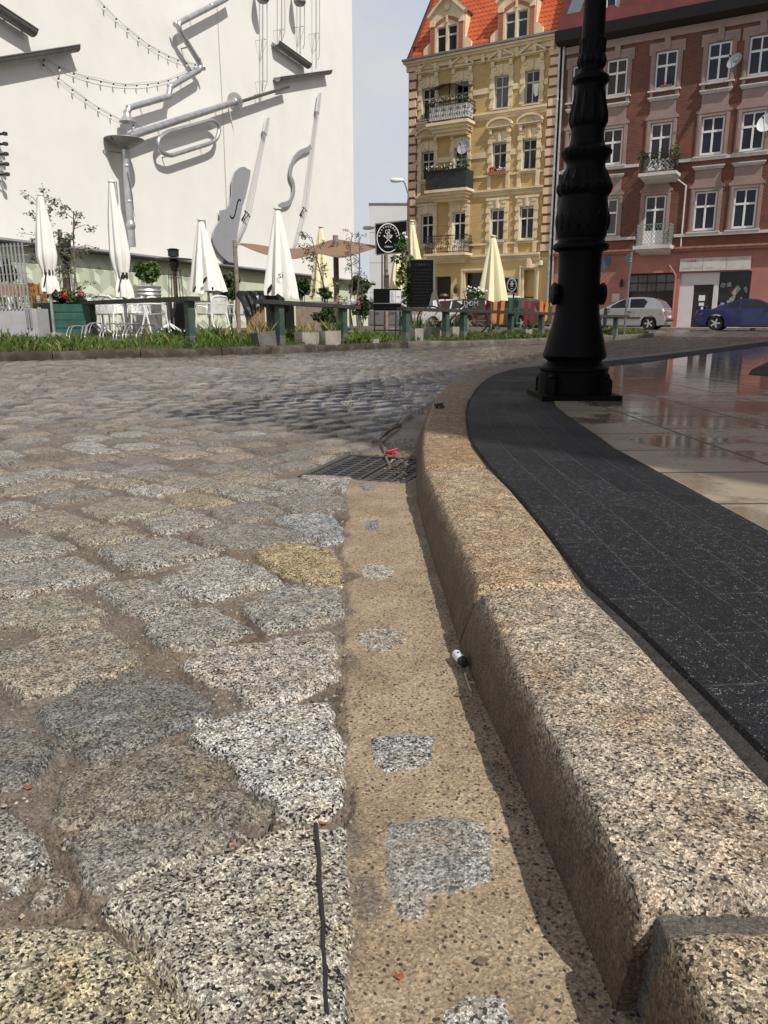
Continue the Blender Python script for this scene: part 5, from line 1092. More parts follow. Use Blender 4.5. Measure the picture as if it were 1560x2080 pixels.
dish('satellite_dish', 'dark blue satellite dish low on the salmon wall beside the lamp post', FY.world((11.22, -.6, 3.22)), .38, (R(-22), R(22)), mk('slate_blue_dish', (.055, .075, .10), .5), False)
dish('satellite_dish', 'white satellite dish at the right edge beside a second floor window', FY.world((17.78, -.5, 8.78)), .42, (R(-20), R(20)), M['frame_white'])
# pavement in front of the two houses
m = MB(); fw = [FY.world(p) for p in ((-3, 0, 0), (-3, -1.9, 0), (26, -1.9, 0), (26, 0, 0))]; m.slab([(p.x, p.y) for p in fw], 0.0, .20); struct(m.build('sidewalk', M['concrete']))

# ---------------------------------------------------------------- pale block far behind, street lamps
fb = thing('office_block', 'plain pale grey building far behind the gap between the houses', 'building', (2.2, 62, 0))
m = MB(); m.box(-3.32, 9, 0, 10, 0, 9.0); m.build('wall', M['far_wall'], fb); m = MB(); m.box(-3.36, 9.1, -.06, 10, 9.0, 9.12)
m.build('parapet', M['zinc_dull'], fb); m = MB()
for k in range(3): m.box(-3.33, 9, -.012, -.004, 2.6 + 2.2 * k, 2.62 + 2.2 * k)
m.build('panel_joint', M['zinc_dull'], fb)
def street_lamp(label, base, top, head):
    l = thing('street_lamp', label, 'street lamp', base); b = Vector(base); m = MB(); m.tube([b, Vector(top), ], [.06, .04], 8); m.build('pole', M['zinc_dull'], l, w=True)
    m = MB(); t_, h = Vector(top), Vector(head); m.tube([t_, t_ + Vector((0, 0, .25)), t_ * .4 + h * .6 + Vector((0, 0, .22)), h], .035, 6); m.build('arm', M['zinc_dull'], l, w=True)
    d_ = (h - t_); d_.z = 0; d_.normalize(); m = MB(); m.tube([h - d_ * .05, h + d_ * .1, h + d_ * .35, h + d_ * .6, h + d_ * .68], [.05, .10, .13, .11, .03], 10); m.build('lamp_head', M['frame_white'], l, w=True, smooth=50)
Yl = 44.2
street_lamp('curved street lamp reaching out over the gap from the yellow house corner', (D(829, 600, Yl).x, Yl, .1), D(829, 405, Yl), D(818, 366, Yl))
street_lamp('far white street lamp head beside the round black sign', (D(776, 600, 52).x, 52, .1), D(776, 470, 52), D(758, 463, 52))
# ---------------------------------------------------------------- the row of houses on the near right: it shades the lamp post and the road
oc = thing('tenement_row', 'brick tenement row on the near right beside the pavement', 'house', (6.06, -3.98, 0), math.atan2(.91, .42))
m = MB(); hs = []
for k in range(9):
    for z in (1.0, 4.6, 8.2): hs.append((1.2 + 2.6 * k, 2.4 + 2.6 * k, z, z + 1.9))
oh = MB(); oh.box(0, 24, -10, 0, 0, 11.8); oh.build('wall', M['brick_dark'], oc); oh = MB(); oh.box(-.1, 24.1, -10.2, .35, 11.8, 12.2); oh.build('cornice', M['stucco'], oc)
for h in hs:
    m = MB(); m.box(h[0], h[1], .0, .06, h[2], h[3]); f = m.build('window', M['frame_white'], oc); m = MB(); m.box(h[0] + .08, h[1] - .08, .06, .064, h[2] + .08, h[3] - .08); m.build('pane', M['glass_blue'], f)
# ================================================================ WHITE GABLE WALL WITH THE MUSIC SCULPTURES
FW = Frame((-1.49 - .359 * 22.4, 40 - .933 * 22.4), math.atan2(.933, .359)); TW = FW.th
wb = thing('gable_building', 'tall white plastered gable wall hung with sculptures of pipes and cellos', 'building', FW.o, TW)
m = MB(); m.box(-12, 22.42, 0, 12, 0, 20.0); m.build('wall', M['plaster'], wb)
m = MB(); m.box(-12.1, 22.5, -.08, 12, 20.0, 20.2); m.build('coping', M['zinc'], wb)
m = MB(); q0, q1 = FW.at(440, 0, .02), FW.at(462, 470, .02); m.tube([(q0.x, -.03, q0.z), ((q0.x + q1.x) / 2 + .05, -.03, (q0.z + q1.z) / 2), (q1.x, -.03, q1.z)], .009, 5); m.build('lightning_wire', M['wire'], wb)
# low annex with the mural
AX = .9; ZA = 2.32
an = thing('annex', 'low green annex with a cube pattern mural along the foot of the white wall', 'building', FW.o, TW)
m = MB(); m.box(-12, 22.5, -AX + .2, -.004, 0, ZA - .06); m.build('wall', M['mural_base'], an)
m = MB(); m.hexa([(-12, -AX, ZA - .05), (22.75, -AX, ZA - .05), (22.75, -.004, ZA + .12), (-12, -.004, ZA + .12)], [(-12, -AX, ZA + .0), (22.75, -AX, ZA + .0), (22.75, -.004, ZA + .17), (-12, -.004, ZA + .17)]); rf = m.build('roof', M['zinc_dull'], an)
m = MB(); m.tube([(-12, -AX - .05, ZA - .05), (22.8, -AX - .05, ZA - .05)], .055, 8); m.build('gutter', M['dark_metal'], rf)
mu = MB(); yf = -AX + .2 - .003
def rh(a, b, c, d, mi): mu.add([(p[0], yf, p[1]) for p in (a, b, c, d)], [(0, 1, 2, 3)], mi)
S_ = .46; hw = S_ * math.sqrt(3) / 2
def cube(cx, cz, s, off=0, inv=False):
    w_ = s * math.sqrt(3) / 2; c = (cx, cz); a = [(cx + (0, w_, w_, 0, -w_, -w_)[k], cz + (s, s / 2, -s / 2, -s, -s / 2, s / 2)[k]) for k in range(6)]
    y = yf - off
    for quad, mi in (((c, a[1], a[0], a[5]), 0 if not inv else 2), ((c, a[3], a[2], a[1]), 1), ((c, a[5], a[4], a[3]), 2 if not inv else 0)):
        mu.add([(p[0], y, p[1]) for p in quad], [(0, 1, 2, 3)], mi)
for r in range(5):
    for k in range(-6, 14):
        cx = k * 2 * hw + (hw if r % 2 else 0); cz = .32 + r * 1.5 * S_
        if cz + S_ > ZA + .2 or cx > 10.4: continue
        cube(cx, cz, S_, 0, False); cube(cx, cz, S_ * .52, .002, True)
mu.build('mural', [M['mural_light'], M['mural_mid'], M['mural_grey']], an)

def W(u, v, off): return FW.at(u, v, off)
def wthing(name, label, cat, u, v, off=0.0):
    p = W(u, v, off); return thing(name, label, cat, FW.world((p.x, -off, p.z)), TW), Vector((p.x, -off, p.z))
def rel(pts, b): return [(p[0] - b.x, p[1] - b.y, p[2] - b.z) for p in pts]
def roundpath(P, r=.2, n=5):
    P = [Vector(p) for p in P]; out = [P[0]]
    for i in range(1, len(P) - 1):
        a = (P[i - 1] - P[i]); b = (P[i + 1] - P[i]); d = min(r, a.length * .45, b.length * .45); a = P[i] + a.normalized() * d; b = P[i] + b.normalized() * d
        for k in range(n + 1): t = k / n; out.append(a * (1 - t) ** 2 + P[i] * 2 * t * (1 - t) + b * t * t)
    out.append(P[-1]); return out
def pathpx(L, off): return [W(u, v, off) for u, v in L]
def bracket(mb, p, b):  # stand-off back to the wall
    mb.bar((p[0] - b.x, p[1] - b.y, p[2] - b.z), (p[0] - b.x, 0 - b.y - .005, p[2] - b.z - .02), .03)
# zigzag pipe with a bell mouth
z_, b = wthing('zigzag_pipe', 'zigzag galvanised pipe ending in a small bell above the funnel', 'pipe sculpture', 258, 248, .32)
P = pathpx([(470, -10), (455, 0), (357, 50), (412, 138), (345, 177), (343, 196), (262, 219), (258, 232)], .32)
m = MB(); m.tube(rel(roundpath(P, .34, 6), b), .088, 12); 
m.build('pipe', M['zinc'], z_, smooth=40)
m = MB()
for u, v in ((430, 12), (357, 50), (366, 64), (402, 120), (412, 138), (345, 177), (343, 196), (300, 209), (262, 219)):
    p = W(u, v, .32); q = Vector((p.x - b.x, 0, p.z - b.z)); m.lathe([(.094, -.02), (.10, 0), (.094, .02)], 12, q, Matrix.Rotation(R(35), 3, 'Y'))
m.build('seam', M['zinc'], z_, smooth=60)
m = MB(); p = W(258, 233, .32); q = Vector((p.x - b.x, 0, p.z - b.z)); m.lathe([(.10, .10), (.10, -.02), (.16, -.10), (.24, -.19), (.23, -.19), (.10, -.04)], 20, q); m.build('bell', M['zinc'], z_, smooth=40)
m = MB()
for u, v in ((400, 28), (385, 95), (380, 157), (300, 208)): bracket(m, W(u, v, .32), b)
m.build('bracket', M['zinc_dull'], z_)
# trumpet
tr, b = wthing('trumpet_sculpture', 'long slanting trumpet made of drainpipe with a looped tube below', 'pipe sculpture', 265, 278, .30)
m = MB(); P = pathpx([(262, 277), (478, 207)], .32); m.tube(rel(P, b), .105, 14); m.build('pipe', M['zinc'], tr, smooth=40)
m = MB(); P = pathpx([(478, 207), (584, 174)], .30); a_, c_ = [Vector(p) for p in rel(P, b)]; d_ = (c_ - a_).normalized(); up = Vector((0, -1, 0)).cross(d_).normalized()
for s0 in (0, 1):
    vs = []
    for k in range(9):
        an_ = math.pi + math.pi * k / 8; r_ = .10 if s0 == 0 else .088; o_ = Vector((0, -1, 0)) * math.cos(an_) * r_ + (-up) * math.sin(an_) * r_ * -1
        vs += [a_ + o_, c_ + o_]
    m.add(vs, [(2 * k, 2 * k + 1, 2 * k + 3, 2 * k + 2) if s0 == 0 else (2 * k, 2 * k + 2, 2 * k + 3, 2 * k + 1) for k in range(8)])
m.build('trough', M['zinc_dull'], tr, smooth=40)
m = MB(); p = Vector(rel([W(477, 207, .32)], b)[0]); q = d_.to_track_quat('Z', 'Y').to_matrix(); m.lathe([(.11, -.06), (.13, -.03), (.30, .0), (.30, .015), (.1, .02)], 24, p, q); m.build('flange', M['zinc'], tr, smooth=30)
P = pathpx([(338, 268), (432, 243), (447, 258), (441, 283), (425, 292), (345, 317), (325, 308), (320, 285), (338, 268)], .30)
m = MB(); m.tube(rel(roundpath([W(390, 255, .3)] + P[1:8] + [W(338, 269, .3), W(390, 255, .3)], .42, 8), b), .068, 12); lp = m.build('loop_tube', M['zinc'], tr, smooth=40)
m = MB()
for u, v in ((335, 254), (398, 233), (450, 216), (530, 191), (345, 317), (420, 294)): bracket(m, W(u, v, .30), b)
m.build('bracket', M['zinc_dull'], tr)
# funnel with downpipe
fn, b = wthing('funnel_downpipe', 'wide zinc funnel on top of a straight grey downpipe', 'pipe sculpture', 269, 505, .38)
P0, P1, P2 = W(269, 288, .38), W(269, 309, .38), W(268, 505, .38); x = P1.x - b.x
m = MB(); m.lathe([(.10, P1.z - b.z), (.56, P0.z - b.z - .02), (.55, P0.z - b.z), (.10, P1.z - b.z + .05)], 26, (0, 0, 0)); m.build('funnel', M['zinc_dull'], fn, smooth=40)
m = MB(); m.tube([(0, 0, P1.z - b.z + .05), (0, 0, .05)], .105, 12)
for z in (.62, 1.25, 2.2): m.lathe([(.106, 0), (.113, .02), (.113, .05), (.106, .07)], 12, (0, 0, z), cap=False)
m.lathe([(.106, .52), (.135, .60), (.135, .68), (.106, .76)], 12, (0, 0, 0)); m.build('pipe', M['zinc'], fn, smooth=40)
m = MB(); m.bar((0, 0, P1.z - b.z + .1), (-.55, .05, P1.z - b.z + .22), .03); m.bar((0, 0, P1.z - b.z - .1), (-.5, .36, P1.z - b.z - .08), .03); m.bar((0, .3, 1.0), (0, .0, 1.0), .03); m.tube([(-.1, -.1, P1.z - b.z - .6), (.02, -.12, P1.z - b.z - 1.2), (.12, -.05, P1.z - b.z - 1.6), (.10, -.1, .9)], .012, 5); m.build('bracket', M['zinc_dull'], fn)
# open gutters
def trough(label, u0, v0, u1, v1, r, off=.22):
    t_, b = wthing('gutter_sculpture', label, 'gutter sculpture', (u0 + u1) / 2, (v0 + v1) / 2, off); a_, c_ = [Vector(p) for p in rel([W(u0, v0, off), W(u1, v1, off)], b)]; d_ = (c_ - a_).normalized(); up = Vector((0, -1, 0)).cross(d_).normalized()
    if up.z < 0: up = -up
    m = MB()
    for rr, flip in ((r, False), (r * .88, True)):
        vs = []
        for k in range(9):
            an_ = math.pi * k / 8; o_ = Vector((0, -1, 0)) * math.cos(an_) * rr - up * math.sin(an_) * rr; vs += [a_ + o_, c_ + o_]
        m.add(vs, [((2 * k, 2 * k + 1, 2 * k + 3, 2 * k + 2) if flip else (2 * k, 2 * k + 2, 2 * k + 3, 2 * k + 1)) for k in range(8)])
    m.tube([a_ + Vector((0, -r, 0)), c_ + Vector((0, -r, 0))], .018, 6); m.build('trough', M['zinc_dull'], t_, smooth=40)
    m = MB()
    for q in (.12, .5, .88): p = a_ + (c_ - a_) * q; m.bar(p - up * r, (p.x, off - .004, p.z - .05), .03); m.bar(p + Vector((0, -r, 0)), p + Vector((0, r, 0)), .02)
    m.build('bracket', M['zinc_dull'], t_)
trough('dark gutter slanting down to the right at the top left corner', -30, -2, 68, 62, .16)
trough('long dark gutter rising to the right below the top left one', -40, 122, 153, 92, .16)
trough('short dark gutter slanting down to the right above the cellos', 560, 84, 626, 131, .17)
trough('short dark gutter rising to the right near the corner of the white wall', 563, 157, 668, 143, .17)
# cellos
c1, b = wthing('cello_sculpture', 'grey half cello with a black sound hole beside its strings', 'cello sculpture', 470, 534, .14)
px = [(470.8, 400), (472, 369), (477, 351), (486, 341), (496, 338.5), (509, 346), (508, 359), (499, 400), (492, 421), (485.6, 456), (474, 534), (470, 537), (457, 526), (444.6, 513), (435.6, 497), (433, 482), (435.6, 466.7), (442, 455), (448.5, 447), (447, 438.5), (447.5, 427.5), (459, 425.6), (467, 415)]
pl = [W(u, v, .14) for u, v in px]
m = MB(); m.prism([(p.x - b.x, p.z - b.z) for p in pl], .0, .045); m.build('body', M['zinc_paint'], c1)
m = MB(); fh = [(489, 409), (488, 405.5), (485, 406), (482.5, 411), (480, 424), (477, 437), (474, 442.5), (470.5, 443), (468, 440), (468, 437)]
m.ribbon([(W(u, v, .145).x - b.x, W(u, v, .145).z - b.z) for u, v in fh], .055, -.008, .0); m.build('sound_hole', M['black'], c1)
def strings(par, b, cap_t, cap_b, br, end, n=4, w0=.17, w1=.30):
    A, B, C_, E_ = [Vector(rel([W(*q, .16)], b)[0]) for q in (cap_t, cap_b, br, end)]
    m = MB(); dirv = (A - B).normalized(); sx = dirv.cross(Vector((0, 1, 0))).normalized() * -1
    m.hexa([B - sx * .13 + Vector((0, -.03, 0)), B + sx * .13 + Vector((0, -.03, 0)), B + sx * .13 + Vector((0, .05, 0)), B - sx * .13 + Vector((0, .05, 0))], [A - sx * .13 + Vector((0, -.03, -.12)), A + sx * .10 + Vector((0, -.03, .06)), A + sx * .10 + Vector((0, .05, .06)), A - sx * .13 + Vector((0, .05, -.12))]); m.build('head', mk('pale_grey_panel', (.55, .55, .55), .5, .1, .05), par)
    m = MB()
    for k in range(n): q = (k / (n - 1) - .5); m.tube([B + sx * q * w0, C_ + sx * q * w1 + Vector((0, -.10, 0)), E_ + sx * q * w0 * .9], .011, 5, False)
    m.build('strings', M['wire'], par)
    m = MB(); pts = [C_ + sx * w1 * (k / 6 - .5) * 1.25 + Vector((0, -.05, .05 * math.sin(math.pi * k / 6))) for k in range(7)]; m.tube(pts, .028, 6); m.bar(C_ - sx * w1 * .3 + Vector((0, -.05, 0)), C_ - sx * w1 * .3 + Vector((0, .15, -.25)), .04); m.bar(C_ + sx * w1 * .2 + Vector((0, -.05, 0)), C_ + sx * w1 * .0 + Vector((0, .15, -.25)), .04); m.build('bridge', M['dark_metal'], par)
strings(c1, b, (544.5, 238), (538, 271), (500, 435), (481, 495))
m = MB(); p = Vector(rel([W(466, 536, .1)], b)[0]); m.box(p.x - .25, p.x + .25, -.02, .12, p.z - .12, p.z + .05); m.build('foot', M['dark_metal'], c1)
c2, b = wthing('cello_sculpture', 'thin curved outline of a cello with its strings near the corner of the white wall', 'cello sculpture', 590, 420, .14)
cp = [(632, 297), (626, 303), (612, 309), (602, 318), (596, 328), (592, 342), (590.5, 357), (594, 365), (597, 374), (597.5, 388), (594.5, 400), (588.5, 411), (580, 415), (574, 416), (568, 420)]
cs = smoothline([(W(u, v, .14).x - b.x, W(u, v, .14).z - b.z) for u, v in cp], 4)
m = MB(); m.ribbon([tuple(q) for q in cs], .19, 0, .045); m.build('outline', M['zinc_paint'], c2)
strings(c2, b, (650, 188), (645, 229), (617, 426), (600, 500))
# hanging rods with cones
def rod(label, u, vt, vb, uo, v2, marks, cone=None):
    t_, b = wthing('hanging_rod', label, 'rod sculpture', u, vb, .5); m = MB(); P = pathpx([(u, vt), (u, vb - 6), (u - 3, vb + 3)], .5); m.tube(rel(P, b), .022, 6); m.build('rod', M['wire'], t_)
    m = MB(); P = pathpx([(uo, vt), (uo, v2)], .04); m.tube(rel(P, b), .014, 5); m.build('wall_wire', M['wire'], t_)
    m = MB()
    for v in marks:
        a_, c_ = [Vector(q) for q in rel([W(u, v, .5), W(u - 9, v - 2, .02)], b)]; m.bar(a_, (a_.x, .49, a_.z + .02), .02); m.bar(a_, c_, .02); lo = Vector(rel([W(uo, v + 28, .02)], b)[0]); m.bar(c_, lo, .012); m.bar(a_, lo, .012)
    m.build('bracket', M['wire'], t_)
    if cone: m = MB(); p = Vector(rel([W(cone[0], cone[1], .5)], b)[0]); m.lathe([(.05, .9), (.20, .3), (.24, .05), (.16, -.05), (0, -.06)], 18, p); m.build('cone', M['zinc_dull'], t_, smooth=40)
rod('thin steel rod hanging straight down to the end of the trumpet', 542.5, -90, 172, 534, 182, (80, 165), (534, 2))
rod('thin steel rod with one bracket hanging above the slanting short gutter', 578.5, -90, 70, 572.5, 82, (60,))
rod('thin steel rod with a cone hanging behind the slanting short gutter', 618.5, -90, 95, 610, 112, (54,), (609, 8))
rod('thin steel rod hanging down to the gutter nearest the wall corner', 649, -90, 118, 642.5, 138, (68,))
# pegs at the left edge
pg, b = wthing('peg_row', 'column of short steel pegs sticking out of the wall at the left edge', 'peg sculpture', 0, 355, .0)
for k in range(5):
    p = Vector(rel([W(1.5 + k * 1.2, 273 + 20.5 * k, .18)], b)[0]); m = MB(); m.tube([(p.x, .0, p.z), (p.x - .02, p.y - .15, p.z)], .025, 6); m.lathe([(0, -.05), (.06, -.03), (.06, .03), (0, .05)], 10, (p.x - .02, p.y - .15, p.z)); m.tube([(p.x - .3, p.y, p.z - .02), (p.x, p.y - .12, p.z)], .02, 5); m.build('peg', M['dark_metal'], pg)
# string lights
def lights(label, pts, off, n, sag):
    t_, b = wthing('string_lights', label, 'string lights', pts[0][0], pts[0][1], off); P = [Vector(q) for q in rel([W(u, v, off) for u, v in pts], b)]
    f = lambda t: P[0] * (1 - t) + P[1] * t + Vector((0, 0, -sag * 4 * t * (1 - t)))
    m = MB(); m.tube([f(k / 24) for k in range(25)], .006, 4, False); m.tube([f(k / 24) + Vector((0, .03, .04 + .02 * math.sin(k))) for k in range(25)], .004, 4, False); m.build('cable', mk('grey_cable', (.25, .25, .25), .6), t_)
    for k in range(n):
        p = f((k + .6) / n); m = MB(); m.lathe([(.02, 0), (.025, -.04), (.02, -.05)], 6, p, mi=1); m.lathe([(.012, -.05), (.028, -.08), (.024, -.115), (0, -.13)], 8, p, mi=0); m.build('bulb', [M['frame_white'], M['dark_metal']], t_, smooth=50)
lights('straight string of bulbs slanting down from above to the bend of the zigzag pipe', [(196, -4), (403, 131)], .07, 10, .35)
lights('sagging string of bulbs between the long left gutter and the zigzag pipe', [(69, 110), (405, 134)], .07, 14, .62)
lights('string of bulbs falling from the long left gutter to the trumpet', [(69, 112), (300, 262)], .07, 9, .28)

# ================================================================ THE CAST IRON LAMP POST IN THE FOREGROUND
LX, LY = 1.107, 4.55
def post_profile():
    A = [(1950 / 5.2 + 440, 0)]
    raw3 = [(1890, 138), (1640, 138), (1630, 134), (1615, 138), (1590, 138), (1572, 126), (1560, 121), (1545, 112), (1530, 107), (1512, 110), (1490, 122), (1470, 127), (1445, 126), (1380, 119), (1300, 113), (1225, 105), (1150, 98), (1075, 92.5), (1000, 88), (900, 85.5), (800, 84), (600, 84), (400, 85.5), (372, 88), (358, 104), (340, 111), (318, 112.5), (300, 111), (284, 104), (268, 94), (240, 92), (200, 99), (120, 102), (40, 104), (0, 105)]
    raw2 = [(2060, 103), (2000, 100), (1930, 95), (1890, 94), (1860, 103), (1830, 107), (1800, 106), (1780, 103), (1760, 98), (1700, 90), (1640, 82), (1600, 77), (1575, 78), (1555, 81), (1530, 90), (1500, 96), (1470, 98), (1445, 97), (1425, 88), (1405, 74), (1380, 70), (1330, 66), (1230, 66), (1205, 72), (1180, 75), (1150, 75), (1100, 72), (1050, 66), (1000, 63), (900, 59), (850, 58), (825, 60), (805, 68), (785, 74), (760, 75), (740, 72), (722, 60), (700, 52), (680, 47), (655, 47.5), (640, 50), (610, 55), (580, 54), (560, 52), (500, 51.5), (450, 49.5), (425, 52), (405, 55), (385, 54), (372, 47), (360, 46.5), (300, 46), (150, 45), (0, 44)]
    out = []
    for zy, w_ in raw3: out.append((440 + zy / 5.2, w_))
    for zy, w_ in raw2: out.append((zy / 4.727, w_))
    res = []
    for v, w_ in out:
        d = ray(780, v); t = LY / d.y; z = CAM_H + d.z * t; dep = LY * math.cos(PITCH) - (z - CAM_H) * math.sin(PITCH); res.append((w_ / 2 / FPX * dep, z))
    return res
lp = thing('lamp_post', 'massive black ornamental cast iron lamp post on the wet pavement', 'lamp post', (LX, LY, .1))
prof = post_profile(); prof = [(r, z - .1) for r, z in prof]
cut = [i for i, (r, z) in enumerate(prof) if z > .62][0]
zs = [p[1] for p in prof]
m = MB(); m.box(-.225, .225, -.235, .235, 0.0, .028); m.build('base_plate', M['iron'], lp)
i1 = 8; pl = prof[:i1]
m = MB(); m.lathe([(pl[0][0], .028)] + pl, 32); m.build('plinth', M['iron'], lp, smooth=35)
for k in range(4):
    a = R(45 + 90 * k); m = MB(); q = Matrix.Rotation(a, 3, 'Z'); r_ = .212; c = Vector((r_ * math.cos(a), r_ * math.sin(a), .068)); m.obox(c, (.05, .06, .08), q); m.obox(c + Vector((0, 0, .045)), (.04, .05, .012), q); m.lathe([(.018, .05), (.024, .06), (.016, .075), (0, .08)], 10, c); m.build('buttress', M['iron'], lp, smooth=35)
def flute(n, d, z0, z1): return lambda a, i: 1.0
m = MB(); m.lathe(prof[i1 - 1:], 48); m.build('column', M['iron'], lp, smooth=30)
# cast leaves round the swelling collars, and the two lugs
m = MB()
def leafring(z, h, n, out, tilt=.0):
    for k in range(n):
        a = 2 * math.pi * k / n; rr = lambda zz: float(np.interp(zz, zs, [p[0] for p in prof]))
        pts = []
        for j in range(6): zz = z + h * j / 5; pts.append((zz, rr(zz) + out * math.sin(math.pi * (j + .6) / 6)))
        for j in range(5):
            w0 = .8 * math.pi / n * math.sin(math.pi * (j + .5) / 6.2); w1 = .8 * math.pi / n * math.sin(math.pi * (j + 1.5) / 6.2)
            f = lambda an_, q: (q[1] * math.cos(a + an_), q[1] * math.sin(a + an_), q[0]); g = lambda an_, q: ((q[1] - out * .8) * math.cos(a + an_), (q[1] - out * .8) * math.sin(a + an_), q[0])
            m.add([g(-w0, pts[j]), f(0, pts[j]), g(w0, pts[j]), g(-w1, pts[j + 1]), f(0, pts[j + 1]), g(w1, pts[j + 1])], [(0, 1, 4, 3), (1, 2, 5, 4)])
def zv(v): d = ray(780, v); return CAM_H + d.z * LY / d.y - .1
leafring(zv(470), zv(440) - zv(478), 16, .009); leafring(zv(400), zv(345) - zv(400), 14, .011); leafring(zv(392), zv(366) - zv(392), 18, .009); leafring(zv(262), zv(185) - zv(262), 12, .010); leafring(zv(140), zv(112) - zv(140), 14, .007); leafring(zv(110), zv(84) - zv(110), 12, .006); leafring(zv(318), zv(300) - zv(318), 20, .006)
m.build('cast_leaves', M['iron'], lp, smooth=50)
for s_ in (-1, 1):
    m = MB(); z = zv(597); r_ = float(np.interp(z, zs, [p[0] for p in prof])); d = Vector((s_ * math.cos(.05), -.05, 0)); m.lathe([(.045, -.02), (.05, .0), (.062, .012), (.060, .03), (.045, .036), (.0, .04)], 8, Vector((0, 0, z)) + d * r_, d.to_track_quat('Z', 'Y').to_matrix()); m.build('lug', M['iron'], lp)
m = MB(); m.tube([(0, 0, prof[-1][1] - .02), (0, 0, 3.9)], [prof[-1][0], .045], 24); m.build('upper_shaft', M['iron'], lp, smooth=40)
m = MB(); m.lathe([(.05, 3.9), (.10, 3.95), (.20, 4.3), (.24, 4.34), (.22, 4.4), (.06, 4.55), (.0, 4.62)], 12); m.build('lantern', M['iron'], lp)
# ================================================================ THE TERRACE
def gz(x, y):   # height of the terrace under a point
    d = min(math.hypot(q[0] - x, q[1] - y) for q in TKs)
    return float(np.interp(d, [0, .14, 2.2, 14], [TZ - .01, TZ - .01, TZ + .10, TZ + .15]))
def PT(u, Y, z=None):
    x = XA(u, Y); return Vector((x, Y, gz(x, Y) if z is None else z))
def KY(u):
    c = min(TKs, key=lambda q: abs(q[0] - XA(u, q[1], .1))); return float(c[1])
def ZV(v, Y): d = ray(780, v); return CAM_H + d.z * Y / d.y
# ---- low fences: posts and a broad top board
def low_fence(label, ends, posts, th=.065, zt=None):
    (ua, Ya, va), (ub, Yb, vb) = ends; a = Vector((XA(ua, Ya), Ya, ZV(va, Ya))); b = Vector((XA(ub, Yb), Yb, ZV(vb, Yb)))
    t_ = thing('low_fence', label, 'fence', ((a.x + b.x) / 2, (a.y + b.y) / 2, .13))
    m = MB(); dz = Vector((0, 0, th / 2)); m.bar(a - dz, b - dz, .22, th); d = (b - a).normalized(); n = Vector((-d.y, d.x, 0)); m.build('top_board', M['rail_top'], t_, w=True)
    for u in posts:
        q = min(max((u - ua) / (ub - ua), 0), 1); Y = 1 / ((1 - q) / Ya + q / Yb); x = XA(u, Y); f = (Vector((x, Y, 0)) - Vector((a.x, a.y, 0))).length / max(.01, (Vector((b.x, b.y, 0)) - Vector((a.x, a.y, 0))).length); zt = a.z + (b.z - a.z) * f - th - .002
        rot = Matrix.Rotation(math.atan2(d.y, d.x), 3, 'Z'); z0 = gz(x, Y) - .05; m = MB(); m.obox((x, Y, (z0 + .22 + zt) / 2), (.115, .115, zt - z0 - .22), rot); p = m.build('post', M['green_wood'], t_, w=True)
        m = MB(); m.obox((x, Y, z0 + .11), (.125, .125, .222), rot); m.obox((x, Y, z0 + .20), (.13, .13, .02), rot); s_ = m.build('post_shoe', M['zinc_dull'], p)
        for v in s_.data.vertices: v.co -= t_.location
    return t_
low_fence('green low fence with dark top board behind the metal bike hoops', ((82, 16.2, 616), (399, 12.2, 602)), (189, 388))
low_fence('green low fence with dark top board over three concrete planters left of the entrance', ((527, 12.95, 608), (724, 14.85, 621)), (569, 697))
low_fence('long green low fence between the menu lectern and the lamp post', ((814, 15.7, 624), (1128, 20.6, 635)), (824, 905, 941, 1037, 1099))
low_fence('short green low fence end to the right of the lamp post', ((1195, 21.2, 639), (1270, 23.2, 640)), (1215, 1250))
# ---- concrete planters
def planter(label, u0, u1, vt, vb, Y=None, lean=0.0, mat='concrete', grow=('grass_dry', 'grass')):
    z0 = .13; Y = max(Y or ((CAM_H - z0) * FPX / (vb - 650)), KY((u0 + u1) / 2) + .22); x0, x1 = XA(u0, Y), XA(u1, Y); h = (vb - vt) / FPX * Y; r = (x1 - x0) / 2
    t_ = thing('planter', label, 'planter', ((x0 + x1) / 2, Y + r, gz((x0 + x1) / 2, Y + r) - .02)); M3 = Matrix.Rotation(lean, 3, 'Y')
    m = MB(); n = 6; ro = r * 1.12; pts = [(ro * math.cos(math.pi * k / 3 + .25), ro * math.sin(math.pi * k / 3 + .25)) for k in range(6)]
    ring = lambda s, z: [M3 @ Vector((p[0] * s, p[1] * s, z)) for p in pts]
    vs = ring(.96, 0) + ring(1, h * .5) + ring(1.0, h) + ring(.82, h) + ring(.80, h - .05)
    m.add(vs, [(k * 6 + j, k * 6 + (j + 1) % 6, (k + 1) * 6 + (j + 1) % 6, (k + 1) * 6 + j) for k in range(4) for j in range(6)]); m.build('tub', M[mat], t_)
    m = MB(); m.add(ring(.80, h - .05), [tuple(range(6))]); m.build('soil', M['soil'], t_)
    m = MB(); rg = random.Random(int(u0))
    for k in range(46 if grow else 0):
        a = rg.random() * 6.28; q = ro * .75 * math.sqrt(rg.random()); p = M3 @ Vector((q * math.cos(a), q * math.sin(a), h - .05)); L = rg.uniform(.12, .34); d = Vector((rg.uniform(-.6, .6), rg.uniform(-.6, .6), 1)).normalized(); s = Vector((d.y, -d.x, .2)).normalized() * .008
        m.add([p - s, p + s, p + d * L * .6 + s * .8, p + d * L + Vector((d.x, d.y, -.3)) * L * .2], [(0, 1, 2, 3)], rg.choice((0, 1)))
    if grow: m.build('tuft', [M[grow[0]], M[grow[1]]], t_)
    return t_
planter('dark grey planter leaning to the left by the kerb under the top board', 511, 557, 670, 700, None, R(-7), 'concrete_dark')
planter('light concrete planter with yellowish grass, left of its twin', 598, 644, 672, 698, None, 0, 'concrete', ('grass_dry', 'grass_dry'))
planter('light concrete planter beside the fence post at the entrance', 646, 689, 668, 697, None)
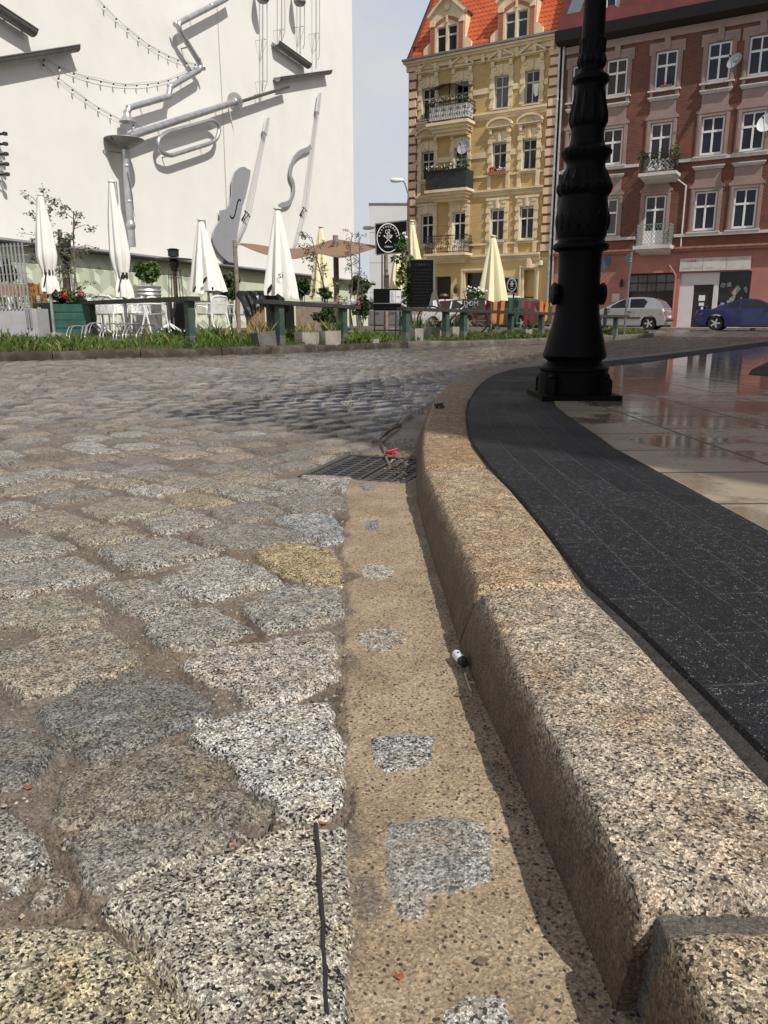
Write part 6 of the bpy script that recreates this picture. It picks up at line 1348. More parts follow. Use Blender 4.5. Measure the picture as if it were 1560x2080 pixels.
planter('grey planter right beside the menu lectern and the fence end post', 834, 860, 664, 690, None, 0, 'concrete', ('leaf_dark', 'grass'))
planter('wide grey planter left of the second post of the long fence', 864, 899, 664, 687.5, None, 0, 'concrete', ('leaf_dark', 'grass'))
planter('grey planter under the bicycle crate, right of a fence post', 911, 935, 662, 687, None, 0, 'concrete', ('leaf_dark', 'grass'))
planter('small dark planter below the orange pickets', 992, 1016, 667, 685, None, 0, 'concrete_dark', ('leaf_dark', 'grass'))
planter('small grey planter below the dark red pickets', 1060, 1083, 666, 684, None, 0, 'concrete', ('leaf_dark', 'grass'))
# ---- closed parasols
def parasol(label, u, vt, vb, wbot, fab, tied=False, ztop=None, logo=None, pole_c='zinc', Y=None, hw=None, skew=0.0):
    Y = Y or (((ztop or 2.95) - CAM_H) * FPX / (650 - vt)); zt = ZV(vt, Y); zb = ZV(vb, Y); x = XA(u, Y, 1.6); g = gz(x, Y)
    t_ = thing('parasol', label, 'parasol', (x, Y, g)); H0 = zt - g; hb = zb - g; rb = wbot / 2 / FPX * Y; sx = skew / FPX * Y
    m = MB(); m.tube([(0, 0, 0), (0, 0, H0)], .028, 8); m.lathe([(.25, 0), (.25, .05), (.05, .09)], 16); m.build('pole', M[pole_c], t_)
    m = MB(); nf = 8; rg = random.Random(int(u)); ph = rg.random() * 6; n = 48; rows = 22; vs = []
    offs = [rg.uniform(-.08, .10) for _ in range(nf)]
    for i in range(rows + 1):
        q = i / rows; z = H0 - .02 - (H0 - hb - .02) * q
        if tied:
            r = rb * float(np.interp(q, [0, .06, .35, .62, .74, .80, .92, 1.0], [.30, .42, .80, 1.0, .78, .52, .88, .92]))
        else: r = rb * float(np.interp(q, [0, .04, .5, 1.0], [.16, .22, .62, 1.0]))
        for j in range(n):
            a = 2 * math.pi * j / n; k = int(j / n * nf) % nf
            f = 1 + (.13 + .07 * q) * math.cos(a * nf + ph) * min(1, q * 4) + .05 * math.sin(a * 3 + ph + q * 2); rr = r * f
            zz = z + (offs[k] * .9 * math.cos(a * nf / 2 + ph) if q > .9 else 0) * (q - .9) * 10
            vs.append((rr * math.cos(a) + sx * (1 - q), rr * math.sin(a), zz))
    m.add(vs, [(i * n + j, (i + 1) * n + j, (i + 1) * n + (j + 1) % n, i * n + (j + 1) % n) for i in range(rows) for j in range(n)])
    cn = m.build('canopy', M[fab], t_, smooth=60)
    m = MB(); m.lathe([(rb * .16 + .03, H0 - .01), (rb * .16 + .03, H0 + .015), (.02, H0 + .03)], 12, (sx, 0, 0)); m.build('cap', M[fab], t_)
    if tied: zs_ = H0 - (H0 - hb) * .80; m = MB(); m.lathe([(rb * .60, zs_ - .05), (rb * .62, zs_), (rb * .60, zs_ + .05)], 20, cap=False); m.bar((.02, -rb * .62, zs_), (-.05, -rb * .66, zs_ - .26), .07, .02); m.build('strap', M['strap'], t_)
    if logo:
        for kind, lu, lv, sc in logo:
            lx = XA(lu, Y, 1.0) - x; lz = ZV(lv, Y) - g; q = (H0 - lz) / (H0 - hb); rr = rb * (.16 + .84 * q); ly = lambda a: -math.sqrt(max(.0004, rr * rr - min(abs(a), rr * .97) ** 2)) * 1.27 - .02
            m = MB()
            if kind == 'curve':
                for k in range(8):
                    a0, a1 = math.pi * (.55 + .5 * k / 8), math.pi * (.55 + .5 * (k + 1) / 8); th0, th1 = .35 + .65 * math.sin(math.pi * k / 8), .35 + .65 * math.sin(math.pi * (k + 1) / 8)
                    P = lambda a, q_: (lx + sc * q_ * math.cos(a), lz + sc * q_ * math.sin(a) * 1.1)
                    pts = [P(a0, 1), P(a1, 1), P(a1, 1 - .55 * th1), P(a0, 1 - .55 * th0)]; cx_ = lambda a: max(-.9 * rr, min(.9 * rr, a)); m.add([(cx_(p[0]), ly(cx_(p[0])), p[1]) for p in pts], [(0, 1, 2, 3)])
                    m.add([(cx_(2 * lx - p[0] - .2 * sc), ly(cx_(2 * lx - p[0])), 2 * lz - p[1] - sc * .9) for p in pts], [(0, 1, 2, 3)])
            else: add_text(m, kind, sc, lambda a, b: (lx + a, ly(lx + a), lz + b))
            m.build('printed_logo', M['black_ink'], cn)
    return t_
parasol('tied white parasol behind the birch sapling at the far left', 95, 396, 592, 34, 'fabric_white', True, 2.9)
parasol('tall tied white parasol with black strap in front of the grey downpipe', 246, 369, 606, 34, 'fabric_white', True, 3.0, skew=-8)
parasol('white parasol with two black curved marks beside the half cello', 421, 447, 592, 62, 'fabric_white', False, 2.95, [('curve', 399, 574, .12), ('curve', 433, 576, .12)], skew=-7)
parasol('white parasol with black letters above the covered table', 567, 424, 601, 62, 'fabric_white', False, 2.95, [('si', 576, 567, .20), ('curve', 546, 567, .16)])
parasol('cream parasol behind the tan shade sail', 654, 461, 603, 44, 'fabric_cream', False, Y=23.5)
parasol('cream parasol right of the round restaurant sign, behind the blackboard', 843, 449, 600, 46, 'fabric_cream', False, Y=22.0, skew=-7)
parasol('pale cream parasol half hidden by the climbing plant under the sign', 806, 500, 600, 30, 'fabric_cream', False, Y=23)
parasol('large cream parasol in front of the yellow house, behind the coloured pickets', 1002, 480, 611, 54, 'fabric_cream', False, 2.75, skew=-3)
# ---- white armchairs
def make_chair(label):
    t_ = thing('armchair', label, 'chair', (0, 0, 0), 0, 'white plastic armchairs on the terrace')
    m = MB(); m.hexa([(-.23, -.22, .43), (.23, -.22, .43), (.21, .20, .41), (-.21, .20, .41)], [(-.25, -.24, .46), (.25, -.24, .46), (.22, .21, .44), (-.22, .21, .44)]); m.build('seat', M['plastic'], t_)
    m = MB()   # back: frame with slots, gently curved
    def bp_(q, z): return (q * (.23 + .03 * (z - .44)), .205 + .16 * (z - .44) + .03 * (1 - q * q), z)
    for k in range(9):
        z0 = .50 + .030 * k; z1 = z0 + .021
        for j in range(6):
            a, b = -.9 + .3 * j, -.6 + .3 * j; m.add([bp_(a, z0), bp_(b, z0), bp_(b, z1), bp_(a, z1)], [(0, 1, 2, 3)])
    fr = [bp_(-1, .44), bp_(-1, .74), bp_(-.8, .81), bp_(0, .83), bp_(.8, .81), bp_(1, .74), bp_(1, .44)]; m.tube(roundpath(fr, .06, 4), .019, 6)
    for j in range(6):
        a, b = -.9 + .3 * j, -.6 + .3 * j; m.add([bp_(a, .765), bp_(b, .765), bp_(b, .815), bp_(a, .815)], [(0, 1, 2, 3)]); m.add([bp_(a, .45), bp_(b, .45), bp_(b, .50), bp_(a, .50)], [(0, 1, 2, 3)])
    m.build('backrest', M['plastic'], t_, smooth=50)
    for s_ in (-1, 1):
        m = MB(); m.tube(roundpath([(s_ * .235, .24, .66), (s_ * .275, .05, .665), (s_ * .275, -.20, .655), (s_ * .265, -.26, .60)], .06, 3), .019, 6); m.build('armrest', M['plastic'], t_, smooth=50)
        m = MB(); m.tube([(s_ * .265, -.26, .60), (s_ * .245, -.25, .43), (s_ * .27, -.30, 0)], [.018, .022, .016], 6); m.build('leg', M['plastic'], t_, smooth=50)
        m = MB(); m.tube([(s_ * .225, .215, .46), (s_ * .25, .33, 0)], [.022, .016], 6); m.build('leg', M['plastic'], t_, smooth=50)
    return t_
ch0 = make_chair('white armchair with slatted back, turned left, nearest the covered table pair')
def chair(u, vtop, vfoot, rz, label, first=[True]):
    Y = (.83) * FPX / (vfoot - vtop); x = XA(u, Y); z = gz(x, Y)
    if first[0]: ch0.location = (x, Y, z); ch0.rotation_euler = (0, 0, rz); ch0['label'] = label; first[0] = False; return
    dup(ch0, (x, Y, z), rz, label)
chair(433, 602, 674, R(-125), 'white armchair facing left, front one of the pair right of the fence post')
chair(474, 602, 668, R(-115), 'white armchair facing left, beside the black covered table')
chair(404, 609, 668, R(95), 'white armchair facing right behind the dark green fence post')
chair(222, 588, 660, R(175), 'white armchair showing its grey slatted back below the tall tied parasol')
chair(159, 586, 650, R(150), 'white armchair left of the round table, behind the pink flowers')
chair(186, 588, 652, R(20), 'white armchair facing the road between the pink flowers and the tall tied parasol')
chair(240, 586, 650, R(10), 'white armchair half hidden right behind the slatted grey back')
chair(271, 595, 660, R(-30), 'white armchair in front of the metal tub with the green bush')
chair(291, 598, 668, R(-100), 'white armchair turned left under the green bush, back to back with its neighbour')
chair(319, 594, 664, R(100), 'white armchair turned right between the bush and the round table')
chair(368, 596, 662, R(-150), 'white armchair behind the round table, left of the dark green fence post')
def table(label, u, vt, vf):
    Y = .74 * FPX / (vf - vt); x = XA(u, Y); t_ = thing('round_table', label, 'table', (x, Y, gz(x, Y)), 0, 'white round terrace tables')
    m = MB(); m.lathe([(.40, .715), (.42, .72), (.42, .735), (.40, .742)], 26); m.build('tabletop', M['plastic'], t_)
    m = MB(); m.lathe([(.035, .10), (.035, .715)], 10); m.build('column', M['plastic_shade'], t_)
    for k in range(4): a = R(45 + 90 * k); m = MB(); m.tube([(.03 * math.cos(a), .03 * math.sin(a), .20), (.15 * math.cos(a), .15 * math.sin(a), .13), (.36 * math.cos(a), .36 * math.sin(a), .01)], [.03, .028, .02], 6); m.build('leg', M['plastic'], t_)
table('round white table left of the tall tied parasol', 196, 598, 660); table('round white table behind the right post of the bike hoop fence', 345, 606, 668); table('round grey topped table under the parasol with curved marks', 396, 607, 668)
# ---- patio heaters
def heater(label, u, vt, vb, Y):
    x = XA(u, Y, 1.4); g = gz(x, Y); zt = ZV(vt, Y) - g; t_ = thing('patio_heater', label, 'patio heater', (x, Y, g)); s = zt / 2.2
    m = MB(); m.lathe([(.04, zt - .02), (.10, zt - .02), (.10, zt)], 16); m.lathe([(.44, zt - .25), (.43, zt - .235), (.12, zt - .20), (.07, zt - .19)], 24); m.lathe([(.13, zt - .18), (.13, zt - .04), (.16, zt - .02)], 14); m.lathe([(.07, zt - .52), (.10, zt - .44), (.13, zt - .30), (.08, zt - .25)], 18); m.build('hood', M['dark_metal'], t_, smooth=40)
    m = MB(); m.tube([(0, 0, .8), (0, 0, zt - .4)], .05, 10); m.build('burner_tube', mk('brown_glass_tube', (.10, .065, .04), .2), t_)
    m = MB()
    for k in range(4): a = R(45 + 90 * k); m.tube([(.24 * math.cos(a), .24 * math.sin(a), .05), (.16 * math.cos(a), .16 * math.sin(a), zt - .45)], .012, 5)
    for z in (.8, 1.3): m.tube([((.24 - .05 * z) * math.cos(R(45 + 90 * k)), (.24 - .05 * z) * math.sin(R(45 + 90 * k)), z) for k in range(5)], .01, 5)
    m.build('guard', M['zinc_dull'], t_)
    m = MB(); m.hexa([(-.24, -.24, .0), (.24, -.24, .0), (.24, .24, .0), (-.24, .24, .0)], [(-.2, -.2, .8), (.2, -.2, .8), (.2, .2, .8), (-.2, .2, .8)]); m.build('base_cabinet', M['dark_metal'], t_)
heater('dark patio heater beside a wooden pole at the left tied parasol', 138, 484, 600, 17.6); heater('black patio heater in front of the cube mural', 356, 505, 610, 19.5)
def pole(label, u0, u1, vt, vb, Y, mat='wood', w_=None):
    x = XA((u0 + u1) / 2, Y, 1.6); g = gz(x, Y); r = (u1 - u0) / 2 / FPX * Y; t_ = thing('wooden_post', label, 'post', (x, Y, g - .05)); m = MB(); zt = ZV(vt, Y) - g + .05; m.tube([(0, 0, 0), (.01, 0, zt * .5), (0, 0, zt)], [r * 1.05, r, r * .97], 10); m.build('timber', M[mat], t_, smooth=40); m = MB(); m.lathe([(r * 1.06, zt - .18), (r * 1.06, zt - .14)], 10); m.build('metal_band', M['zinc_dull'], t_); return t_
pole('thin brown wooden post rising behind the left patio heater', 125, 133, 466, 600, 18.4)
pole('wooden post holding the left corner of the tan shade sail', 475.5, 484, 488, 602, 19.3)
pole('grey wooden post holding the middle of the tan shade sail', 677, 688, 478, 605, 19.6)
pole('wooden post below the round restaurant sign carrying a tan notice', 779.5, 788, 500, 604, 20.8)
# ---- shade sail
sl_ = thing('shade_sail', 'tan shade sail stretched between two wooden posts and the sign', 'shade sail', PT(600, 20.5, 2.3))
top = [(488, 494), (520, 497), (560, 503), (600, 505), (640, 499), (678, 487), (720, 492), (766, 500)]; bot = [(489, 497), (520, 511), (560, 522), (600, 526), (645, 516), (690, 524), (725, 516), (766, 503)]
Yt = [19.3, 20.5, 21.3, 21.6, 21.2, 20.2, 20.6, 20.2]; Yb = [19.3, 18.9, 18.6, 18.4, 18.5, 18.3, 18.9, 20.1]; m = MB(); vs = []
tt = smoothline([(*a, y) for a, y in zip(top, Yt)], 4); bb_ = smoothline([(*a, y) for a, y in zip(bot, Yb)], 4)
for a, b in zip(tt, bb_):
    for k in range(5): q = k / 4; p = a * (1 - q) + b * q; w_ = D(p[0], p[1] + 2.0 * math.sin(math.pi * q), p[2]); vs.append(w_)
m.add(vs, [(i * 5 + j, i * 5 + j + 1, (i + 1) * 5 + j + 1, (i + 1) * 5 + j) for i in range(len(tt) - 1) for j in range(4)]); m.add([(v[0], v[1], v[2] + .008) for v in vs], [(i * 5 + j, (i + 1) * 5 + j, (i + 1) * 5 + j + 1, i * 5 + j + 1) for i in range(len(tt) - 1) for j in range(4)])
m.build('sail_cloth', M['sail'], sl_, w=True, smooth=60)
m = MB(); m.tube([Vector(vs[2]), PT(481, 19.3, ZV(492, 19.3))], .012, 5); m.tube([Vector(vs[5 * 20 + 0]), PT(683, 19.6, ZV(483, 19.6))], .012, 5); m.build('rope', M['wire'], sl_, w=True)
# ---- the round emblem signs
def emblem_sign(name, label, Y, TLp, TRp, BLp, BRp, ring, thick=.05, word_size=.105):
    c = D(sum(p[0] for p in (TLp, TRp, BLp, BRp)) / 4, sum(p[1] for p in (TLp, TRp, BLp, BRp)) / 4, Y)
    t_ = thing(name, label, 'sign', c); q = [D(p[0], p[1], Y + dy) - c for p, dy in ((TLp, 0), (TRp, .0), (BRp, .0), (BLp, .0))]
    e = Vector((0, thick, 0)); m = MB(); m.hexa([q[3], q[2], q[2] + e, q[3] + e], [q[0], q[1], q[1] + e, q[0] + e]); m.build('board', M['black'], t_)
    m = MB()
    for a, b in ((0, 1), (1, 2), (2, 3), (3, 0)): m.bar(q[a] + e * .4, q[b] + e * .4, .03, .06)
    m.build('frame', M['zinc_dull'], t_)
    rc, rx, rz_ = ring; cc = D(rc[0], rc[1], Y) - c; rx = rx / FPX * Y; rz_ = rz_ / FPX * Y; y = -.004
    P = lambda x, z: (cc.x + x * rx, y, cc.z + z * rz_)
    m = MB(); n = 48
    for k in range(n):
        a0, a1 = 2 * math.pi * k / n, 2 * math.pi * (k + 1) / n; m.add([P(math.cos(a0), math.sin(a0)), P(math.cos(a1), math.sin(a1)), P(.94 * math.cos(a1), .94 * math.sin(a1)), P(.94 * math.cos(a0), .94 * math.sin(a0))], [(0, 1, 2, 3)])
    W_ = 'RESTAURACJA'
    for k, ch in enumerate(W_):
        a = R(168 - 158 * k / (len(W_) - 1)); ux, uz = math.sin(a), -math.cos(a)
        fn = lambda p, h, a=a, ux=ux, uz=uz: P(.72 * math.cos(a) + (p * ux + h * math.cos(a)), .72 * math.sin(a) + (p * uz + h * math.sin(a)))
        add_text(m, ch, .21, fn)
    add_text(m, 'CYBINA 11', .15, lambda p, h: P(p + .04, h - .64))
    def stroke(pts, w_):
        for k in range(len(pts) - 1):
            a, b = np.array(pts[k]), np.array(pts[k + 1]); d = nrm(b - a); nn = np.array((-d[1], d[0])) * w_ / 2; m.add([P(*(a - nn)), P(*(b - nn)), P(*(b + nn)), P(*(a + nn))], [(0, 1, 2, 3)])
    # script letter, cup, crossed spoons
    stroke([(-.10, .22), (-.02, .30), (-.02, .52), (.0, .58), (.14, .56), (.16, .46), (.08, .38), (-.02, .38), (.1, .32), (.18, .22)], .035); stroke([(-.10, .56), (-.22, .52), (-.24, .38), (-.16, .30), (-.06, .34)], .03)
    stroke([(-.12, .19), (-.10, .06), (.10, .06), (.12, .19), (-.12, .19)], .035)
    stroke([(-.26, -.34), (.16, .02)], .04); stroke([(.28, -.30), (-.16, .02)], .04)
    stroke([(.16, .02), (.26, .04), (.34, .16), (.32, .22), (.24, .16), (.16, .02)], .05); stroke([(-.16, .02), (-.24, .06), (-.36, .18)], .07); stroke([(-.16, .02), (-.30, .08), (-.40, .14)], .03)
    m.build('emblem', M['white_ink'], t_)
    return t_, c
sg, c = emblem_sign('hanging_sign', 'square black sign with white round RESTAURACJA emblem on a rusty pole', 20.0, (762, 456), (827, 449), (764, 516), (827.5, 511), ((788.5, 483.5), 22, 26.8))
x = XA(829, 20.0, 2) - c.x; m = MB(); m.tube([(x, .02, .1 - c.z), (x, .02, ZV(405, 20) - c.z)], .032, 8); m.build('pole', mk('rusty_pole', (.14, .06, .045), .8, var=.4), sg)
m = MB(); m.bar((x, .02, ZV(455, 20) - c.z), (x - .1, .02, ZV(455, 20) - c.z), .02); m.bar((x, .02, ZV(507, 20) - c.z), (x - .1, .02, ZV(507, 20) - c.z), .02); m.bar((x, .02, ZV(455, 20) - c.z), (x + .16, .02, ZV(455, 20) - c.z), .015); m.build('clamp', M['zinc_dull'], sg)
emblem_sign('wall_sign', 'small black sign with the round emblem above the white off-road car', 27.5, (1025.5, 564), (1053, 567), (1025.5, 593), (1051, 594.5), ((1039.5, 578.5), 9.3, 12.5))
s2 = [o for o in COL.objects if o.name.startswith('wall_sign')][0]; m = MB(); q = s2.location; m.tube([(.1, .05, .22), (.1, .05, .55)], .02, 6); m.build('hanger', M['zinc'], s2); m = MB(); m.tube([(.1, .08, -q.z + .1), (.1, .08, .3)], .03, 6); m.build('pole', M['dark_metal'], s2)
nt = thing('notice_board', 'narrow tan notice with small printed lines on the wooden post', 'notice', D(785, 572, 20.6)); c = nt.location; m = MB(); a, b = D(779, 558, 20.6) - c, D(790.5, 586, 20.6) - c; m.box(a.x, b.x, 0, .02, b.z, a.z); m.build('board', M['tan_board'], nt); m = MB(); random.seed(4)
m.box(a.x + .03, b.x - .03, -.003, 0, a.z - .07, a.z - .04)
for k in range(7): m.box(a.x + .02, a.x + .02 + random.uniform(.05, .11), -.003, 0, a.z - .14 - .027 * k, a.z - .132 - .027 * k)
m.build('printing', M['grey_ink'], nt)
# ---- blackboard
bbd = thing('blackboard', 'tall blackboard with faint chalk writing leaning on a wooden frame', 'blackboard', PT(856, 19.2)); c = bbd.location; Yq = 19.2
a, b = D(834.5, 528, Yq) - c, D(879, 624, Yq) - c; m = MB(); m.box(a.x, b.x, 0, .03, b.z, a.z); m.build('board', M['black'], bbd)
m = MB(); random.seed(8)
add_text(m, 'CYBINA 11', .075, lambda p, h: ((a.x + b.x) / 2 + p, -.004, a.z - .13 + h))
for k in range(12):
    z = a.z - .22 - .075 * k; x0 = a.x + .05 + random.random() * .04; L = random.uniform(.28, .44); pts = [(x0 + L * j / 26, -.003, z + random.uniform(-.014, .014)) for j in range(27)]; m.tube(pts, .0028, 4, False)
m.build('chalk_writing', M['chalk'], bbd)
m = MB(); m.bar((b.x + .02, .03, a.z + .02), (b.x + .03, .03, b.z + .35), .05); m.bar((b.x + .03, .03, b.z + .40), (b.x - .10, -.12, b.z - .1), .05); m.bar((b.x + .03, .03, b.z + .40), (b.x + .20, -.05, b.z - .1), .05); m.bar((a.x, .03, a.z), (b.x, .03, a.z + .01), .03); m.build('easel_frame', M['zinc_dull'], bbd)
# ---- menu lectern
lc = thing('menu_lectern', 'black menu lectern on thin legs with a white two column menu', 'menu stand', PT(786, 17.2)); c = lc.location; Yl = 17.2
q = lambda u, v: D(u, v, Yl) - c
a, b = q(758.5, 586.5), q(815, 632); m = MB(); m.box(a.x, b.x, 0, .42, b.z, a.z); m.build('cabinet', M['black'], lc)
m = MB(); a2, b2_ = q(792, 590), q(814.5, 615); m.box(a2.x, b2_.x, -.012, -.002, b2_.z, a2.z); pp = m.build('menu_sheet', M['paper'], lc)
m = MB(); random.seed(5); mid = (a2.x + b2_.x) / 2; m.box(mid - .003, mid + .003, -.0145, -.0125, b2_.z + .005, a2.z - .005)
for k in range(14): m.box(a2.x + .012, mid - .02 - random.random() * .03, -.0145, -.0125, a2.z - .03 - .016 * k, a2.z - .026 - .016 * k)
for k in range(2): m.box(mid + .02, b2_.x - .02, -.0145, -.0125, a2.z - .13 - .022 * k, a2.z - .123 - .022 * k)
m.build('printing', M['grey_ink'], pp)
m = MB()
for z in (q(790, 615.5).z, q(790, 631).z): m.box(a.x - .01, b.x + .01, -.02, -.003, z - .018, z)
m.build('metal_rail', M['zinc_dull'], lc)
for xx, yy in ((a.x + .02, .40), (b.x - .02, .40), (a.x + .02, .0), (b.x - .12, .0), (b.x - .02, .02)): m = MB(); m.box(xx - .014, xx + .014, yy, yy + .028, 0, b.z - .001); m.build('leg', M['dark_metal'], lc)
for y_ in (.0, .42): m = MB(); m.box(a.x, b.x, y_, y_ + .02, .12, .14); m.build('stretcher', M['dark_metal'], lc)
# ---- coloured picket fence
pk = thing('picket_fence', 'row of red, orange, green and dark red pickets before the parked cars', 'fence', PT(1050, 20.8)); c = pk.location; Yp = 20.8
PKS = [(992.5, 606, 985.5, 653, 6.5, 'red_picket'), (966, 632, 966.5, 655, 8, 'red_picket'), (1006.5, 610, 1004, 655, 8, 'orange_picket'), (1022.5, 609, 1018, 655, 7, 'orange_picket'), (1038.5, 606, 1035.5, 652, 7, 'green_bright'), (1057.5, 610, 1049, 650, 4, 'green_bright'), (1069, 611, 1068, 655, 7, 'darkred_picket'), (1083, 611, 1081, 655, 7, 'darkred_picket'), (1100.5, 611, 1099, 655, 7, 'orange_picket'), (1112, 613, 1107, 653, 6, 'orange_picket'), (1119, 620, 1117, 655, 6, 'green_bright')]
for ut, vt, ub_, vb, w_, mt in PKS:
    a, b = D(ut, vt, Yp) - c, D(ub_, vb, Yp) - c; b.z = min(b.z, .25); hw_ = w_ / 2 / FPX * Yp; m = MB(); sl = -.03
    m.hexa([(b.x - hw_, 0, b.z), (b.x + hw_, 0, b.z), (b.x + hw_, .025, b.z), (b.x - hw_, .025, b.z)], [(a.x - hw_, 0, a.z), (a.x + hw_, 0, a.z + sl), (a.x + hw_, .025, a.z + sl), (a.x - hw_, .025, a.z)]); m.build('picket', M[mt], pk)
m = MB(); a, b = D(960, 637, Yp) - c, D(1130, 638, Yp) - c; m.box(a.x, b.x, .026, .06, a.z - .03, a.z + .03); m.build('rail', M['green_wood'], pk)
# ---- bicycle with a crate
bk = thing('bicycle', 'red framed bicycle parked behind the long low fence, carrying a wooden crate', 'bicycle', PT(928, 18.9)); c = bk.location; Yb_ = 18.9
fx, rx_ = XA(962, Yb_) - c.x, XA(962, Yb_) - c.x - 1.02
for wx in (fx, rx_):
    m = MB(); m.tube([(wx + .33 * math.cos(a), 0, .34 + .33 * math.sin(a)) for a in [2 * math.pi * k / 28 for k in range(29)]], .02, 6, False); wl_ = m.build('wheel', M['tyre'], bk); m = MB()
    for k in range(14): a = 2 * math.pi * k / 14; m.tube([(wx, 0, .34), (wx + .32 * math.cos(a), 0, .34 + .32 * math.sin(a))], .003, 4, False)
    m.tube([(wx, -.04, .34), (wx, .04, .34)], .03, 8); m.build('spoke', M['wire'], wl_)
bbx = rx_ + .45; m = MB(); m.tube([(rx_, 0, .34), (bbx, 0, .30), (fx - .22, 0, .80)], .018, 6); m.tube([(bbx, 0, .30), (bbx - .14, 0, .86)], .016, 6); m.tube([(bbx - .10, 0, .78), (fx - .24, 0, .82)], .016, 6); m.tube([(rx_, 0, .34), (bbx - .12, 0, .80)], .012, 6); m.build('frame', mk('red_bike_frame', (.16, .01, .01), .4), bk)
m = MB(); m.tube([(fx, 0, .34), (fx - .2, 0, .80), (fx - .25, 0, .98)], .016, 6); m.tube([(fx - .25, -.28, 1.0), (fx - .20, -.1, 1.04), (fx - .20, .1, 1.04), (fx - .25, .28, 1.0)], .013, 6); m.build('handlebar', M['zinc'], bk)
m = MB(); m.lathe([(.02, 0), (.12, .02), (.10, .07), (0, .08)], 12, (bbx - .16, 0, .88)); m.build('saddle', M['brown_door'], bk)
cr = thing('flower_crate', 'dark wooden crate lettered DOM with white flowers on the bicycle', 'crate', D(965, 632, 18.6)); c = cr.location; a, b = D(942, 607, 18.6) - c, D(971, 632, 18.6) - c
m = MB(); hgt = a.z; L_ = b.x - a.x
for k in range(3): z = hgt * k / 3; m.box(a.x, b.x, -.02, 0, z + .008, z + hgt / 3 - .008); m.hexa([(b.x, -.02, z + .008), (b.x + .20, .28, z + .03), (b.x + .185, .29, z + .03), (b.x - .015, 0, z + .008)], [(b.x, -.02, z + hgt / 3 - .008), (b.x + .20, .28, z + hgt / 3 + .02), (b.x + .185, .29, z + hgt / 3 + .02), (b.x - .015, 0, z + hgt / 3 - .008)]); m.box(a.x, b.x + .18, .27, .29, z + .02, z + hgt / 3)
for xx in (a.x, b.x - .03): m.box(xx, xx + .03, -.03, -.021, 0, hgt)
m.box(a.x, b.x + .1, 0, .27, .0, .02); m.build('crate', M['rail_top'], cr)
m = MB(); add_text(m, 'DOM', .155, lambda p, h: ((a.x + b.x) / 2 + p * .95, -.034, h + hgt * .44)); m.build('lettering', M['chalk'] if False else mk('pale_stencil', (.36, .36, .34), .8), cr)
m = MB(); random.seed(21); leafblob(m, (L_ * .05, .12, hgt + .10), (.26, .14, .13), 140, .09, 0); leafblob(m, (-.0, .1, hgt + .20), (.30, .16, .10), 70, .06, 1); m.build('flowers', [M['leaf_mid'], M['flower_white']], cr)
# ---- covered table
cv = thing('covered_table', 'table of wooden slats under a black tarpaulin behind the leaning planter', 'covered table', PT(535, 16.4)); c = cv.location; Yc = 16.4
q = lambda u, v, dy=0: D(u, v, Yc + dy) - c
m = MB(); rg = random.Random(2); ns = 18; vs = []
tl, tr, mr = q(482, 591), q(537, 590), q(577, 592, .9)
for row, (zz, out) in enumerate(((0, 0), (-.08, .03), (-.22, -.10), (-.34, -.16))):
    for k in range(ns):
        f = k / (ns - 1); p = tl.lerp(tr, f / .6) if f < .6 else tr.lerp(mr, (f - .6) / .4); edge = 1 if row > 1 else 0
        vs.append((p.x + (out if f < .3 else 0) * -1.0 * (1 if f < .1 else .3) + rg.uniform(-.012, .012) * row, p.y - .02 + rg.uniform(-.02, .02) * row - .01 * row, tl.z + zz * (1.15 + .35 * math.sin(f * 9) * (row > 1)) + rg.uniform(-.01, .01)))
m.add(vs, [(r * ns + k, (r + 1) * ns + k, (r + 1) * ns + k + 1, r * ns + k + 1) for r in range(3) for k in range(ns - 1)]); m.add([tl, tr, mr, q(520, 590, .9)], [(0, 1, 2, 3)])
for k in range(6): x_ = tr.x + .02 + .08 * k; m.hexa([(x_, .15 * k, .05), (x_ + .085, .15 * k + .1, .05), (x_ + .085, .15 * k + .12, .05), (x_, .15 * k + .02, .05)], [(x_, .14 * k, tl.z - .2), (x_ + .085, .14 * k + .1, tl.z - .2), (x_ + .085, .14 * k + .12, tl.z - .2), (x_, .14 * k + .02, tl.z - .2)])
m.build('tarpaulin', M['tarp'], cv)
m = MB()
for k in range(7): a = q(498, 620).x + .056 * k; m.box(a, a + .05, .05 + .01 * (k % 2), .08, 0, tl.z - .25, k % 2)
m.build('slats', [M['wood_orange'], M['wood']], cv)
# ---- bike rack
br = thing('bike_rack', 'low steel bike rack of bent hoops in the long grass', 'bike rack', PT(230, 13.0)); c = br.location
HO = [(134, 682, 147, 662), (165, 688, 174, 661), (172, 684, 186, 656), (202, 677, 218, 657), (229, 677, 244, 657), (248, 672, 264, 658), (276, 676, 294, 660), (308, 680, 325, 666)]
for u0, v0, u1, v1 in HO:
    for du in (0, 6.5):
        Yh = 12.9; m = MB(); a = D(u0 + du, v0, Yh) - c; t_ = D(u1 + du, v1, Yh + .25) - c; a.z = min(a.z, .1); P = [Vector((a.x, a.y, -.02)), a, t_ - Vector((.05, .0, .0)), t_ + Vector((.09, .18, .0)), Vector((t_.x + .16, t_.y + .30, -.02))]; m.tube(roundpath(P, .08, 4), .009, 6); m.build('hoop', M['zinc'], br, smooth=60)
m = MB(); a, b = D(125, 690, 12.9) - c, D(335, 690, 12.9) - c; m.box(a.x, b.x, a.y - .02, a.y + .02, .0, .03); m.build('base_bar', M['zinc_dull'], br)
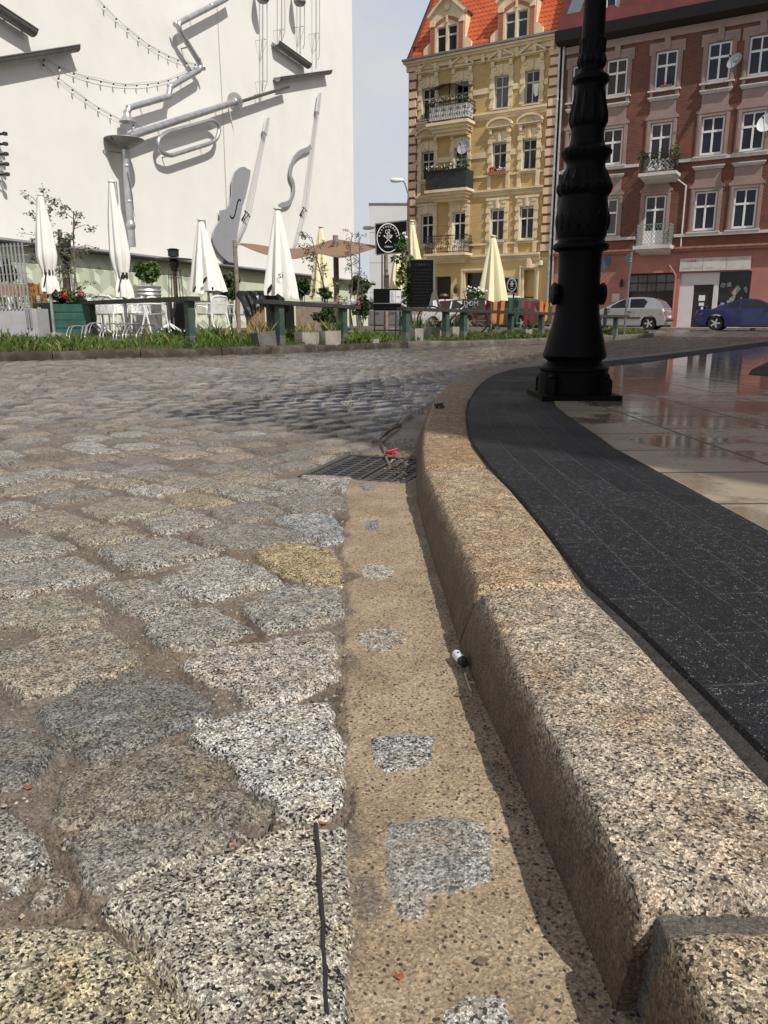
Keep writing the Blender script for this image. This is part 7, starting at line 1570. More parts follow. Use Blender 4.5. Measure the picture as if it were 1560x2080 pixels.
# ---- trellis planter at the left edge, bench behind it, flower box
tp = thing('trellis_planter', 'concrete planter box with a white metal lattice at the left edge', 'planter', PT(20, 13.2)); c = tp.location; Yt_ = 13.2
q = lambda u, v, dy=0: D(u, v, Yt_ + dy) - c
a, b = q(-60, 628), q(53, 628); m = MB(); m.box(a.x, b.x, 0, .5, -.02, a.z); m.box(b.x + .003, b.x + .16, .02, .48, -.02, a.z + .01); m.build('box', mk('grey_concrete_box', (.40, .40, .41), .85, var=.1, dirt=((.25, .24, .22), .5)), tp)
m = MB(); zt = ZV(492, Yt_) - c.z
for k in range(16): u = -55 + 7.6 * k; x_ = q(u, 600).x; lean = .03; m.bar((x_, -.01, a.z - .3 if k > 13 else a.z), (x_ - .02, -.01, ZV(500 - 7 * k / 15, Yt_) - c.z), .022)
for v in (503, 522, 541, 560, 578, 597): m.bar((a.x, .015, ZV(v, Yt_) - c.z), (q(58, v).x, .015, ZV(v - 5, Yt_) - c.z), .012)
m.build('lattice', M['zinc'], tp)
m = MB(); random.seed(31)
for k in range(40):
    x_ = a.x + random.random() * (b.x - a.x); L = random.uniform(.3, .8); d = Vector((random.uniform(-.2, .2), random.uniform(-.2, .2), 1)); s = Vector((.008, 0, 0)); p = Vector((x_, .25, a.z - .03)); m.add([p - s, p + s, p + d * L], [(0, 1, 2)])
m.build('reeds', M['grass_dry'], tp)
bn = thing('wooden_bench', 'orange brown wooden bench back with patterned cushions behind the lattice', 'bench', PT(40, 16.2)); c = bn.location; q = lambda u, v, dy=0: D(u, v, 16.2 + dy) - c
a, b = q(-70, 577), q(92, 600); m = MB(); m.box(a.x, b.x, .0, .05, b.z, a.z); m.build('backrest', M['wood_orange'], bn); m = MB(); m.box(a.x, b.x, -.5, .0, .36, .42); m.build('seat', M['wood_orange'], bn)
for u in (66, -60, 88): p = q(u, 600); m = MB(); m.box(p.x - .05, p.x + .05, -.06, .06, 0, a.z + .02); m.build('leg', M['wood_orange'], bn)
cm = NT('patterned_cushion'); cm.set(color=cm.ramp(cm.noise(cm.coord(), 14, 3), [(.46, .02), (.5, .7)], True), rough=.9)
for k in range(3): m = MB(); x0 = q(-40 + 36 * k, 600).x; m.hexa([(x0, -.16, .43), (x0 + .34, -.16, .43), (x0 + .34, -.04, .43), (x0, -.04, .43)], [(x0 + .02, -.10, .75), (x0 + .32, -.10, .75), (x0 + .32, -.02, .75), (x0 + .02, -.02, .75)]); m.build('cushion', cm.m, bn)
fb_ = thing('flower_trough', 'green slatted flower trough with pink and red geraniums at the fence', 'flower box', PT(115, 14.6)); c = fb_.location; q = lambda u, v, dy=0: D(u, v, 14.6 + dy) - c
a, b = q(86, 618), q(130, 660); m = MB()
for k in range(4): z = .02 + (a.z - .02) * k / 4; m.box(a.x, b.x + .45, -.01 * (k % 2), .02, z + .01, z + a.z / 4 - .004)
m.box(a.x, b.x + .45, .02, .4, 0, a.z - .04); m.build('trough', mk('teal_green_boards', (.035, .11, .085), .6, var=.35), fb_)
m = MB(); random.seed(41)
for u, v in ((112, 605), (125, 600), (140, 606), (160, 603)): p = q(u, v, .2); leafblob(m, p, (.14, .12, .16), 60, .11, 0)
for u, v, mi in ((114, 597.5, 1), (162, 597.5, 1), (132, 601, 2)): p = q(u, v, .05); leafblob(m, p, (.05, .05, .04), 40, .055, mi)
for k in range(40): p = q(118 + random.random() * 14, 604, .1); d = Vector((random.uniform(-.5, .5), 0, 1)); s = Vector((.012, 0, 0)); m.add([p - s - Vector((0, 0, .1)), p + s - Vector((0, 0, .1)), p + d * random.uniform(.1, .25)], [(0, 1, 2)], 3)
m.build('flowers', [M['leaf_mid'], M['flower_pink'], M['flower_red'], M['grass_dry']], fb_)
# ---- trees and plants
def sapling(name, label, u, Y, vt, bare, leafmat, spread, seed, lean=0.0, nb=16, tips=14, size=.085):
    rg = random.Random(seed); x = XA(u, Y, .8); g = gz(x, Y); t_ = thing(name, label, 'tree', (x, Y, g - .03)); H0 = ZV(vt, Y) - g
    m = MB(); lv = MB(); pts = [Vector((lean * k / 6 * H0 + rg.uniform(-.03, .03), rg.uniform(-.03, .03), H0 * k / 6)) for k in range(7)]; pts[0].xy = (0, 0); m.tube(pts, [.022 * (1 - .8 * k / 6) + .004 for k in range(7)], 7)
    for b in range(nb):
        f = bare + (1 - bare) * (b + .5) / nb; i = min(5, int(f * 6)); p = pts[i].lerp(pts[i + 1], f * 6 - i); a = rg.random() * 6.28; L = spread * (1.15 - .6 * f) * rg.uniform(.6, 1.1); d = Vector((math.cos(a), math.sin(a) * .7, rg.uniform(.1, .9))).normalized(); e = p + d * L; mid = p + d * L * .5 + Vector((0, 0, .05)); e.z -= L * .12
        m.tube([p, mid, e], [.008, .005, .003], 5)
        for k in range(3):
            q_ = p.lerp(e, rg.uniform(.35, .95)); d2 = Vector((rg.uniform(-1, 1), rg.uniform(-1, 1), rg.uniform(-.5, .6))).normalized() * L * .35; m.tube([q_, q_ + d2], [.004, .002], 4)
            for j in range(max(1, tips // 3)): leafblob(lv, q_ + d2 * rg.random(), (.05, .05, .06), 2, size, 0, 1.0, rg.random())
        for j in range(tips): q_ = p.lerp(e, rg.uniform(.45, 1.05)); leafblob(lv, q_, (.06, .06, .07), 2, size, 0, 1.0, rg.random())
    m.build('trunk', M['bark'], t_, smooth=60); lv.build('crown', M[leafmat], t_)
sapling('birch_sapling', 'thin birch sapling with sparse leaves in front of the left tied parasol', 128, 14.9, 388, .22, 'leaf_birch', .88, 5, -.08, 20, 8, .06)
sapling('birch_sapling', 'second thinner birch sapling leaning right beside the left patio heater', 149, 15.1, 425, .45, 'leaf_birch', .66, 6, .07, 14, 6, .06)
sapling('young_tree', 'young tree with pale leaves in front of the cream parasol and shade sail', 676, 17.2, 478, .38, 'leaf_olive', .62, 8, -.20, 15, 6, .06)
sapling('young_tree', 'nearly bare young tree beside the right end of the shade sail', 712, 18.2, 470, .3, 'leaf_olive', .42, 9, .02, 22, 2, .045)
sapling('young_tree', 'thin bare sapling before the gap with the far grey building', 726, 18.6, 470, .35, 'leaf_olive', .40, 12, .03, 14, 1, .045)
def bush(label, u, v, ru, rv, Y, mat, n, size, cat='bush', name='bush', stem=True):
    p = D(u, v, Y); rx = ru / FPX * Y; rz_ = rv / FPX * Y; g = gz(p.x, Y); t_ = thing(name, label, cat, (p.x, Y, g)); m = MB(); rg = random.Random(int(u * 7)); zc = p.z - g
    for k in range(9): c_ = Vector((rg.uniform(-.6, .6) * rx, rg.uniform(-.5, .5) * rx, zc + rg.uniform(-.6, .6) * rz_)); leafblob(m, c_, (rx * .5, rx * .4, rz_ * .5), n // 9, size, 0, 1.0, rg.random())
    m.build('foliage', M[mat], t_); m = MB()
    for k in range(4): m.tube([(rg.uniform(-.05, .05), 0, 0), (rg.uniform(-.5, .5) * rx, rg.uniform(-.3, .3) * rx, zc)], [.02, .008], 5)
    m.build('stem', M['bark'], t_); return t_
bt = bush('leafy green bush growing from a shiny metal tub', 296, 557, 29, 25, 21.8, 'leaf_mid', 900, .13)
m = MB(); m.lathe([(r_ * 1.2, z_ * 1.62) for r_, z_ in [(.26, 0), (.29, .05), (.30, .56), (.32, .59), (.30, .62), (.32, .65), (.30, .68), (.32, .72), (.29, .74), (.27, .70)]], 24); m.build('tub', M['zinc'], bt, smooth=30)
bush('dark evergreen bush between the parasol with curved marks and the sail post', 465, 582, 24, 26, 21.5, 'leaf_dark', 700, .14)
bush('dark bush right of the parasol with black letters', 612, 580, 17, 24, 22, 'leaf_dark', 460, .14)
bush('dark conifer bush below the gap with the far grey building', 728, 583, 22, 20, 22.5, 'leaf_dark', 560, .13)
bush('dark bush inside the lattice at the left edge', 12, 545, 22, 24, 17.5, 'leaf_dark', 420, .14)
bush('flowering dark shrub with red buds above the top board', 661, 598, 14, 14, 15.3, 'leaf_dark', 240, .09)
bush('dark shrub with pink blossom beside the menu lectern', 735, 628, 20, 24, 17.0, 'leaf_dark', 520, .10)
bush('low dark shrub below the entrance fence board', 660, 640, 26, 14, 15.0, 'leaf_dark', 420, .10)
hy = bush('white hydrangea heads between the entrance fence and the lectern', 715, 617, 16, 8, 17.6, 'leaf_mid', 90, .10)
m = MB(); random.seed(51); g0 = hy.location
for u, v in ((704, 618), (713, 615), (722, 617), (709, 621), (730, 622)): p = D(u, v, 17.4) - g0; leafblob(m, p, (.10, .10, .08), 90, .06)
m.build('flower_heads', M['flower_white'], hy)
p = [o for o in COL.objects if o.get('label', '').startswith('dark shrub with pink')][0]; m = MB(); q_ = D(730, 617, 16.9) - p.location; leafblob(m, q_, (.05, .05, .06), 40, .06); m.build('blossom', M['flower_pink'], p)
# climbing plant on the sign pole
cl = thing('climbing_plant', 'tall variegated climbing plant on the sign pole beside the blackboard', 'plant', PT(832, 19.5)); c = cl.location; m = MB(); rg = random.Random(61)
for (u, v, ru, rv, n, mi, s_) in ((818, 490, 9, 14, 70, 0, .10), (812, 500, 12, 8, 60, 0, .09), (808, 527, 16, 8, 60, 2, .09), (822, 540, 8, 30, 110, 1, .12), (836, 560, 8, 40, 190, 0, .12), (828, 600, 12, 22, 130, 0, .12), (812, 565, 10, 16, 60, 1, .14), (822, 478, 6, 8, 30, 3, .08)):
    p = D(u, v, 19.4) - c; leafblob(m, p, (ru / FPX * 19.4, .12, rv / FPX * 19.4), n, s_, mi, 1.0, rg.random())
m.build('foliage', [M['leaf_mid'], M['leaf_ivy'], M['leaf_dark'], M['flower_white']], cl); m = MB()
for k in range(3): m.tube([(.03 * k, -.02, 0), (-.03 + .03 * k, -.03, 1.0), (.02 * k - .05, -.03, 2.2)], .012, 5)
m.build('stem', M['bark'], cl)
# low wall seats, pallets and boxes in the middle of the terrace
wbx = thing('raised_bed', 'long raised bed of pale planks with a blue stripe behind the fence board', 'raised bed', PT(650, 18.6)); c = wbx.location; a, b = D(600, 605, 18.6) - c, D(700, 624, 18.6) - c; m = MB(); m.box(a.x, b.x, 0, .5, 0, a.z - .08); m.build('plank_wall', M['wood'], wbx); m = MB(); m.box(a.x + .1, b.x - .4, -.012, -.002, a.z - .16, a.z - .10); m.build('stripe', mk('turquoise_paint', (.10, .30, .33), .7), wbx)
ps = thing('stone_steps', 'pale stone slab steps leading between the fences into the terrace', 'steps', PT(738, 16.0)); c = ps.location
for k in range(4): m = MB(); Yk = 14.9 + .95 * k; x0, x1 = XA(712 - 3 * k, Yk) - c.x, XA(770 - 16 * k, Yk) - c.x; m.box(x0, x1, Yk - c.y, Yk + .80 - c.y, -.05 + .05 * k, .03 + .06 * k); m.build('step', mk('pale_slab', (.33, .32, .30), .8, var=.2) if k == 0 else bpy.data.materials['pale_slab'], ps)
# traffic sign seen from behind
ts = thing('traffic_sign', 'round traffic sign seen from behind on a grey pole beside the silver car', 'traffic sign', (XA(1268, 23.6), 23.6, .12)); c = ts.location; m = MB(); tp_ = D(1283, 512, 23.6) - c; m.tube([(0, 0, 0), tp_], .034, 8); m.build('pole', M['zinc_dull'], ts)
m = MB(); p = D(1277.5, 528, 23.55) - c; m.lathe([(.0, -.004), (.165, -.004), (.17, 0), (.165, .006), (0, .006)], 26, p, Matrix.Rotation(R(90), 3, 'X') @ Matrix.Rotation(R(25), 3, 'Y')); m.build('disc', mk('sign_back', (.055, .06, .055), .6, .2), ts); m = MB(); m.box(p.x - .05, p.x + .07, -.05, -.01, p.z - .05, p.z - .02); m.box(p.x - .05, p.x + .07, -.05, -.01, p.z + .03, p.z + .06); m.build('clamp', M['zinc'], ts)
bo = thing('bollard', 'short dark bollard standing behind the end of the low fence', 'bollard', (XA(1228, 24.5), 24.5, .1)); m = MB(); m.lathe([(.07, 0), (.06, .1), (.05, .75), (.055, .78), (.0, .82)], 12); m.lathe([(.065, .60), (.065, .64)], 12); m.build('shaft', M['dark_metal'], bo)
# ---- grass: one mass
random.seed(77); gm_ = MB(); N = 30000
def blade(p, L, wd, lean, mi):
    a = random.random() * 6.28; d = Vector((math.cos(a), math.sin(a), 0)); s = Vector((-d.y, d.x, 0)) * wd; q = p + d * lean * L * .35 + Vector((0, 0, L * .6)); e = p + d * lean * L + Vector((0, 0, L * (1 - .3 * lean)))
    gm_.add([p - s, p + s, q + s * .7, e, q - s * .7], [(0, 1, 2, 3, 4)], mi)
i0 = 0
for _ in range(N):
    s_ = tkS[-1] * (random.random() ** 1.15) * .98; pk_ = tk_at(s_); t = nrm(tk_at(min(s_ + .05, tkS[-1])) - tk_at(max(s_ - .05, 0))); right = pk_[0] > -1.0
    o_ = .17 + (random.random() ** (1.5 if not right else 2.2)) * (4.2 if pk_[0] < -1.2 else 2.2); x_, y_ = pk_[0] - t[1] * o_, pk_[1] + t[0] * o_
    if .05 < x_ < 1.15 - (y_ - 15.5) * .1 and -.25 < x_ - (y_ - 14) * .1 < .95 and o_ > .0 and -0.6 < x_ < 1.0 and y_ < 17: 
        if random.random() < .85: continue
    tall = float(fbm(np.array(x_ * 1.1), np.array(y_ * 1.1), 8)); L = (.08 + .62 * max(0, tall - .25)) * random.uniform(.5, 1.3) * (.7 if right else 1.0) * min(1, .5 + o_) * (.85 if o_ < 1.0 else .55 if o_ < 2 else .3)
    blade(Vector((x_, y_, gz(x_, y_) - .01)), L, .0034, random.uniform(.1, .7), 1 if random.random() < .10 else 0)
stuff(gm_.build('grass', [M['grass'], M['grass_dry']]))
# ================================================================ PARKED CARS
def car(label, xr, off, paint, L, Wd, H, top, cabin, wins, wx, wr, faces_left=True, z=.1, spoiler=False, rails=False, strip=False, grp=None):
    """local x runs from the rear (0) to the nose (L); y is the width"""
    hx = -1 if faces_left else 1
    o = FY.world((xr, -off, 0)); t_ = thing('parked_car', label, 'car', (o.x, o.y, z), TH + (math.pi if faces_left else 0)); hw = Wd / 2
    rear_w, front_w = wx
    # outline with wheel arches
    def arch(cx, r): return [(cx + r * math.cos(a), wr + r * math.sin(a)) for a in [math.pi - math.pi * k / 10 for k in range(11)]]
    ar = wr + .06
    bottom = [(.10, .22)] + [(rear_w - ar, .20)] + arch(rear_w, ar) + [(rear_w + ar, .20), (front_w - ar, .20)] + arch(front_w, ar) + [(front_w + ar, .20), (L - .10, .22)]
    outl = top + bottom[::-1]     # top goes rear -> nose
    zt = max(p[1] for p in top); n = len(outl); cz = .6
    def ring(y, ins):
        out = []
        for (x, zz) in outl:
            xi = x + (ins if x < .3 else (-ins if x > L - .3 else 0)); zi = zz - (ins * .8 if zz > .75 else 0); out.append((xi, y, zi))
        return out
    m = MB(); R_ = [ring(-hw + .0, .05), ring(-hw + .05, .0), ring(hw - .05, .0), ring(hw, .05)]
    vs = sum(R_, [])
    # a light bulge of the flanks: mid-height ring is widest
    m.add(vs, [(k * n + j, k * n + (j + 1) % n, (k + 1) * n + (j + 1) % n, (k + 1) * n + j) for k in range(3) for j in range(n)] + [tuple(range(n))[::-1], tuple(range(3 * n, 4 * n))])
    body = m.build('body', M[paint], t_, smooth=32)
    zb = min(p[1] for p in cabin); whw = lambda zz: hw - .05 - (zz - zb) * .34
    m = MB(); nc = len(cabin); vs = [(x, -whw(zz), zz) for x, zz in cabin] + [(x, whw(zz), zz) for x, zz in cabin]
    m.add(vs, [tuple(range(nc)), tuple(range(nc, 2 * nc))[::-1]] + [((j + 1) % nc, j, j + nc, (j + 1) % nc + nc) for j in range(nc)]); cb = m.build('cabin', M[paint], t_, smooth=28)
    for sgn in (-1, 1):
        for w_ in wins:
            m = MB(); v = [(x, sgn * (whw(zz) + .004), zz) for x, zz in w_]; m.add(v, [tuple(range(len(v))) if sgn < 0 else tuple(range(len(v)))[::-1]]); m.build('side_window', M['car_glass'], cb)
    # windscreen and rear window along the end slopes of the cabin
    for (a, b, nm, q0, q1) in ((cabin[0], cabin[1], 'rear_window', .12, .92), (cabin[-2], cabin[-1], 'windscreen', .08, .94)):
        dx, dz = b[0] - a[0], b[1] - a[1]; nl = math.hypot(dx, dz); nx, nz = -dz / nl * .005, dx / nl * .005
        f = lambda q: (a[0] + dx * q + nx, a[1] + dz * q + nz); p0, p1 = f(q0), f(q1)
        m = MB(); m.add([(p0[0], -whw(p0[1]) + .09, p0[1]), (p1[0], -whw(p1[1]) + .09, p1[1]), (p1[0], whw(p1[1]) - .09, p1[1]), (p0[0], whw(p0[1]) - .09, p0[1])], [(0, 1, 2, 3)]); m.build(nm, M['car_glass'], cb)
    for cx in wx:
        for sgn in (-1, 1):
            m = MB(); q = Matrix.Rotation(R(-90) * sgn, 3, 'X'); c_ = Vector((cx, sgn * (hw - .03), wr)); m.lathe([(wr * .62, -.20), (wr * .94, -.20), (wr, -.16), (wr, -.03), (wr * .95, .0), (wr * .68, .0), (wr * .66, -.03)], 28, c_, q, cap=False); wl_ = m.build('wheel', M['tyre'], t_, smooth=40)
            m = MB(); m.lathe([(.0, -.05), (wr * .66, -.06), (wr * .68, -.012), (wr * .60, -.02)], 24, c_, q, mi=1, cap=False)
            for k in range(5):
                a = 2 * math.pi * k / 5; d = q @ Vector((math.cos(a), math.sin(a), 0)); m.bar(c_ + d * .02 + q @ Vector((0, 0, -.025)), c_ + d * wr * .63 + q @ Vector((0, 0, -.02)), wr * .22, .025, 0, up=(0, 1, 0))
            m.lathe([(wr * .18, -.03), (wr * .17, -.005), (0, -.003)], 12, c_, q, mi=0); m.build('rim', [M['rim'], M['trim']], wl_)
    m = MB(); m.box(rear_w + ar + .02, front_w - ar - .02, -hw + .02, hw - .02, .15, .21); m.box(.12, L - .12, -hw + .25, hw - .25, .15, .30); m.build('underside', M['trim'], t_)
    za = top[2][1] if len(top) > 2 else .8
    for sgn in (-1, 1):
        m = MB(); m.hexa([(.005, sgn * (hw - .02), .62), (.02, sgn * (hw - .32), .62), (.06, sgn * (hw - .32), .62), (.26, sgn * (hw + .006), .66)], [(.05, sgn * (hw - .02), .80), (.05, sgn * (hw - .30), .80), (.10, sgn * (hw - .30), .80), (.34, sgn * (hw - .0), .76)]); m.build('tail_lamp', M['tail'], t_)
        m = MB(); xf = L; m.hexa([(xf - .30, sgn * (hw + .004), .56), (xf - .06, sgn * (hw - .10), .56), (xf - .04, sgn * (hw - .40), .56), (xf - .12, sgn * (hw - .40), .56)], [(xf - .42, sgn * (hw - .0), .68), (xf - .16, sgn * (hw - .12), .68), (xf - .12, sgn * (hw - .36), .68), (xf - .22, sgn * (hw - .36), .68)]); m.build('headlight', M['head'], t_)
        ff = cabin[-1]; m = MB(); m.lathe([(.0, -.06), (.07, -.05), (.085, .02), (.05, .06), (0, .065)], 10, (ff[0] - .42, sgn * (hw + .07), zb + .07), Matrix.Rotation(R(90), 3, 'Y')); m.bar((ff[0] - .40, sgn * (hw - .08), zb + .05), (ff[0] - .40, sgn * (hw + .05), zb + .06), .04); m.build('wing_mirror', M[paint], t_)
        for hxp in ((rear_w + front_w) / 2 - .34, (rear_w + front_w) / 2 + .62): m = MB(); m.box(hxp - .08, hxp + .08, *sorted((sgn * (hw + .002), sgn * (hw + .03))), .77, .81); m.build('door_handle', M['trim'], t_)
        if strip: m = MB(); m.box(rear_w + ar + .03, front_w - ar - .04, *sorted((sgn * (hw + .001), sgn * (hw + .025))), .50, .56); m.build('rub_strip', M['trim'], t_)
        for xs_ in ((rear_w + front_w) / 2 - .55, (rear_w + front_w) / 2 + .30, (rear_w + front_w) / 2 + 1.0): m = MB(); m.box(xs_ - .004, xs_ + .004, *sorted((sgn * (hw - .003), sgn * (hw + .0015))), .28, zb - .03); m.build('door_gap', M['trim'], body)
        if rails: m = MB(); y = sgn * (whw(H) - .06); m.tube([(cabin[1][0] + .35, y, H - .06), (cabin[1][0] + .5, y, H + .03), (cabin[-2][0] - .3, y, H + .03), (cabin[-2][0] - .15, y, H - .04)], .02, 6); m.build('roof_rail', M['trim'], t_)
    m = MB(); m.box(-.012, .03, -hw + .12, hw - .12, .36, .46); m.build('bumper_strip', M['trim'], t_)
    m = MB(); m.box(-.02, .02, -.26, .26, .52, .63); m.build('number_plate', M['paper'], t_)
    if spoiler: m = MB(); m.box(.02, .26, -hw + .10, hw - .10, .995, 1.03); m.box(.08, .2, -hw + .16, -hw + .22, .85, .995); m.box(.08, .2, hw - .22, hw - .16, .85, .995); m.build('spoiler', M[paint], t_)
    return t_
hb_top = [(.06, .30), (.0, .46), (.02, .62), (.07, .80), (.14, .93), (.5, .955), (1.8, .945), (2.72, .93), (3.30, .83), (3.62, .70), (3.79, .54), (3.83, .40)]
hb_cab = [(.10, .92), (.34, 1.24), (.62, 1.385), (1.05, 1.435), (1.65, 1.425), (2.05, 1.32), (2.90, .90)]
hb_win = [[(.98, .97), (1.60, .97), (1.62, 1.35), (1.02, 1.36), (.86, 1.22)], [(1.68, .97), (2.62, .95), (2.12, 1.24), (1.92, 1.34), (1.70, 1.35)]]
p = FY.at(1368, 640, 2.2); car('silver five door hatchback parked before the dark garage door', p.x, 3.0, 'car_silver', 3.83, 1.66, 1.43, hb_top, hb_cab, hb_win, (.72, 3.16), .29, True, .1, strip=True)
cp_top = [(.06, .30), (.0, .44), (.01, .62), (.05, .80), (.10, .87), (.7, .90), (1.9, .89), (3.0, .87), (3.75, .78), (4.2, .62), (4.34, .48), (4.36, .38)]
cp_cab = [(.62, .86), (1.25, 1.14), (1.62, 1.26), (2.05, 1.31), (2.45, 1.27), (2.62, 1.20), (3.30, .86)]
cp_win = [[(1.08, .93), (1.72, .93), (1.74, 1.21), (1.58, 1.20), (1.36, 1.10)], [(1.80, .93), (3.02, .91), (2.55, 1.17), (2.36, 1.23), (1.82, 1.24)]]
p = FY.at(1425, 640, 2.2); car('dark blue coupe with a rear spoiler parked at the right edge', p.x, 3.1, 'car_blue', 4.36, 1.72, 1.31, cp_top, cp_cab, cp_win, (.86, 3.42), .31, False, .1, spoiler=True)
p = FY.at(884, 640, 2.4); car('white hatchback half hidden behind the bicycle crate', p.x, 3.2, 'car_white', 3.9, 1.7, 1.46, [(x * 1.02, z * 1.02) for x, z in hb_top], [(x * 1.02, z * 1.02) for x, z in hb_cab], [[(x * 1.02, z * 1.02) for x, z in w_] for w_ in hb_win], (.74, 3.2), .29, False, .1)
sv_top = [(.06, .34), (.0, .5), (.02, .72), (.08, .95), (.14, 1.02), (.6, 1.05), (2.0, 1.04), (3.0, 1.02), (3.75, .95), (4.15, .82), (4.32, .62), (4.34, .42)]
sv_cab = [(.12, 1.0), (.36, 1.42), (.60, 1.60), (1.3, 1.66), (2.1, 1.64), (2.42, 1.54), (3.12, 1.0)]
sv_win = [[(.50, 1.10), (1.05, 1.08), (1.08, 1.52), (.66, 1.50)], [(1.12, 1.08), (1.78, 1.07), (1.80, 1.54), (1.14, 1.53)], [(1.86, 1.07), (2.86, 1.06), (2.44, 1.42), (2.24, 1.53), (1.88, 1.54)]]
p = FY.at(1080, 630, 2.4); car('white off-road car with black roof rails behind the orange pickets', p.x, 3.2, 'car_white', 4.34, 1.78, 1.66, sv_top, sv_cab, sv_win, (.82, 3.42), .34, True, .1, rails=True)
p = FY.at(1150, 640, 2.4); car('dark grey saloon behind the dark red pickets and the lamp post', p.x, 5.4, 'car_dark', 4.2, 1.72, 1.44, [(x * 1.1, z) for x, z in hb_top], [(x * 1.1, z) for x, z in hb_cab], [[(x * 1.1, z) for x, z in w_] for w_ in hb_win], (.8, 3.42), .30, True, .1)
p = FY.at(742, 620, 3.0); car('pale car seen through the plants below the gap between the houses', p.x, 3.6, 'car_silver', 4.0, 1.7, 1.45, [(x * 1.04, z) for x, z in hb_top], [(x * 1.04, z) for x, z in hb_cab], [[(x * 1.04, z) for x, z in w_] for w_ in hb_win], (.76, 3.3), .30, False, .1)
# ================================================================ SMALL THINGS IN THE GUTTER
gt = thing('storm_drain', 'black cast iron drain grate set in the gutter', 'drain', (GR_O.x, GR_O.y, 0), math.atan2(GR_X.y, GR_X.x))
m = MB(); w_, l_, zt = GR_W, GR_L, -.008
m.box(-.008, .018, -.008, l_ + .008, -.06, zt); m.box(w_ - .006, w_ + .008, -.008, l_ + .008, -.06, zt); m.box(.018, w_ - .006, -.008, .010, -.06, zt); m.box(.018, w_ - .006, l_ - .010, l_ + .008, -.06, zt); m.build('frame', M['grate'], gt)
m = MB(); m.box(-.0, w_, .0, l_, -.095, -.09); m.build('pit', M['hole'], gt)
for (a, b) in ((.022, w_ * .56), (w_ * .60, w_ - .010)):
    m = MB(); z1 = zt - .003
    m.box(a, a + .030, .012, l_ - .012, -.045, z1); m.box(b - .008, b, .012, l_ - .012, -.045, z1)
    for q in (.36, .68): xq = a + .03 + (b - a - .04) * q; m.box(xq - .006, xq + .006, .012, l_ - .012, -.045, z1 - .001)
    n = 11
    for k in range(n + 1): y = .012 + (l_ - .036) * k / n; m.box(a + .030, b - .008, y, y + .013, -.045, z1 - .002)
    g_ = m.build('grating', M['grate'], gt); m = MB()
    for k in range(9): y = .06 + .038 * k; m.box(a + .008, a + .021, y, y + .016, z1 - .0005, z1 + .0022)
    m.build('cast_lettering', M['grate'], g_)
def stick(label, px, z, r, name='twig', mat='twig', smooth_=False):
    P = [G(u, v, 0) for u, v in px]
    for p_, zz in zip(P, z if hasattr(z, '__len__') else [z] * len(px)): p_.z = zz + max(-.02, road_z(p_.x, p_.y))
    if smooth_: 
        zm = max(p_.z for p_ in P)
        for p_ in P: p_.z = max(p_.z, zm - .004)
    t_ = thing(name, label, 'twig', (P[0].x, P[0].y, 0)); m = MB(); m.tube([p - t_.location for p in P], [r * (1 - .35 * k / len(P)) for k in range(len(P))], 6); k = len(P) // 2; q = P[k] - t_.location; d = (P[min(k + 1, len(P) - 1)] - P[k]).normalized(); m.tube([q, q + d * .02 + Vector((.008, .004, .006))], [r * .6, r * .3], 5); m.build('stem', M[mat], t_, smooth=60); return t_
stick('bent brown twig lying from the grate to the dead leaves', [(793, 944), (786, 930), (780, 915), (774, 904), (771, 896), (790, 878), (816, 860)], [.010, .012, .012, .014, .016, .014, .012], .0055)
stick('second thin twig lying beside the longer one above the drain', [(773, 898), (784, 884), (800, 872), (814, 857)], [.022, .022, .02, .02], .0045)
stick('dark dry stem lying lengthwise on the big speckled sett', [(641, 1678), (646, 1720), (649, 1760), (649, 1800), (653, 1840), (657, 1885), (656, 1930), (662, 1990), (661, 2030), (665, 2070)], [.0015] * 10, .0024, 'dry_stem', 'strap', True)
stick('pale matchstick in the grit against the kerb', [(945, 1364), (950, 1382), (957, 1401)], [.004, .004, .004], .0019, 'matchstick', 'straw')
rp = thing('crushed_can', 'crushed red plastic wrapper lying by the drain grate', 'litter', G(795, 926, 0)); m = MB(); rg = random.Random(3)
for k in range(4): m.obox((rg.uniform(-.02, .02), rg.uniform(-.01, .01), .010 + .005 * k), (.026, .016, .006), Matrix.Rotation(rg.uniform(-.6, .6), 3, 'Z') @ Matrix.Rotation(rg.uniform(-.4, .4), 3, 'Y'))
rp.name = 'red_wrapper'; m.build('foil', M['red_plastic'], rp)
lt = thing('cigarette_lighter', 'small white lighter cap with a black mark lying at the kerb foot', 'litter', G(933, 1348, 0) + Vector((0, 0, -.004))); m = MB(); a, b = G(925, 1337, 0) - lt.location, G(938, 1352, 0) - lt.location; q = (b - a).to_track_quat('Z', 'Y').to_matrix(); L_ = (b - a).length; m.lathe([(.0, 0), (.0065, .001), (.0078, .004), (.008, L_), (.0, L_)], 14, a + Vector((0, 0, .009)), q); m.build('casing', M['frame_white'], lt, smooth=40)
m = MB(); m.lathe([(.0083, 0), (.0083, .005), (.0068, .007), (.0068, .013), (.0, .014)], 14, b + Vector((0, 0, .009)), q); m.build('collar', M['strap'], lt, smooth=40); m = MB(); p = a.lerp(b, .42) + Vector((0, 0, .009)); u_ = (b - a).normalized(); s_ = Vector((-u_.y, u_.x, 0)); up = Vector((0, 0, 1)) * .0077 + Vector((0, -.003, 0)); m.add([p + up + s_ * .0025 - u_ * .002, p + up - s_ * .0005 - u_ * .004, p + up - s_ * .003 + u_ * .001, p + up + s_ * .0005 + u_ * .004], [(0, 1, 2, 3)]); m.build('printed_mark', M['black_ink'], lt)
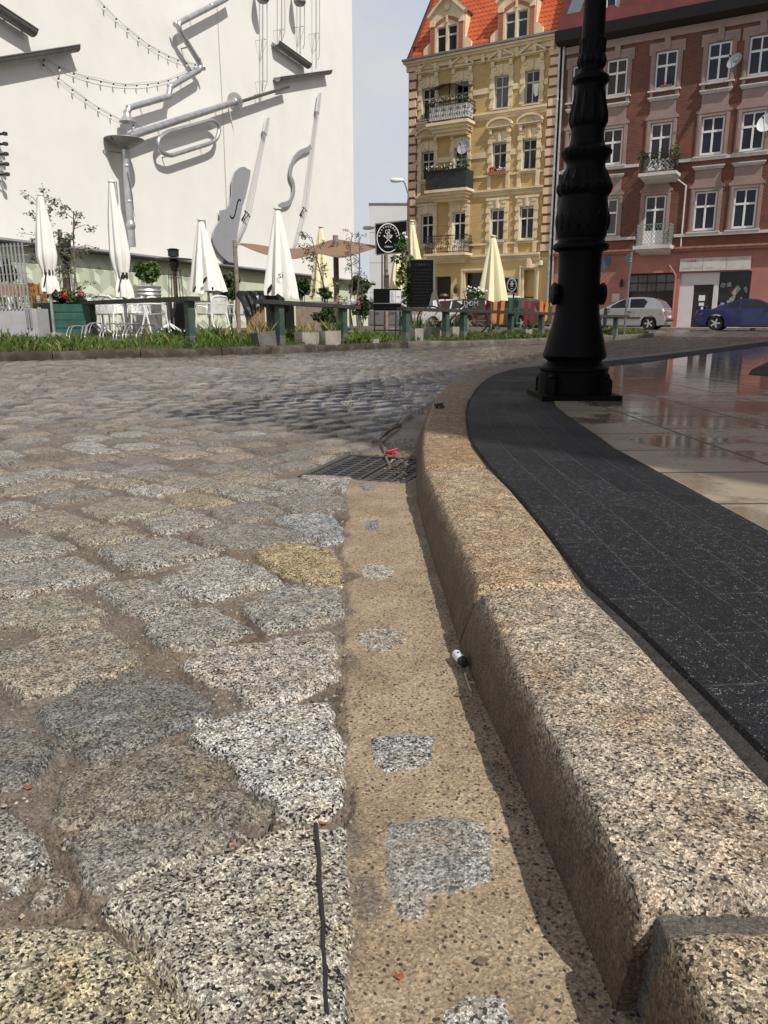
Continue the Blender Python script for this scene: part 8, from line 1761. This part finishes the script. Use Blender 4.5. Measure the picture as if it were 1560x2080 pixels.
def leaf(label, u, v, s, mat='dead_leaf', z=.004, cat='leaf'):
    p = G(u, v, 0); t_ = thing('dead_leaf', label, cat, (p.x, p.y, road_z(p.x, p.y) + .003)); rg = random.Random(int(u + v)); m = MB(); a = rg.random() * 6.28; pts = []
    for k in range(9): an_ = 2 * math.pi * k / 9; r_ = s * (.6 + .4 * abs(math.cos(an_))) * rg.uniform(.75, 1.2); pts.append((r_ * math.cos(an_ + a), r_ * .6 * math.sin(an_ + a), rg.uniform(0, s * .35)))
    m.add([(0, 0, s * .12)] + pts, [(0, k + 1, (k + 1) % 9 + 1) for k in range(9)]); m.build('blade', M[mat], t_)
    return t_
leaf('small orange leaf scrap between the white sett and the long dark stem', 656, 1660, .006, z=-.006); leaf('small orange leaf scrap low in the gutter left of the flush stone', 812, 1977, .006); leaf('brown curled leaf scrap in the lower gutter', 980, 1946, .008, 'twig'); leaf('reddish leaf scrap on the sand above the speckled sett', 475, 1724, .006, z=-.008)
leaf('rust red leaf scrap on the left edge sand', 56, 1590, .007, z=-.010); leaf('brown seed husk below the matchstick', 932, 1408, .006, 'twig'); 
db = MB(); random.seed(15)    # leaf litter washed up between drain and kerb: nobody could count it
for k in range(420):
    u = random.gauss(825, 26); v = random.gauss(925, 22); p = G(u, v, 0); kx_ = float(np.interp(p.y, KF[:, 1], KF[:, 0]))
    if p.x > kx_ - .01 or p.y < 2.5: continue
    p.z = -.008; a = random.random() * 6.28; s = random.uniform(.004, .013); d = Vector((math.cos(a), math.sin(a), random.uniform(-.3, .5))) * s; e = Vector((-math.sin(a), math.cos(a), random.uniform(-.2, .3))) * s * random.uniform(.15, .6); p += Vector((0, 0, random.uniform(.002, .012))); db.add([p - d, p - e, p + d, p + e], [(0, 1, 2, 3)], random.choice((0, 0, 0, 1, 2)))
for k in range(300):
    y = random.uniform(.5, 2.7); kx_ = float(np.interp(y, KF[:, 1], KF[:, 0])); p = Vector((kx_ - abs(random.gauss(.012, .016)) - .004, y, -.002)); a = random.random() * 6.28; s = random.uniform(.001, .004); d = Vector((math.cos(a), math.sin(a), .3)) * s; e = Vector((-math.sin(a), math.cos(a), .2)) * s * .6; db.add([p - d, p - e, p + d, p + e], [(0, 1, 2, 3)], random.choice((1, 1, 3)))
stuff(db.build('leaf_litter', [M['twig'], M['soil'], M['straw'], M['strap']]))
pm = MB(); rs = np.random.RandomState(5); cand = np.where((ROADJ < .25) & (ROADV[:, 1] < 2.3) & (ROADV[:, 1] > .4) & (np.abs(ROADV[:, 0]) < 1.2) & (ROADV[:, 2] > -.05))[0]
for i in rs.choice(cand, 1500):     # loose grit in the joints: nobody could count it
    p = Vector(ROADV[i]); s = (.0007 + .0026 * rs.rand() ** 3) * (1 + .4 * p.y); p += Vector((rs.uniform(-.006, .006), rs.uniform(-.006, .006), s * .5)); k = [Vector(rs.uniform(-1, 1, 3)).normalized() * s for _ in range(4)]
    a = rs.rand() * 6.28; c_, s_ = math.cos(a), math.sin(a); q = [(c_ * s, s_ * s, 0), (-s_ * s * .8, c_ * s * .8, 0), (-c_ * s, -s_ * s, 0), (s_ * s * .7, -c_ * s * .7, 0)]
    pm.add([p + Vector(v) for v in q] + [p + Vector((0, 0, s * .8)), p - Vector((0, 0, s * .6))], [(0, 1, 4), (1, 2, 4), (2, 3, 4), (3, 0, 4), (1, 0, 5), (2, 1, 5), (3, 2, 5), (0, 3, 5)], int(rs.choice((0, 0, 0, 1, 1, 2, 3))))
stuff(pm.build('gravel', [M['concrete'], M['concrete_dark'], M['straw'], M['concrete']]))
wd = thing('weed', 'tiny green weed growing in a kerb joint beyond the drain', 'weed', (XA(893, 3.95), 3.95, .098)); m = MB(); random.seed(5); leafblob(m, (0, 0, .015), (.028, .03, .015), 46, .02); m.build('foliage', M['leaf_dark'], wd)
